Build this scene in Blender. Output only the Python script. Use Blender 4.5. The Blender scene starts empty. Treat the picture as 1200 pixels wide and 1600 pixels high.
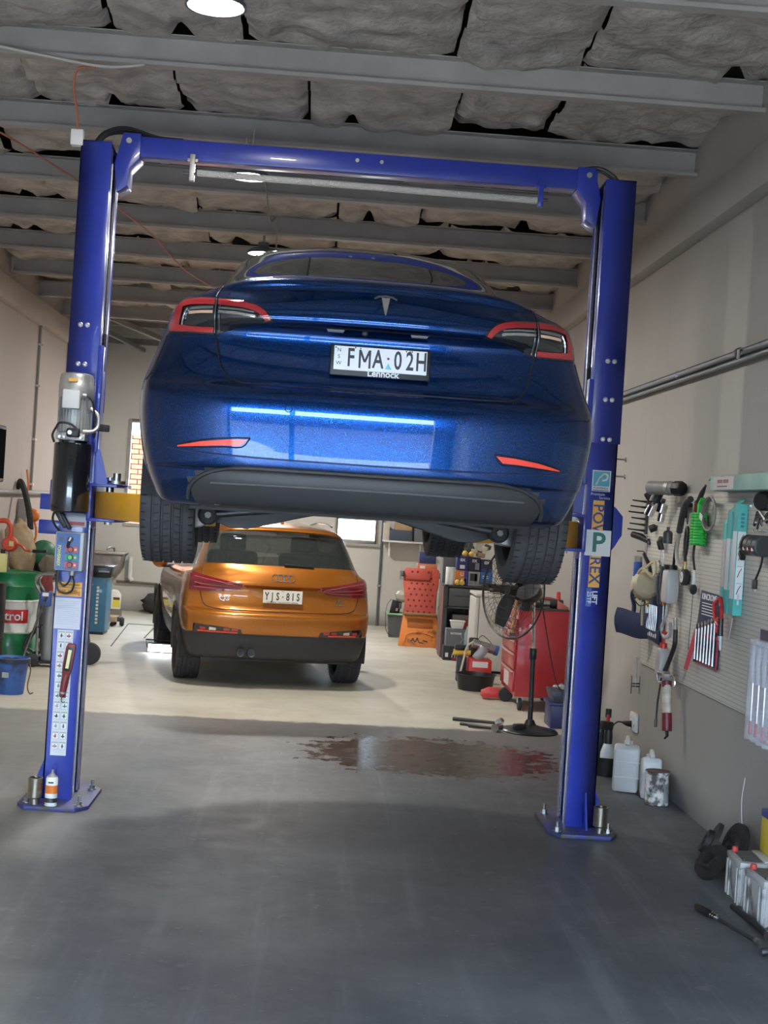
import bpy, bmesh, math, random
from mathutils import Vector, Matrix, Euler
from mathutils.bvhtree import BVHTree
from mathutils import noise as mnoise

S = bpy.context.scene
COL = S.collection
random.seed(7)
PI = math.pi
R = math.radians

# ------------------------------------------------------------------ camera
cam_d = bpy.data.cameras.new('camera')
cam = bpy.data.objects.new('camera', cam_d)
COL.objects.link(cam)
cam_d.sensor_fit = 'HORIZONTAL'
cam_d.sensor_width = 36.0
cam_d.lens = 36.0 * 2200.0 / 1200.0
cam_d.clip_start = 0.05
cam_d.clip_end = 200
YAW, PITCH, ROLL = R(2.70), R(0.219), R(3.65)
cam.matrix_world = (Matrix.Translation((0, 0, 1.78)) @ Matrix.Rotation(-YAW, 4, 'Z')
                    @ Matrix.Rotation(PI / 2 - PITCH, 4, 'X') @ Matrix.Rotation(ROLL, 4, 'Z'))
S.camera = cam

# ------------------------------------------------------------------ light
w = bpy.data.worlds.new('sky')
S.world = w
w.use_nodes = True
wb = w.node_tree.nodes['Background']
wb.inputs[0].default_value = (0.62, 0.80, 1.0, 1)
wb.inputs[1].default_value = 21.0

sun_d = bpy.data.lights.new('sun', 'SUN')
sun_d.energy = 14.0
sun_d.angle = R(0.5)
sun_d.color = (1.0, 0.95, 0.87)
sun = bpy.data.objects.new('sun', sun_d)
sun.rotation_euler = Vector((0.42, 0.75, -0.9)).to_track_quat('-Z', 'Y').to_euler()
COL.objects.link(sun)
LED_POWER = 38.0

S.view_settings.view_transform = 'Standard'
S.view_settings.look = 'None'
S.view_settings.gamma = 1.0
S.view_settings.use_curve_mapping = False
S.view_settings.exposure = 0.40
try:
    S.cycles.use_denoising = True
    S.cycles.max_bounces = 8
    S.cycles.sample_clamp_indirect = 6.0
except Exception:
    pass

# ------------------------------------------------------------------ materials
MATS = {}
def _new(name):
    m = bpy.data.materials.new(name)
    m.use_nodes = True
    nt = m.node_tree
    return m, nt, nt.nodes['Principled BSDF']

def mat(name, col, rough=0.5, metal=0.0, var=0.0, scale=8.0, bump=0.0, bscale=None, coat=0.0,
        trans=0.0, emit=0.0, spec=None, dirt=None, dirt_amt=0.5, ior=None, alpha=1.0):
    if name in MATS:
        return MATS[name]
    m, nt, b = _new(name)
    N, L = nt.nodes, nt.links
    c4 = (col[0], col[1], col[2], 1)
    b.inputs['Base Color'].default_value = c4
    b.inputs['Roughness'].default_value = rough
    b.inputs['Metallic'].default_value = metal
    b.inputs['Coat Weight'].default_value = coat
    b.inputs['Coat Roughness'].default_value = 0.03
    b.inputs['Transmission Weight'].default_value = trans
    b.inputs['Alpha'].default_value = alpha
    if ior: b.inputs['IOR'].default_value = ior
    if spec is not None: b.inputs['Specular IOR Level'].default_value = spec
    if emit:
        b.inputs['Emission Color'].default_value = c4
        b.inputs['Emission Strength'].default_value = emit
    if var or bump or dirt:
        tc = N.new('ShaderNodeTexCoord')
        no = N.new('ShaderNodeTexNoise')
        no.inputs['Scale'].default_value = scale
        no.inputs['Detail'].default_value = 6
        L.new(tc.outputs['Object'], no.inputs['Vector'])
        if var or dirt:
            rp = N.new('ShaderNodeValToRGB')
            lo = [max(0, x * (1 - var)) for x in col]
            hi = [min(1, x * (1 + var)) for x in col]
            if dirt:
                rp.color_ramp.elements[0].color = (*dirt, 1)
                rp.color_ramp.elements[0].position = 0.30 + 0.12 * dirt_amt
                rp.color_ramp.elements[1].color = (*hi, 1)
                rp.color_ramp.elements[1].position = 0.42 + 0.16 * dirt_amt
            else:
                rp.color_ramp.elements[0].color = (*lo, 1)
                rp.color_ramp.elements[0].position = 0.3
                rp.color_ramp.elements[1].color = (*hi, 1)
                rp.color_ramp.elements[1].position = 0.7
            L.new(no.outputs['Fac'], rp.inputs['Fac'])
            L.new(rp.outputs['Color'], b.inputs['Base Color'])
        if bump:
            nb = N.new('ShaderNodeTexNoise')
            nb.inputs['Scale'].default_value = bscale or scale * 4
            nb.inputs['Detail'].default_value = 5
            L.new(tc.outputs['Object'], nb.inputs['Vector'])
            bp = N.new('ShaderNodeBump')
            bp.inputs['Strength'].default_value = bump
            bp.inputs['Distance'].default_value = 0.02
            L.new(nb.outputs['Fac'], bp.inputs['Height'])
            L.new(bp.outputs['Normal'], b.inputs['Normal'])
    MATS[name] = m
    return m

def node(nt, kind, **kw):
    n = nt.nodes.new(kind)
    for k, v in kw.items():
        setattr(n, k, v)
    return n

def mathn(nt, op, a, b=None, c=None, clamp=False):
    n = nt.nodes.new('ShaderNodeMath'); n.operation = op; n.use_clamp = clamp
    for i, x in enumerate((a, b, c)):
        if x is None: continue
        if isinstance(x, (int, float)): n.inputs[i].default_value = x
        else: nt.links.new(x, n.inputs[i])
    return n.outputs[0]

def mixc(nt, fac, a, b):
    n = nt.nodes.new('ShaderNodeMix'); n.data_type = 'RGBA'
    for sock, x in ((n.inputs[0], fac), (n.inputs[6], a), (n.inputs[7], b)):
        if isinstance(x, (int, float)): sock.default_value = x
        elif isinstance(x, tuple): sock.default_value = (*x, 1)
        else: nt.links.new(x, sock)
    return n.outputs[2]

def noise_n(nt, vec, scale, detail=4, rough=0.5):
    n = nt.nodes.new('ShaderNodeTexNoise')
    n.inputs['Scale'].default_value = scale
    n.inputs['Detail'].default_value = detail
    n.inputs['Roughness'].default_value = rough
    nt.links.new(vec, n.inputs['Vector'])
    return n.outputs['Fac']

def smooth(nt, x, lo, hi):
    n = nt.nodes.new('ShaderNodeMapRange'); n.interpolation_type = 'SMOOTHSTEP'
    nt.links.new(x, n.inputs[0])
    n.inputs[1].default_value = lo; n.inputs[2].default_value = hi
    return n.outputs[0]

# ------------------------------------------------------------------ mesh builder
class MB:
    def __init__(self):
        self.v = []; self.f = []
    def add(self, vs, fs):
        o = len(self.v)
        self.v += [tuple(p) for p in vs]
        self.f += [tuple(i + o for i in q) for q in fs]
        return self
    def box(self, c, s, rot=None):
        hx, hy, hz = s[0] / 2, s[1] / 2, s[2] / 2
        ps = [Vector((x, y, z)) for x in (-hx, hx) for y in (-hy, hy) for z in (-hz, hz)]
        if rot is not None:
            M = rot if isinstance(rot, Matrix) else Euler(rot).to_matrix()
            ps = [M @ p for p in ps]
        ps = [p + Vector(c) for p in ps]
        return self.add(ps, [(0, 1, 3, 2), (4, 6, 7, 5), (0, 4, 5, 1), (2, 3, 7, 6), (0, 2, 6, 4), (1, 5, 7, 3)])
    def bx(self, x0, x1, y0, y1, z0, z1):
        return self.box(((x0 + x1) / 2, (y0 + y1) / 2, (z0 + z1) / 2), (abs(x1 - x0), abs(y1 - y0), abs(z1 - z0)))
    def cyl(self, p0, p1, r0, r1=None, n=16, caps=True):
        p0, p1 = Vector(p0), Vector(p1)
        if r1 is None: r1 = r0
        d = (p1 - p0).normalized()
        a = d.orthogonal().normalized(); b = d.cross(a)
        vs = []
        for p, r in ((p0, r0), (p1, r1)):
            for i in range(n):
                t = 2 * PI * i / n
                vs.append(p + (a * math.cos(t) + b * math.sin(t)) * r)
        fs = [(i, (i + 1) % n, n + (i + 1) % n, n + i) for i in range(n)]
        if caps:
            fs += [tuple(range(n - 1, -1, -1)), tuple(range(n, 2 * n))]
        return self.add(vs, fs)
    def tube(self, pts, r, n=8, closed=False, caps=True):
        pts = [Vector(p) for p in pts]
        m = len(pts)
        rs = r if isinstance(r, (list, tuple)) else [r] * m
        vs = []; prev = None
        for i, p in enumerate(pts):
            if closed:
                d = pts[(i + 1) % m] - pts[i - 1]
            else:
                d = pts[min(i + 1, m - 1)] - pts[max(i - 1, 0)]
            d = d.normalized() if d.length > 1e-9 else Vector((0, 0, 1))
            if prev is None:
                a = d.orthogonal().normalized()
            else:
                a = prev - d * prev.dot(d)
                a = a.normalized() if a.length > 1e-6 else d.orthogonal().normalized()
            prev = a
            b = d.cross(a)
            for k in range(n):
                t = 2 * PI * k / n
                vs.append(p + (a * math.cos(t) + b * math.sin(t)) * rs[i])
        fs = []
        for i in range(m if closed else m - 1):
            j = (i + 1) % m
            for k in range(n):
                fs.append((i * n + k, i * n + (k + 1) % n, j * n + (k + 1) % n, j * n + k))
        if caps and not closed:
            fs += [tuple(range(n - 1, -1, -1)), tuple(range((m - 1) * n, m * n))]
        return self.add(vs, fs)
    def lathe(self, prof, n=24, c=(0, 0, 0), axis='Z', M=None):
        # prof: list of (r, h)
        vs = []; fs = []
        m = len(prof)
        for r, h in prof:
            for k in range(n):
                t = 2 * PI * k / n
                x, y = r * math.cos(t), r * math.sin(t)
                p = Vector((x, y, h)) if axis == 'Z' else (Vector((h, x, y)) if axis == 'X' else Vector((x, h, y)))
                if M is not None: p = M @ p
                vs.append(p + Vector(c))
        for i in range(m - 1):
            for k in range(n):
                fs.append((i * n + k, i * n + (k + 1) % n, (i + 1) * n + (k + 1) % n, (i + 1) * n + k))
        if prof[0][0] > 1e-6: fs.append(tuple(range(n - 1, -1, -1)))
        if prof[-1][0] > 1e-6: fs.append(tuple(range((m - 1) * n, m * n)))
        return self.add(vs, fs)
    def ell(self, c, r, n=14, m=8, rot=None):
        if not isinstance(r, (list, tuple)): r = (r, r, r)
        M = Euler(rot).to_matrix() if rot else Matrix.Identity(3)
        vs = []; fs = []
        for i in range(m + 1):
            a = PI * i / m
            for k in range(n):
                t = 2 * PI * k / n
                p = Vector((r[0] * math.sin(a) * math.cos(t), r[1] * math.sin(a) * math.sin(t), r[2] * math.cos(a)))
                vs.append(M @ p + Vector(c))
        for i in range(m):
            for k in range(n):
                fs.append((i * n + k, i * n + (k + 1) % n, (i + 1) * n + (k + 1) % n, (i + 1) * n + k))
        return self.add(vs, fs)
    def prism(self, poly, ext):
        # poly: list of 3d points (planar), ext: extrusion vector
        n = len(poly); e = Vector(ext)
        P = [Vector(p) for p in poly]
        vs = P + [p + e for p in P]
        fs = [tuple(range(n - 1, -1, -1)), tuple(range(n, 2 * n))]
        fs += [(i, (i + 1) % n, n + (i + 1) % n, n + i) for i in range(n)]
        return self.add(vs, fs)
    def grid(self, fn, nu, nv):
        vs = [fn(i / nu, j / nv) for i in range(nu + 1) for j in range(nv + 1)]
        fs = [(i * (nv + 1) + j, (i + 1) * (nv + 1) + j, (i + 1) * (nv + 1) + j + 1, i * (nv + 1) + j + 1)
              for i in range(nu) for j in range(nv)]
        return self.add(vs, fs)
    def mesh(self, name, bev=0.0, seg=2, ang=38, weld=True):
        me = bpy.data.meshes.new(name)
        bm = bmesh.new()
        vv = [bm.verts.new(p) for p in self.v]
        for q in self.f:
            if len(set(q)) < 3: continue
            try: bm.faces.new([vv[i] for i in q])
            except ValueError: pass
        if weld: bmesh.ops.remove_doubles(bm, verts=bm.verts, dist=1e-5)
        bmesh.ops.recalc_face_normals(bm, faces=bm.faces)
        if bev:
            es = [e for e in bm.edges if len(e.link_faces) == 2 and e.calc_face_angle(0) > R(40)]
            if es:
                bmesh.ops.bevel(bm, geom=es, offset=bev, segments=seg, affect='EDGES', profile=0.5, clamp_overlap=True)
        bm.to_mesh(me); bm.free()
        for p in me.polygons: p.use_smooth = True
        try: me.set_sharp_from_angle(angle=R(ang))
        except Exception: pass
        return me
    def build(self, name, m, parent=None, bev=0.0, seg=2, ang=38, loc=None, rot=None, label=None, weld=True):
        me = self.mesh(name, bev, seg, ang, weld)
        me.materials.append(m)
        return link(name, me, parent, loc, rot, label)

def link(name, me, parent=None, loc=None, rot=None, label=None):
    o = bpy.data.objects.new(name, me)
    COL.objects.link(o)
    if loc: o.location = loc
    if rot: o.rotation_euler = rot
    if parent: o.parent = parent
    if label: o['label'] = label
    return o

def tag(o, label, cat, group=None):
    o['label'] = label; o['category'] = cat
    if group: o['group'] = group
    return o

def thing(name, label, cat, loc=(0, 0, 0), rz=0, group=None, rot=None):
    o = bpy.data.objects.new(name, None)
    o.empty_display_size = 0.05
    COL.objects.link(o)
    o.location = loc
    o.rotation_euler = rot if rot else (0, 0, rz)
    return tag(o, label, cat, group)

def struct(o):
    o['kind'] = 'structure'
    return o

def copy_tree(o, parent=None):
    c = o.copy(); COL.objects.link(c); c.parent = parent
    for ch in list(o.children): copy_tree(ch, c)
    return c

def text_mesh(body, size, ext=0.0008, bold=0.0, align='CENTER', space=1.0):
    cu = bpy.data.curves.new('lettering', 'FONT')
    cu.body = body; cu.size = size; cu.extrude = ext; cu.offset = bold
    cu.align_x = align; cu.align_y = 'CENTER'; cu.space_character = space
    cu.resolution_u = 3
    o = bpy.data.objects.new('lettering', cu)
    COL.objects.link(o)
    bpy.context.view_layer.update()
    me = bpy.data.meshes.new_from_object(o)
    bpy.data.objects.remove(o); bpy.data.curves.remove(cu)
    return me

def text(name, body, size, m, parent, loc, rot=(PI / 2, 0, 0), sx=1.0, bold=0.0, align='CENTER', space=1.0, ext=0.0008):
    me = text_mesh(body, size, ext, bold, align, space)
    me.materials.clear(); me.materials.append(m)
    o = link(name, me, parent, loc, rot)
    o.scale = (sx, 1, 1)
    return o

def lerp(a, b, t): return a + (b - a) * t
def interp(x, xs, ys):
    if x <= xs[0]: return ys[0]
    for i in range(len(xs) - 1):
        if x <= xs[i + 1]:
            return lerp(ys[i], ys[i + 1], (x - xs[i]) / (xs[i + 1] - xs[i]))
    return ys[-1]
def cr(p, n):
    # Catmull-Rom through the points, n samples per span
    P = [Vector(q) for q in p]
    out = []
    for i in range(len(P) - 1):
        a = P[i - 1] if i > 0 else P[0] * 2 - P[1]
        b, c = P[i], P[i + 1]
        d = P[i + 2] if i + 2 < len(P) else P[-1] * 2 - P[-2]
        for k in range(n):
            t = k / n
            out.append(0.5 * ((2 * b) + (c - a) * t + (2 * a - 5 * b + 4 * c - d) * t * t + (3 * b - a - 3 * c + d) * t ** 3))
    out.append(P[-1])
    return out

# shared materials
M_black = mat('black_plastic', (0.012, 0.012, 0.013), 0.42)
M_rubber = mat('rubber', (0.022, 0.022, 0.024), 0.7, bump=0.15, bscale=60)
M_chrome = mat('chrome', (0.75, 0.75, 0.76), 0.12, 1.0)
M_steel = mat('steel', (0.45, 0.44, 0.42), 0.35, 1.0, var=0.2, scale=20)
M_darksteel = mat('dark_steel', (0.10, 0.10, 0.105), 0.45, 0.8, var=0.25, scale=15)
M_alu = mat('cast_aluminium', (0.42, 0.40, 0.38), 0.5, 0.75, var=0.2, scale=14)
M_white = mat('white_plastic', (0.78, 0.77, 0.74), 0.4)
M_paper = mat('paper_white', (0.80, 0.79, 0.77), 0.8)
M_ink = mat('ink', (0.03, 0.03, 0.035), 0.6)
M_red = mat('red_plastic', (0.55, 0.03, 0.025), 0.4)
M_orange = mat('orange_plastic', (0.75, 0.20, 0.03), 0.45)
M_yellow = mat('yellow_plastic', (0.75, 0.48, 0.05), 0.45)
M_liftblue = mat('lift_blue_enamel', (0.026, 0.046, 0.34), 0.30, var=0.10, scale=5, coat=0.35)
M_card = mat('cardboard', (0.42, 0.29, 0.17), 0.85, var=0.1, scale=20)
M_hose = mat('black_hose', (0.018, 0.018, 0.019), 0.5)

# ================================================================== SETTING
XL, XR, YF, YB = -3.35, 2.40, -0.9, 21.0
def zc(y):            # underside of the purlins
    return 4.11 - 0.0205 * (min(y, 17.5) - 7.83)

# ---- floor
def floor_material():
    m, nt, b = _new('floor_paint')
    L = nt.links
    geo = node(nt, 'ShaderNodeNewGeometry')
    pos = geo.outputs['Position']
    sep = node(nt, 'ShaderNodeSeparateXYZ'); L.new(pos, sep.inputs[0])
    X, Y = sep.outputs[0], sep.outputs[1]
    n1 = noise_n(nt, pos, 1.1, 6, 0.6)
    n2 = noise_n(nt, pos, 7.0, 6, 0.65)
    n3 = noise_n(nt, pos, 40.0, 4, 0.6)
    # long tyre streaks
    mp = node(nt, 'ShaderNodeMapping'); L.new(pos, mp.inputs[0]); mp.inputs['Scale'].default_value = (4.5, 0.28, 1); mp.inputs['Rotation'].default_value = (0, 0, 0.10)
    ns = noise_n(nt, mp.outputs[0], 1.6, 5, 0.6)
    dark = mixc(nt, smooth(nt, n1, 0.35, 0.7), (0.062, 0.066, 0.074), (0.125, 0.126, 0.130))
    dark = mixc(nt, mathn(nt, 'MULTIPLY', smooth(nt, ns, 0.50, 0.76), 0.42), dark, (0.22, 0.22, 0.23))
    dark = mixc(nt, mathn(nt, 'MULTIPLY', smooth(nt, n2, 0.58, 0.74), 0.5), dark, (0.24, 0.225, 0.20))
    # paler drum side: wear plus painted lamp light; worn band by the old floor
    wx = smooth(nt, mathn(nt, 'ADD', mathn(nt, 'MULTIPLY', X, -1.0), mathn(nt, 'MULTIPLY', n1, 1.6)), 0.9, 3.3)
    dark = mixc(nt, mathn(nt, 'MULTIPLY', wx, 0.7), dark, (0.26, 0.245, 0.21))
    wy = smooth(nt, mathn(nt, 'ADD', Y, mathn(nt, 'MULTIPLY', n1, 2.2)), 10.3, 12.2)
    dark = mixc(nt, mathn(nt, 'MULTIPLY', wy, 0.45), dark, (0.20, 0.185, 0.165))
    dark = mixc(nt, mathn(nt, 'MULTIPLY', smooth(nt, n3, 0.67, 0.73), 0.5), dark, (0.40, 0.38, 0.34))
    cream = mixc(nt, smooth(nt, n1, 0.3, 0.7), (0.42, 0.385, 0.30), (0.56, 0.525, 0.43))
    cream = mixc(nt, mathn(nt, 'MULTIPLY', smooth(nt, n2, 0.55, 0.8), 0.4), cream, (0.30, 0.27, 0.22))
    bd = mathn(nt, 'ADD', Y, mathn(nt, 'ADD', mathn(nt, 'MULTIPLY', n2, 0.25), mathn(nt, 'MULTIPLY', X, -0.05)))
    isback = smooth(nt, bd, 11.46, 11.56)
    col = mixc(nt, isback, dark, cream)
    # oil and coolant spill
    ex = mathn(nt, 'MULTIPLY', mathn(nt, 'SUBTRACT', X, 0.95), 0.85)
    ey = mathn(nt, 'MULTIPLY', mathn(nt, 'SUBTRACT', Y, 10.15), 1.05)
    dd = mathn(nt, 'SQRT', mathn(nt, 'ADD', mathn(nt, 'MULTIPLY', ex, ex), mathn(nt, 'MULTIPLY', ey, ey)))
    dd = mathn(nt, 'ADD', dd, mathn(nt, 'MULTIPLY', mathn(nt, 'SUBTRACT', n2, 0.5), 1.4))
    wet = mathn(nt, 'SUBTRACT', 1.0, smooth(nt, dd, 0.72, 0.86), clamp=True)
    wet = mathn(nt, 'MULTIPLY', wet, mathn(nt, 'SUBTRACT', 1.0, isback))
    col = mixc(nt, mathn(nt, 'MULTIPLY', wet, 0.92), col, (0.026, 0.016, 0.012))
    # dark oil patches further forward
    ex2 = mathn(nt, 'MULTIPLY', mathn(nt, 'SUBTRACT', X, 0.75), 0.7)
    ey2 = mathn(nt, 'MULTIPLY', mathn(nt, 'SUBTRACT', Y, 7.6), 1.6)
    d2 = mathn(nt, 'SQRT', mathn(nt, 'ADD', mathn(nt, 'MULTIPLY', ex2, ex2), mathn(nt, 'MULTIPLY', ey2, ey2)))
    d2 = mathn(nt, 'ADD', d2, mathn(nt, 'MULTIPLY', mathn(nt, 'SUBTRACT', n2, 0.5), 0.8))
    oil = mathn(nt, 'SUBTRACT', 1.0, smooth(nt, d2, 0.3, 0.9), clamp=True)
    col = mixc(nt, mathn(nt, 'MULTIPLY', oil, 0.6), col, (0.045, 0.045, 0.05))
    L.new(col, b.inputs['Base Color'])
    ro = mathn(nt, 'ADD', 0.40, mathn(nt, 'MULTIPLY', n2, 0.25))
    ro = mathn(nt, 'SUBTRACT', ro, mathn(nt, 'MULTIPLY', wet, 0.27))
    L.new(ro, b.inputs['Roughness'])
    bp = node(nt, 'ShaderNodeBump'); bp.inputs['Strength'].default_value = 0.12; bp.inputs['Distance'].default_value = 0.01
    L.new(mathn(nt, 'ADD', n2, mathn(nt, 'MULTIPLY', n3, 0.4)), bp.inputs['Height'])
    L.new(bp.outputs[0], b.inputs['Normal'])
    return m
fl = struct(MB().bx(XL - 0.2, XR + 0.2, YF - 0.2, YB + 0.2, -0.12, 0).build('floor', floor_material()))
drain = MB()
for a, c in (((-2.24, 16.1), (-2.42, 18.9)), ((-2.42, 18.9), (-2.05, 18.9)), ((-2.05, 18.9), (-2.0, 17.2))):
    drain.tube([(a[0], a[1], 0.002), (c[0], c[1], 0.002)], 0.008, 4)
drain.build('drain_edge', mat('rusty_iron', (0.11, 0.085, 0.06), 0.8, var=0.3), fl)

# ---- walls
def wall_material(name, base, low, seed):
    m, nt, b = _new(name)
    L = nt.links
    geo = node(nt, 'ShaderNodeNewGeometry'); pos = geo.outputs['Position']
    sep = node(nt, 'ShaderNodeSeparateXYZ'); L.new(pos, sep.inputs[0])
    Z = sep.outputs[2]
    off = node(nt, 'ShaderNodeVectorMath', operation='ADD'); L.new(pos, off.inputs[0]); off.inputs[1].default_value = (seed, seed * 2, 0)
    p = off.outputs[0]
    n1 = noise_n(nt, p, 0.9, 5); n2 = noise_n(nt, p, 9.0, 6, 0.6); n3 = noise_n(nt, p, 70.0, 3)
    col = mixc(nt, n1, tuple(x * 0.86 for x in base), tuple(min(1, x * 1.12) for x in base))
    # grime splashed up from the floor, runs and scuffs
    mp = node(nt, 'ShaderNodeMapping'); L.new(p, mp.inputs[0]); mp.inputs['Scale'].default_value = (6, 6, 0.5)
    runs = noise_n(nt, mp.outputs[0], 2.0, 5, 0.6)
    col = mixc(nt, mathn(nt, 'MULTIPLY', smooth(nt, runs, 0.58, 0.8), 0.22), col, tuple(x * 0.5 for x in base))
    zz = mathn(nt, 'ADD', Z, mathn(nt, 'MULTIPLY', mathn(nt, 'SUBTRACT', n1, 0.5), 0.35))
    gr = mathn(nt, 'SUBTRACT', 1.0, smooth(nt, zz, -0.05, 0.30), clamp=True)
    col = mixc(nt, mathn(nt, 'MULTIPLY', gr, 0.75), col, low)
    L.new(col, b.inputs['Base Color'])
    b.inputs['Roughness'].default_value = 0.62
    bp = node(nt, 'ShaderNodeBump'); bp.inputs['Strength'].default_value = 0.25; bp.inputs['Distance'].default_value = 0.006
    L.new(mathn(nt, 'ADD', n3, n2), bp.inputs['Height']); L.new(bp.outputs[0], b.inputs['Normal'])
    return m
M_wallR = wall_material('wall_paint_beige', (0.385, 0.36, 0.32), (0.10, 0.10, 0.105), 3.0)
M_wallL = wall_material('wall_paint_mushroom', (0.47, 0.41, 0.37), (0.10, 0.095, 0.09), 11.0)
M_wallB = wall_material('wall_render_back', (0.60, 0.575, 0.52), (0.09, 0.088, 0.082), 23.0)
struct(MB().bx(XR, XR + 0.2, YF, YB, 0, 4.6).build('wall_right', M_wallR))
struct(MB().bx(XL - 0.2, XL, YF, YB, 0, 4.6).build('wall_left', M_wallL))
# back wall around two windows
W1 = (0.27, 0.93, 1.21, 1.95)
W2 = (-2.87, -1.95, 1.25, 2.84)
bw = MB()
y0, y1 = YB, YB + 0.2
bw.bx(XL, W2[0], y0, y1, 0, 4.6)
bw.bx(W2[0], W2[1], y0, y1, 0, W2[2]); bw.bx(W2[0], W2[1], y0, y1, W2[3], 4.6)
bw.bx(W2[1], W1[0], y0, y1, 0, 4.6)
bw.bx(W1[0], W1[1], y0, y1, 0, W1[2]); bw.bx(W1[0], W1[1], y0, y1, W1[3], 4.6)
bw.bx(W1[1], XR, y0, y1, 0, 4.6)
struct(bw.build('wall_back', M_wallB))
M_glass = mat('window_glass', (0.95, 0.97, 0.98), 0.02, trans=1.0, ior=1.05)
M_frame = mat('window_frame_paint', (0.40, 0.37, 0.33), 0.6, var=0.1)
for k, W in enumerate((W1, W2)):
    f = MB()
    t = 0.05
    for a in ((W[0], W[0] + t, W[2], W[3]), (W[1] - t, W[1], W[2], W[3]), (W[0] + t, W[1] - t, W[2], W[2] + t), (W[0] + t, W[1] - t, W[3] - t, W[3])):
        f.bx(a[0], a[1], YB - 0.015, YB + 0.10, a[2], a[3])
    wo = struct(f.build('window_%d' % (k + 1), M_frame, bev=0.003))
    MB().bx(W[0] + t, W[1] - t, YB + 0.04, YB + 0.05, W[2] + t, W[3] - t).build('pane', M_glass, wo)
    if k == 0:
        MB().bx(W[0] + t, W[1] - t, YB + 0.025, YB + 0.065, 1.555, 1.58).build('glazing_bar', M_frame, wo)
        MB().bx(W[0] - 0.03, W[1] + 0.03, YB - 0.05, YB + 0.02, W[2] - 0.04, W[2]).build('sill', M_frame, wo, bev=0.004)
# front wall with two open roller-door bays
fw_ = MB()
D0, DM, D1, DH = -3.20, -0.55, 1.95, 3.25
fw_.bx(XL - 0.2, D0, YF - 0.2, YF, 0, 4.6)
fw_.bx(D1, XR + 0.2, YF - 0.2, YF, 0, 4.6)
fw_.bx(D0, D1, YF - 0.2, YF, DH, 4.6)
struct(fw_.build('wall_front', M_wallR))
struct(MB().bx(DM - 0.07, DM + 0.07, YF - 0.18, YF - 0.02, 0, DH).build('trim_1', mat('door_post_steel', (0.12, 0.12, 0.13), 0.5)))

# ---- roof
ceil = struct(MB().bx(XL - 0.2, XR + 0.2, YF - 0.2, YB + 0.2, 4.6, 4.7).build('ceiling', mat('roof_sheet_dark', (0.06, 0.055, 0.05), 0.8)))
M_purlin = mat('purlin_paint', (0.37, 0.34, 0.31), 0.55, var=0.12, scale=3, bump=0.05)
pur = MB()
x0, x1 = XL + 0.02, XR - 0.03
h = 0.175
pur.bx(x0, x1, 0.0, 0.006, 0, h)              # web
pur.bx(x0, x1, -0.07, 0.0, 0, 0.006)          # lower flange
pur.bx(x0, x1, -0.07, -0.064, 0.006, 0.024)   # lip
pur.bx(x0, x1, -0.07, 0.0, h - 0.006, h)
pur_me = pur.mesh('purlin'); pur_me.materials.append(M_purlin)
PY = [7.83 + 1.415 * k for k in range(-6, 8)]
for y in PY:
    link('purlin', pur_me, ceil, (0, y, zc(y)))
# insulation batts sagging on wire between the purlins
M_batt = mat('foil_batt', (0.43, 0.385, 0.34), 0.62, 0.0, var=0.30, scale=6, bump=1.0, bscale=16)
rb = random.Random(31)
for bi in range(2, len(PY) - 1):
    ya, yb = PY[bi] + 0.02, PY[bi + 1] - 0.05
    xs = [XL + 0.03]
    while xs[-1] < XR - 0.9:
        xs.append(xs[-1] + rb.uniform(0.62, 1.25))
    xs[-1] = XR - 0.04
    for a, c in zip(xs[:-1], xs[1:]):
        sd = rb.uniform(0, 100)
        gap = rb.uniform(0.001, 0.016)
        tears = [(rb.uniform(0.1, 0.9), rb.choice((0, 1)), rb.uniform(0.03, 0.09)) for _ in range(rb.choice((0, 1, 2)))]
        lift = rb.uniform(-0.015, 0.03)
        z0 = zc((ya + yb) / 2) + h
        def fn(u, v):
            x = lerp(a + gap, c - gap, u); y = lerp(ya, yb, v)
            p = Vector((x * 1.7 + sd, y * 1.7, sd))
            d = mnoise.fractal(p, 1.0, 2.0, 4) * 0.045 + abs(mnoise.noise(p * 2.3)) * 0.05 + abs(mnoise.noise(p * 5.5)) * 0.022
            edge = min(u, 1 - u) * (c - a)
            ev = min(v, 1 - v) * (yb - ya)
            z = z0 + lift + d - 0.03
            if edge < 0.06: z += (0.06 - edge) * 1.1 * (0.5 + mnoise.noise(p * 3.0))
            for tu, side, wd in tears:
                q = (u - tu) * (c - a)
                if abs(q) < wd and ((side == 0 and v < 0.25) or (side == 1 and v > 0.75)):
                    k_ = 1 - abs(q) / wd
                    e2 = (0.25 - (v if side == 0 else 1 - v)) / 0.25
                    z += 0.10 * k_ * e2
                    y += (0.10 if side == 0 else -0.10) * k_ * e2
            return (x, y, z)
        MB().grid(fn, 26, 30).build('insulation_batt', M_batt, ceil, ang=70)
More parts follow.
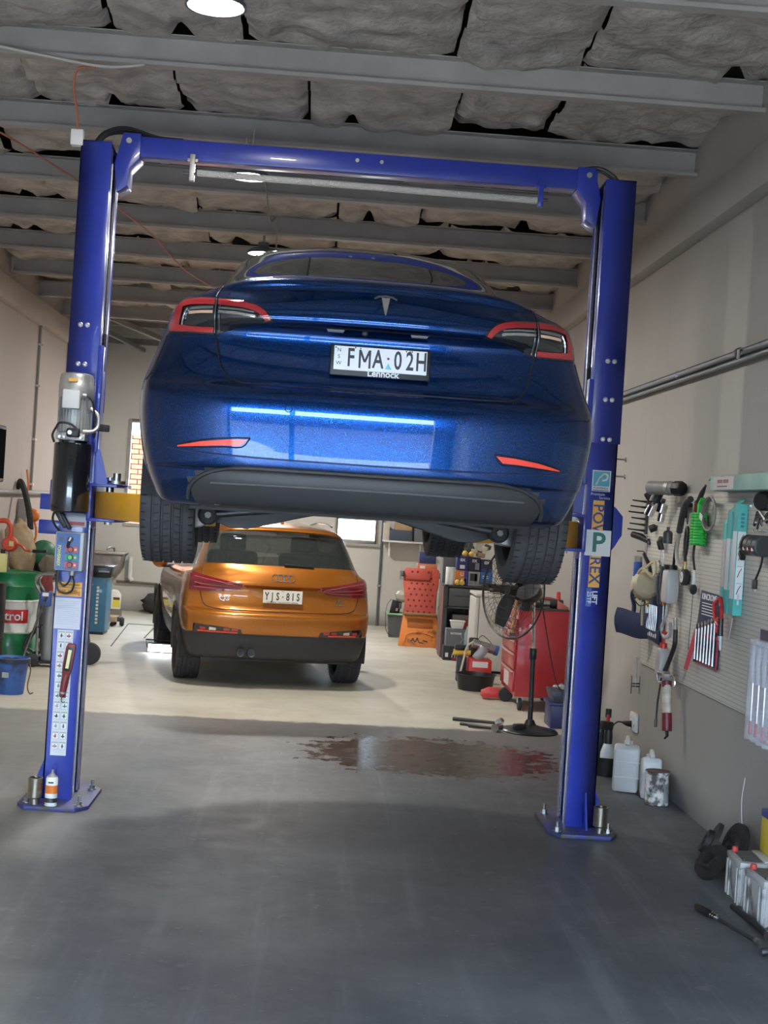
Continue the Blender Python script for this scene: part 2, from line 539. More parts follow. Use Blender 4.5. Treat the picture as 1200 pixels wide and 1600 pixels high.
# bare corrugated strip and dark braces near the back wall
M_corr = mat('corrugated_sheet', (0.62, 0.58, 0.54), 0.45, 0.2, var=0.1)
cg = MB()
ncor = 92
def cf(u, v):
    x = lerp(XL + 0.05, XR - 0.05, u)
    return (x + 0.5 * v, 18.2 + 0.75 * v, 4.10 + 0.018 * math.sin(u * ncor * 2 * PI) + 0.03 * v)
cg.grid(cf, ncor * 6, 1)
cg.build('roof_sheet', M_corr, ceil, ang=80)
M_truss = mat('truss_paint', (0.20, 0.185, 0.17), 0.7, var=0.2)
for (p, q, r_) in (((XL, 19.4, 4.05), (XR, 19.4, 4.05), 0.05), ((-2.9, 18.1, 4.0), (-1.9, 20.9, 3.85), 0.045), ((-3.3, 18.4, 4.0), (-2.7, 20.9, 3.85), 0.04), ((XL, 20.7, 3.95), (XR, 20.7, 3.95), 0.06), ((0.4, 18.1, 4.0), (1.2, 20.9, 3.85), 0.045)):
    MB().cyl(p, q, r_, n=4).build('roof_brace', M_truss, ceil)
# bond beam along the top of both side walls
struct(MB().bx(XR - 0.10, XR + 0.01, YF, YB, 3.66, 3.90).build('trim_2', M_wallR, bev=0.006))
struct(MB().bx(XR - 0.05, XR + 0.01, YF, YB, 3.90, 4.6).build('trim_3', M_wallR, bev=0.006))
struct(MB().bx(XL - 0.01, XL + 0.10, YF, YB, 3.62, 3.86).build('trim_4', M_wallL, bev=0.006))

# ---- outside: forecourt, units across the road, brick wall behind
M_conc = mat('forecourt_concrete', (0.45, 0.43, 0.40), 0.8, var=0.15, scale=2)
struct(MB().bx(-45, 45, -45, YF - 3.4, -0.14, -0.03).build('ground_front', mat('asphalt', (0.05, 0.052, 0.058), 0.8, var=0.2, scale=2)))
struct(MB().bx(-45, 45, YF - 3.4, YF - 0.2, -0.14, -0.02).build('ground_apron', M_conc))
struct(MB().bx(-25, 25, YB + 0.2, 40, -0.14, -0.02).build('ground_back', M_conc))
un = thing('warehouse', 'pale industrial unit across the forecourt with grey roller doors', 'building', (0, -24, 0))
MB().bx(-30, 30, -6, 0, -0.02, 4.6).build('wall', mat('unit_wall', (0.035, 0.05, 0.08), 0.7), un)
for k in range(7):
    MB().bx(-22 + k * 6.4, -18 + k * 6.4, 0, 0.06, -0.02, 3.4).build('roller_door', mat('unit_door', (0.02, 0.026, 0.04), 0.6), un)
M_brick = mat('orange_brick', (0.17, 0.042, 0.014), 0.8, var=0.12, scale=30)
bk = thing('brick_wall', 'sunlit orange brick wall seen through the narrow side window', 'wall', (-2.6, 24.2, 0))
MB().bx(-2.2, 2.2, 0.05, 0.25, -0.02, 2.73).build('mortar', mat('mortar', (0.115, 0.030, 0.011), 0.9), bk)
bm_ = MB().box((0, 0.03, 0), (0.228, 0.06, 0.074)).mesh('brick', bev=0.004, seg=1); bm_.materials.append(M_brick)
for r_ in range(16, 32):
    for c_ in range(-4, 5):
        link('brick', bm_, bk, (c_ * 0.24 + (0.12 if r_ % 2 else 0) + 0.1, 0, 0.04 + r_ * 0.086))

# ================================================================== TWO-POST LIFT
def P1(mb, name, m, root, **kw):      # part given in room coordinates under an unrotated root
    l = root.location
    return mb.build(name, m, root, loc=(-l[0], -l[1], -l[2]), **kw)

lift = thing('vehicle_lift', 'blue two-post vehicle lift holding up the dark blue sedan', 'lift', (0.12, 8.1, 0))
YC = 7.98; CD = 0.30
M_slot = mat('slot_grease_black', (0.01, 0.01, 0.012), 0.5)
M_edge = mat('worn_steel_edge', (0.62, 0.62, 0.66), 0.25, 0.9)
M_yarm = mat('lift_arm_yellow', (0.78, 0.38, 0.02), 0.35, var=0.08, coat=0.3)
M_or = mat('sticker_orange', (0.85, 0.42, 0.06), 0.5)
M_teal = mat('sticker_teal', (0.10, 0.42, 0.48), 0.5)
M_tgreen = mat('p_plate_green', (0.02, 0.16, 0.10), 0.5)
M_dblue = mat('sticker_ink_blue', (0.05, 0.05, 0.22), 0.5)
M_bolt = mat('zinc_bolt', (0.62, 0.60, 0.55), 0.35, 0.9)

for s, xo, xi in ((-1, -1.442, -1.282), (1, 1.688, 1.525)):
    d = 1 if s < 0 else -1                      # towards the middle
    c = MB()
    t = 0.008
    c.bx(xo, xo + d * t, YC, YC + CD, 0.02, 2.32)
    c.bx(xo, xi, YC, YC + t, 0.02, 2.32); c.bx(xo, xi, YC + CD - t, YC + CD, 0.02, 2.32)
    c.bx(xi - d * t, xi, YC + t, YC + 0.075, 0.02, 2.32); c.bx(xi - d * t, xi, YC + CD - 0.075, YC + CD - t, 0.02, 2.32)
    col = P1(c, 'column', M_liftblue, lift, bev=0.004)
    e = 0.010
    u = MB()
    u.bx(xo - d * e, xo, YC - e, YC + CD + e, 2.22, 3.725)
    u.bx(xo - d * e, xi + d * e * 0.3, YC - e, YC, 2.22, 3.725); u.bx(xo - d * e, xi + d * e * 0.3, YC + CD, YC + CD + e, 2.22, 3.725)
    u.bx(xi - d * t, xi, YC + t, YC + 0.075, 2.32, 3.70); u.bx(xi - d * t, xi, YC + CD - 0.075, YC + CD - t, 2.32, 3.70)
    u.bx(xo - d * e, xi, YC - e, YC + CD + e, 3.715, 3.725)
    P1(u, 'column_extension', M_liftblue, lift, bev=0.003)
    # bright slide edges along the open side
    for yy in (YC + 0.075, YC + CD - 0.075):
        P1(MB().bx(xi - d * 0.010, xi + d * 0.004, yy - 0.005, yy + 0.006, 0.03, 3.62), 'slide_edge', M_edge, lift)
    P1(MB().bx(xo + d * 0.012, xo + d * 0.016, YC + 0.02, YC + CD - 0.02, 0.03, 3.6), 'inner_channel', M_slot, lift)
    P1(MB().cyl((xi - d * 0.05, YC + 0.15, 0.05), (xi - d * 0.05, YC + 0.15, 3.6), 0.012, n=8), 'lift_chain', M_darksteel, lift)
    for bz in (2.69, 2.47, 2.243):
        for bx_ in (-0.019, 0.019):
            P1(MB().lathe([(0.0, -0.007), (0.008, -0.006), (0.011, 0), (0.014, 0.001), (0.014, 0.004)], 10, axis='Y', c=((xo + xi) / 2 + bx_ - 0.01 * d, YC - e - 0.003, bz)), 'bolt', M_bolt, lift)
    # base plate with clipped corners and anchor bolts
    a, b = (xo - d * 0.11, xi + d * 0.12)
    poly = [(a, 7.86), (a + d * 0.05, 7.77), (b - d * 0.06, 7.77), (b, 7.86), (b, 8.34), (b - d * 0.13, 8.52), (a + d * 0.05, 8.52), (a, 8.44)]
    P1(MB().prism([(p[0], p[1], 0.0) for p in poly], (0, 0, 0.022)), 'base_plate', mat('base_plate_worn_blue', (0.035, 0.04, 0.17), 0.5, var=0.3, dirt=(0.06, 0.055, 0.05), dirt_amt=0.8, scale=9), lift, bev=0.003)
    for (qx, qy) in ((a + d * 0.05, 7.86), (b - d * 0.05, 7.84), (b - d * 0.05, 8.30), (a + d * 0.06, 8.42), (a + d * 0.035, 8.1)):
        m_ = MB().cyl((qx, qy, 0.022), (qx, qy, 0.028), 0.024, n=14).cyl((qx, qy, 0.028), (qx, qy, 0.046), 0.017, n=6).cyl((qx, qy, 0.046), (qx, qy, 0.078), 0.009, n=8)
        P1(m_, 'anchor_bolt', M_steel, lift)
    g = MB().prism([(xo, YC + 0.05, 0.022), (xo - d * 0.085, YC + 0.05, 0.022), (xo, YC + 0.05, 0.26)], (0, 0.012, 0))
    P1(g, 'gusset', M_liftblue, lift)
    g = MB().prism([((xo + xi) / 2 - d * 0.02, YC, 0.022), ((xo + xi) / 2 - d * 0.02, YC - 0.09, 0.022), ((xo + xi) / 2 - d * 0.02, YC, 0.22)], (0.01, 0, 0))
    P1(g, 'gusset', M_liftblue, lift)
    # carriage with guard plates, arm yoke
    k = MB()
    k.bx(xi - d * 0.07, xi + d * 0.012, YC + 0.085, YC + 0.215, 1.55, 2.58)
    P1(k, 'carriage', M_liftblue, lift, bev=0.004)
    P1(MB().bx(xi + d * 0.002, xi + d * 0.03, YC - 0.03, YC + 0.04, 1.98, 2.58), 'carriage_guide', M_liftblue, lift, bev=0.004)
    k = MB()
    for z in (1.79, 1.595):
        k.prism([(xi - d * 0.0, 7.90, z), (xi + d * 0.16, 7.90, z), (xi + d * 0.19, 7.98, z), (xi + d * 0.19, 8.28, z), (xi + d * 0.16, 8.36, z), (xi, 8.36, z)], (0, 0, 0.018))
    k.bx(xi, xi + d * 0.022, 7.90, 8.36, 1.60, 1.80)
    P1(k, 'arm_yoke', M_liftblue, lift, bev=0.004)
    P1(MB().prism([(xi + d * 0.02, 7.96, 1.81), (xi + d * 0.10, 7.96, 1.81), (xi + d * 0.045, 7.96, 2.0), (xi + d * 0.015, 7.96, 2.0)], (0, 0.012, 0)), 'guard_plate', M_liftblue, lift)
    # outer bracket showing beyond the column
    P1(MB().prism([(xo + d * 0.02, YC + 0.20, 1.91), (xo - d * 0.055, YC + 0.20, 1.86), (xo - d * 0.10, YC + 0.20, 1.81), (xo - d * 0.10, YC + 0.20, 1.70), (xo - d * 0.06, YC + 0.20, 1.63), (xo + d * 0.02, YC + 0.20, 1.52)], (0, 0.02, 0)), 'lock_cover', M_liftblue, lift, bev=0.004)
    if s < 0:
        P1(MB().bx(xo - 0.16, xo + 0.02, YC + 0.24, YC + 0.27, 1.64, 1.73).bx(xo - 0.16, xo + 0.02, YC + 0.24, YC + 0.27, 1.5, 1.58), 'lock_cover', M_liftblue, lift, bev=0.004)
    # swing arms: one to the rear jacking point, one to the front
    for ey, ex in ((6.95, 0.66), (9.25, 0.66)):
        ax, ay = xi + d * 0.11, (7.99 if ey < 8 else 8.27)
        tx = 0.13 + s * ex
        A = MB()
        dv = Vector((tx - ax, ey - ay, 0)); Ln = dv.length; dv.normalize(); nn = Vector((-dv.y, dv.x, 0))
        p0 = Vector((ax, ay, 1.613)) - dv * 0.05
        q = [p0 + nn * 0.065, p0 - nn * 0.065, p0 + dv * Ln * 0.6 - nn * 0.05, p0 + dv * Ln * 0.6 + nn * 0.05]
        A.prism(q, (0, 0, 0.15))
        arm = P1(A, 'swing_arm', M_yarm, lift, bev=0.006)
        B = MB()
        p1_ = Vector((ax, ay, 1.63)) + dv * Ln * 0.5
        p2_ = Vector((ax, ay, 1.63)) + dv * Ln
        B.prism([p1_ + nn * 0.042, p1_ - nn * 0.042, p2_ - nn * 0.035, p2_ + nn * 0.035], (0, 0, 0.07))
        B.cyl(p2_ + Vector((0, 0, 0.0)), p2_ + Vector((0, 0, 0.055)), 0.035, n=16)
        B.build('arm_extension', M_yarm, arm, bev=0.003)
        pd = MB().lathe([(0.0, 0.0), (0.028, 0.0), (0.028, 0.012), (0.06, 0.016), (0.06, 0.026), (0, 0.026)], 18, c=(p2_.x, p2_.y, 1.683))
        pd.build('rubber_pad', M_rubber, arm)
    # pivot pin and locking gear on top of the yoke
    P1(MB().cyl((xi + d * 0.11, 7.99, 1.58), (xi + d * 0.11, 7.99, 1.845), 0.022, n=14), 'pivot_pin', M_chrome, lift)
    gz = MB().lathe([(0.0, 1.81), (0.05, 1.81), (0.05, 1.828), (0.022, 1.828), (0.022, 1.87), (0.0, 1.87)], 16, c=(xi + d * 0.15, 7.95, 0))
    P1(gz, 'arm_lock', M_steel, lift)
    P1(MB().bx(xi + d * 0.012, xi + d * 0.085, YC - 0.02, YC + 0.03, 2.10, 2.14), 'door_bumper', M_rubber, lift, bev=0.006)
    P1(MB().bx(xi + d * 0.005, xi + d * 0.02, YC + 0.12, YC + 0.16, 2.45, 2.66), 'slide_block', M_black, lift)

# overhead beam and padded shut-off bar
beam = MB().bx(-1.23, 1.49, 8.06, 8.19, 3.675, 3.79)
P1(beam, 'overhead_beam', M_liftblue, lift, bev=0.006)
for x in (-1.23, 1.47):
    sx = 1 if x < 0 else -1
    P1(MB().prism([(x, 8.04, 3.80), (x + sx * 0.10, 8.04, 3.80), (x + sx * 0.10, 8.04, 3.66), (x + sx * 0.045, 8.04, 3.60), (x + sx * 0.04, 8.04, 3.50), (x - sx * 0.02, 8.04, 3.46), (x - sx * 0.04, 8.04, 3.62)], (0, 0.17, 0)), 'beam_bracket', M_liftblue, lift, bev=0.004)
    P1(MB().cyl((x + sx * 0.035, 8.03, 3.755), (x + sx * 0.035, 8.045, 3.755), 0.016, n=10), 'bolt', M_bolt, lift)
M_foil = mat('foil_pad', (0.88, 0.86, 0.82), 0.34, 0.6, bump=0.9, bscale=120)
P1(MB().tube([(-0.80, 8.02, 3.597), (0.2, 8.02, 3.59), (1.14, 8.02, 3.583)], 0.0185, 12), 'shutoff_bar', M_foil, lift)
for a_, b_ in ((-0.88, -0.80), (1.14, 1.20)):
    P1(MB().cyl((a_, 8.02, 3.59), (b_, 8.02, 3.59), 0.009, n=8), 'bar_rod', M_darksteel, lift)
for x in (-0.83, 1.16):
    P1(MB().bx(x - 0.014, x + 0.014, 8.01, 8.05, 3.55, 3.70).bx(x - 0.03, x + 0.03, 8.03, 8.07, 3.66, 3.68), 'bar_bracket', M_alu if x < 0 else M_liftblue, lift, bev=0.002)
for x in (0.1, 0.24):
    P1(MB().cyl((x, 8.05, 3.745), (x, 8.06, 3.745), 0.011, n=8), 'bolt', M_bolt, lift)
hz = MB()
for dy in (0, 0.03, 0.06):
    hz.tube(cr([(-1.40, 8.08 + dy, 3.72), (-1.34, 8.08 + dy, 3.80), (-1.22, 8.08 + dy, 3.835 - dy * 0.2), (-1.05, 8.1 + dy, 3.80), (-0.9, 8.12 + dy, 3.797)], 5), 0.012, 6)
P1(hz, 'hydraulic_hose', M_hose, lift)
hz = MB()
for dy in (0, 0.04):
    hz.tube(cr([(1.62, 8.08 + dy, 3.72), (1.58, 8.08 + dy, 3.77), (1.50, 8.09 + dy, 3.81), (1.40, 8.1 + dy, 3.80)], 5), 0.012, 6)
P1(hz, 'hydraulic_hose', M_hose, lift)

# power unit
M_mot = mat('motor_grey', (0.42, 0.41, 0.39), 0.4, 0.4, var=0.08)
mx, my = -1.372, 7.868
mo = P1(MB().lathe([(0.0, 2.07), (0.082, 2.07), (0.082, 2.285), (0.0, 2.285)], 28, c=(mx, my, 0)), 'motor', M_mot, lift)
fin = MB()
for k in range(30):
    a = 2 * PI * k / 30
    fin.box((mx + 0.086 * math.cos(a), my + 0.086 * math.sin(a), 2.175), (0.016, 0.0035, 0.19), rot=(0, 0, a))
fin.build('cooling_fins', M_mot, mo)
MB().lathe([(0.0, 2.27), (0.094, 2.27), (0.096, 2.275), (0.096, 2.345), (0.093, 2.35), (0.093, 2.378), (0.086, 2.40), (0.06, 2.408), (0.0, 2.41)], 30, c=(mx, my, 0)).build('fan_cowl', mat('cowl_grey', (0.50, 0.49, 0.46), 0.35, 0.6), mo)
MB().bx(mx - 0.055, mx + 0.04, my - 0.115, my - 0.07, 2.205, 2.31).build('terminal_box', mat('terminal_box_grey', (0.62, 0.61, 0.59), 0.45), mo, bev=0.008)
MB().bx(mx - 0.028, mx + 0.022, my - 0.0975, my - 0.094, 2.355, 2.372).build('rating_plate', M_or, mo)
MB().cyl((mx + 0.05, my - 0.09, 2.285), (mx + 0.07, my - 0.085, 2.282), 0.011, n=10).build('cable_gland', M_mot, mo)
P1(MB().tube(cr([(mx + 0.07, my - 0.085, 2.282), (mx + 0.10, my - 0.085, 2.26), (mx + 0.115, my - 0.07, 2.20), (mx + 0.12, my - 0.03, 2.10), (mx + 0.11, my + 0.02, 2.06)], 5), 0.006, 6), 'motor_cable', M_hose, lift)
P1(MB().tube(cr([(mx + 0.085, my - 0.02, 2.215), (mx + 0.13, my - 0.03, 2.18), (mx + 0.135, my - 0.04, 2.12), (mx + 0.11, my - 0.06, 2.09), (mx + 0.06, my - 0.08, 2.085)], 5), 0.011, 8), 'pressure_hose', M_alu, lift)
pb = MB().bx(mx - 0.085, mx + 0.075, my - 0.08, my + 0.07, 2.035, 2.075)
pb.bx(mx - 0.05, mx + 0.03, my - 0.095, my - 0.05, 2.045, 2.075)
pu = P1(pb, 'pump_block', M_alu, lift, bev=0.004)
MB().bx(mx - 0.02, mx + 0.05, my - 0.13, my - 0.08, 2.05, 2.10).build('valve_lever', M_black, pu, bev=0.01)
MB().cyl((mx + 0.0, my - 0.132, 2.075), (mx, my - 0.125, 2.075), 0.012, n=10).build('valve_cap', M_chrome, pu)
for (q, rr) in ((-0.06, 0.008), (-0.035, 0.006), (0.055, 0.007)):
    MB().cyl((mx + q, my - 0.10, 2.05), (mx + q, my - 0.07, 2.05), rr, n=8).build('fitting', M_bolt, pu)
P1(MB().tube(cr([(mx - 0.09, my - 0.05, 2.10), (mx - 0.06, my - 0.11, 2.125), (mx, my - 0.12, 2.12), (mx + 0.04, my - 0.115, 2.09)], 5), 0.006, 6), 'release_cable', M_hose, lift)
P1(MB().tube(cr([(mx - 0.085, my - 0.05, 2.11), (mx - 0.105, my - 0.06, 2.06), (mx - 0.09, my - 0.08, 2.02)], 4), 0.007, 6), 'release_cable', M_hose, lift)
tk = MB().lathe([(0.0, 1.638), (0.098, 1.638), (0.104, 1.645), (0.104, 2.012), (0.100, 2.02), (0.0, 2.02)], 36, c=(mx + 0.002, my, 0))
tk.cyl((mx, my, 2.02), (mx, my, 2.035), 0.08, n=24)
P1(tk, 'oil_tank', mat('gloss_black_enamel', (0.008, 0.008, 0.009), 0.18, coat=0.6), lift)

# control box
cb = P1(MB().bx(-1.44, -1.284, 7.89, 7.982, 1.312, 1.528), 'control_box', mat('control_box_grey', (0.45, 0.47, 0.50), 0.45), lift, bev=0.008)
MB().bx(-1.432, -1.303, 7.886, 7.89, 1.318, 1.522).build('front_panel', mat('panel_blue', (0.07, 0.15, 0.36), 0.45), cb)
for z, cc, nm in ((1.432, M_red, 'red'), (1.388, mat('green_panel', (0.03, 0.28, 0.18), 0.5), 'green'), (1.346, M_red, 'red')):
    MB().bx(-1.382, -1.312, 7.8845, 7.886, z - 0.017, z + 0.017).build('button_plate', mat('plate_' + nm, (0.50, 0.10, 0.10) if nm == 'red' else (0.05, 0.28, 0.22), 0.5), cb)
    MB().cyl((-1.352, 7.876, z), (-1.352, 7.886, z), 0.0165, n=18).build('button_ring', M_black, cb)
    MB().cyl((-1.352, 7.872, z), (-1.352, 7.876, z), 0.012, n=18).build('push_button', mat('button_' + nm, (0.45, 0.07, 0.05) if nm == 'red' else (0.12, 0.55, 0.12), 0.4), cb)
    MB().cyl((-1.325, 7.883, z), (-1.325, 7.885, z), 0.007, n=10).build('button_arrow', mat('arrow_pale', (0.75, 0.5, 0.5), 0.5), cb)
MB().cyl((-1.357, 7.873, 1.487), (-1.357, 7.886, 1.487), 0.016, n=18).build('isolator_knob', M_black, cb)
MB().box((-1.357, 7.870, 1.489), (0.008, 0.004, 0.024), rot=(0, 0.4, 0)).build('knob_mark', M_white, cb)
MB().tube([(-1.36, 7.868, 1.478), (-1.366, 7.868, 1.455), (-1.364, 7.868, 1.44)], 0.008, 8).build('key', M_black, cb)
MB().cyl((-1.405, 7.884, 1.487), (-1.405, 7.886, 1.487), 0.010, n=14).build('key_hole', M_darksteel, cb)
text('lettering', 'POWERREX', 0.026, mat('ink_yellow', (0.70, 0.68, 0.12), 0.5), cb, (-1.416, 7.885, 1.395), (PI / 2, PI / 2, 0), sx=0.85, bold=0.0006)
MB().cyl((-1.345, 7.94, 1.285), (-1.345, 7.94, 1.312), 0.018, n=14).build('cable_gland', M_alu, cb)
ca = MB()
ca.tube(cr([(-1.35, 7.94, 1.29), (-1.36, 7.93, 1.25), (-1.385, 7.93, 1.225), (-1.41, 7.93, 1.25), (-1.42, 7.935, 1.31)], 6), 0.0055, 6)
ca.tube(cr([(-1.343, 7.94, 1.29), (-1.33, 7.93, 1.24), (-1.345, 7.93, 1.195), (-1.385, 7.93, 1.185), (-1.42, 7.93, 1.21), (-1.425, 7.935, 1.31)], 6), 0.0055, 6)
P1(ca, 'control_cable', M_hose, lift)
P1(MB().tube(cr([(-1.455, 7.93, 1.66), (-1.47, 7.93, 1.60), (-1.455, 7.93, 1.56), (-1.43, 7.93, 1.53)], 4), 0.007, 6), 'control_cable', M_hose, lift)
P1(MB().box((-1.425, 7.95, 1.60), (0.03, 0.05, 0.11), rot=(0, -0.55, 0)).box((-1.40, 7.95, 1.585), (0.02, 0.05, 0.10), rot=(0, -0.55, 0)), 'cable_clip', M_black, lift, bev=0.004)
# stickers on the power-unit post
def sticker(name, x0, x1, z0, z1, m, par=lift, y=YC, dy=0.0012):
    return P1(MB().bx(x0, x1, y - dy, y - 0.0002, z0, z1), name, m, par)
def ptext(name, body, size, m, loc, rot=(PI / 2, 0, 0), **kw):
    l = lift.location
    return text(name, body, size, m, lift, (loc[0] - l[0], loc[1] - l[1], loc[2] - l[2]), rot, **kw)
sticker('warning_label', -1.405, -1.29, 1.555, 1.625, mat('label_grey', (0.55, 0.53, 0.55), 0.6))
sticker('warning_band', -1.385, -1.30, 1.565, 1.585, mat('label_red', (0.5, 0.10, 0.10), 0.6), dy=0.002)
sticker('load_sticker', -1.432, -1.292, 1.165, 1.245, M_or)
sticker('sticker_line', -1.432, -1.292, 1.213, 1.216, M_dblue, dy=0.002)
ptext('lettering', 'SWL 5000kg', 0.034, mat('ink_red_brown', (0.45, 0.10, 0.03), 0.5), (-1.362, YC - 0.003, 1.188), sx=0.70, bold=0.0003)
for k in range(3):
    sticker('text_line', -1.415 + 0.04 * k, -1.385 + 0.04 * k, 1.227, 1.233, mat('sticker_brown', (0.30, 0.14, 0.03), 0.6), dy=0.002)
sticker('instruction_sheet', -1.436, -1.29, 0.98, 1.155, mat('sheet_bluish', (0.62, 0.63, 0.70), 0.7))
for k in range(12):
    sticker('text_line', -1.425, -1.30 - 0.02 * (k % 3 == 2), 1.135 - k * 0.0115, 1.1365 - k * 0.0115, mat('sheet_ink', (0.38, 0.39, 0.45), 0.7), dy=0.002)
sticker('pictogram_strip', -1.412, -1.324, 0.268, 0.975, mat('strip_white', (0.66, 0.67, 0.68), 0.6))
pk = [M_ink, M_red, mat('picto_green', (0.05, 0.25, 0.2), 0.6), M_ink, mat('picto_grey', (0.3, 0.3, 0.32), 0.6)]
rp_ = random.Random(5)
for k in range(12):
    z = 0.945 - k * 0.0565
    for j in (0, 1):
        xc = -1.389 + j * 0.042
        sticker('pictogram_frame', xc - 0.018, xc + 0.018, z - 0.021, z + 0.021, mat('picto_edge', (0.40, 0.40, 0.36), 0.6), dy=0.002)
        sticker('pictogram_field', xc - 0.016, xc + 0.016, z - 0.019, z + 0.014, mat('picto_field', (0.75, 0.76, 0.76), 0.6), dy=0.0026)
        ww, hh = rp_.uniform(0.005, 0.012), rp_.uniform(0.004, 0.009)
        ox = rp_.uniform(-0.003, 0.003)
        sticker('pictogram', xc - ww + ox, xc + ww + ox, z - 0.004 - hh * 0.5, z - 0.004 + hh * 0.5, rp_.choice(pk), dy=0.0032)
        sticker('pictogram', xc - 0.003, xc + 0.003, z - 0.013, z + 0.009, rp_.choice(pk), dy=0.0034)
# stickers on the other post
cx = 1.605
sticker('logo_field', cx - 0.052, cx + 0.054, 1.945, 2.065, M_paper)
sticker('logo_square', cx - 0.046, cx + 0.048, 1.975, 2.06, M_teal, dy=0.002)
lg = MB().tube(cr([(cx - 0.03, YC - 0.003, 1.98), (cx - 0.012, YC - 0.003, 2.02), (cx + 0.012, YC - 0.003, 2.045), (cx + 0.034, YC - 0.003, 2.04), (cx + 0.03, YC - 0.003, 2.015), (cx + 0.005, YC - 0.003, 2.008)], 6), [0.006] * 31, 6)
P1(lg, 'logo_letter', M_paper, lift)
ptext('lettering', 'POWERREX', 0.017, M_ink, (cx, YC - 0.002, 1.963), sx=0.95)
sticker('logo_bar', cx - 0.045, cx + 0.045, 1.948, 1.953, mat('logo_blue', (0.06, 0.12, 0.25), 0.5), dy=0.002)
ptext('lettering', 'Premium', 0.022, M_paper, (cx - 0.015, YC - 0.002, 1.928))
ptext('lettering', 'Service', 0.022, M_paper, (cx + 0.025, YC - 0.002, 1.908))
sticker('name_field', 1.567, 1.632, 1.395, 1.893, M_or)
ptext('lettering', 'POWERREX', 0.088, M_dblue, (1.5985, YC - 0.0025, 1.644), (PI / 2, PI / 2, 0), sx=0.985, bold=0.0012)
ptext('lettering', 'LIFT', 0.042, M_paper, (1.608, YC - 0.0015, 1.338), (PI / 2, PI / 2, 0), bold=0.0012)
sticker('type_field', 1.56, 1.59, 1.285, 1.39, mat('type_blue', (0.06, 0.14, 0.40), 0.5), dy=0.0008)
ptext('lettering', '25TF', 0.034, M_paper, (1.577, YC - 0.0015, 1.338), (PI / 2, PI / 2, 0), bold=0.0006)

pp = thing('learner_plate', 'white square plate with dark green P stuck on the lift post', 'sign', (1.608, YC - 0.004, 1.650))
MB().box((0, 0, 0), (0.148, 0.002, 0.148)).build('card', M_paper, pp, bev=0.0005, seg=1)
text('letter', 'P', 0.155, M_tgreen, pp, (0.002, -0.0016, -0.002), bold=0.0035)

# things standing and hanging on the lift
def adapter(label, loc):
    t = thing('lift_adapter', label, 'adapter', loc, group='steel height adapters on the lift bases')
    MB().lathe([(0.0, 0.0), (0.026, 0.0), (0.026, 0.03), (0.03, 0.034), (0.041, 0.04), (0.041, 0.146), (0.036, 0.148), (0.034, 0.146), (0.034, 0.08), (0.0, 0.08)], 26).build('sleeve', mat('zinc_yellowed', (0.52, 0.47, 0.38), 0.28, 1.0, var=0.15), t)
    return t
adapter('silver steel sleeve beside the spray can on the lift base', (-1.455, 7.835, 0.022))
adapter('silver steel sleeve on the lift base below the P plate', (1.70, 7.86, 0.022))
sc = thing('spray_can', 'white and orange spray can on the foot of the lift post', 'spray can', (-1.362, 7.815, 0.022))
MB().lathe([(0.0, 0.0), (0.031, 0.0), (0.0335, 0.004), (0.0335, 0.148), (0.030, 0.156), (0.030, 0.160), (0.0, 0.16)], 24).build('can_body', M_paper, sc)
MB().lathe([(0.0338, 0.07), (0.0338, 0.115)], 24).build('label_band', M_orange, sc)
MB().lathe([(0.0338, 0.02), (0.0338, 0.045)], 24).build('label_picture', M_darksteel, sc)
MB().grid(lambda u, v: (0.0339 * math.cos(R(245 + 50 * u)), 0.0339 * math.sin(R(245 + 50 * u)), lerp(0.127, 0.136, v)), 6, 1).build('label_line', M_ink, sc)
MB().lathe([(0.030, 0.158), (0.022, 0.168), (0.012, 0.174), (0.012, 0.178), (0.007, 0.180), (0.007, 0.198), (0.0, 0.198)], 18).build('dome', M_alu, sc)
il = thing('inspection_lamp', 'dark red inspection lamp clipped upright on the lift post', 'lamp', (-1.362, YC - 0.022, 0.60), rot=(0, R(7), 0))
MB().lathe([(0.0, 0.0), (0.014, 0.0), (0.017, 0.01), (0.018, 0.03), (0.020, 0.06), (0.021, 0.12), (0.018, 0.13), (0.0, 0.13)], 14).build('handle', mat('lamp_maroon', (0.20, 0.025, 0.025), 0.45, var=0.2), il)
MB().prism([(-0.020, -0.014, 0.12), (0.020, -0.014, 0.12), (0.027, -0.014, 0.17), (0.027, -0.014, 0.28), (0.02, -0.014, 0.305), (-0.02, -0.014, 0.305), (-0.027, -0.014, 0.28), (-0.027, -0.014, 0.17)], (0, 0.028, 0)).build('head', MATS['lamp_maroon'], il, bev=0.006)
MB().bx(-0.017, 0.017, -0.0165, -0.014, 0.15, 0.285).build('lens_surround', M_black, il, bev=0.003)
MB().bx(-0.009, 0.009, -0.019, -0.0165, 0.165, 0.27).build('led_strip', mat('led_yellow', (0.80, 0.72, 0.35), 0.4), il)
MB().lathe([(0.019, 0.02), (0.019, 0.03)], 14).build('band', M_alu, il)
MB().tube(cr([(0, 0, 0.0), (0.0, 0, -0.02), (0.012, 0, -0.03), (0.02, 0, -0.022)], 4), 0.0025, 6).build('hook', M_darksteel, il)

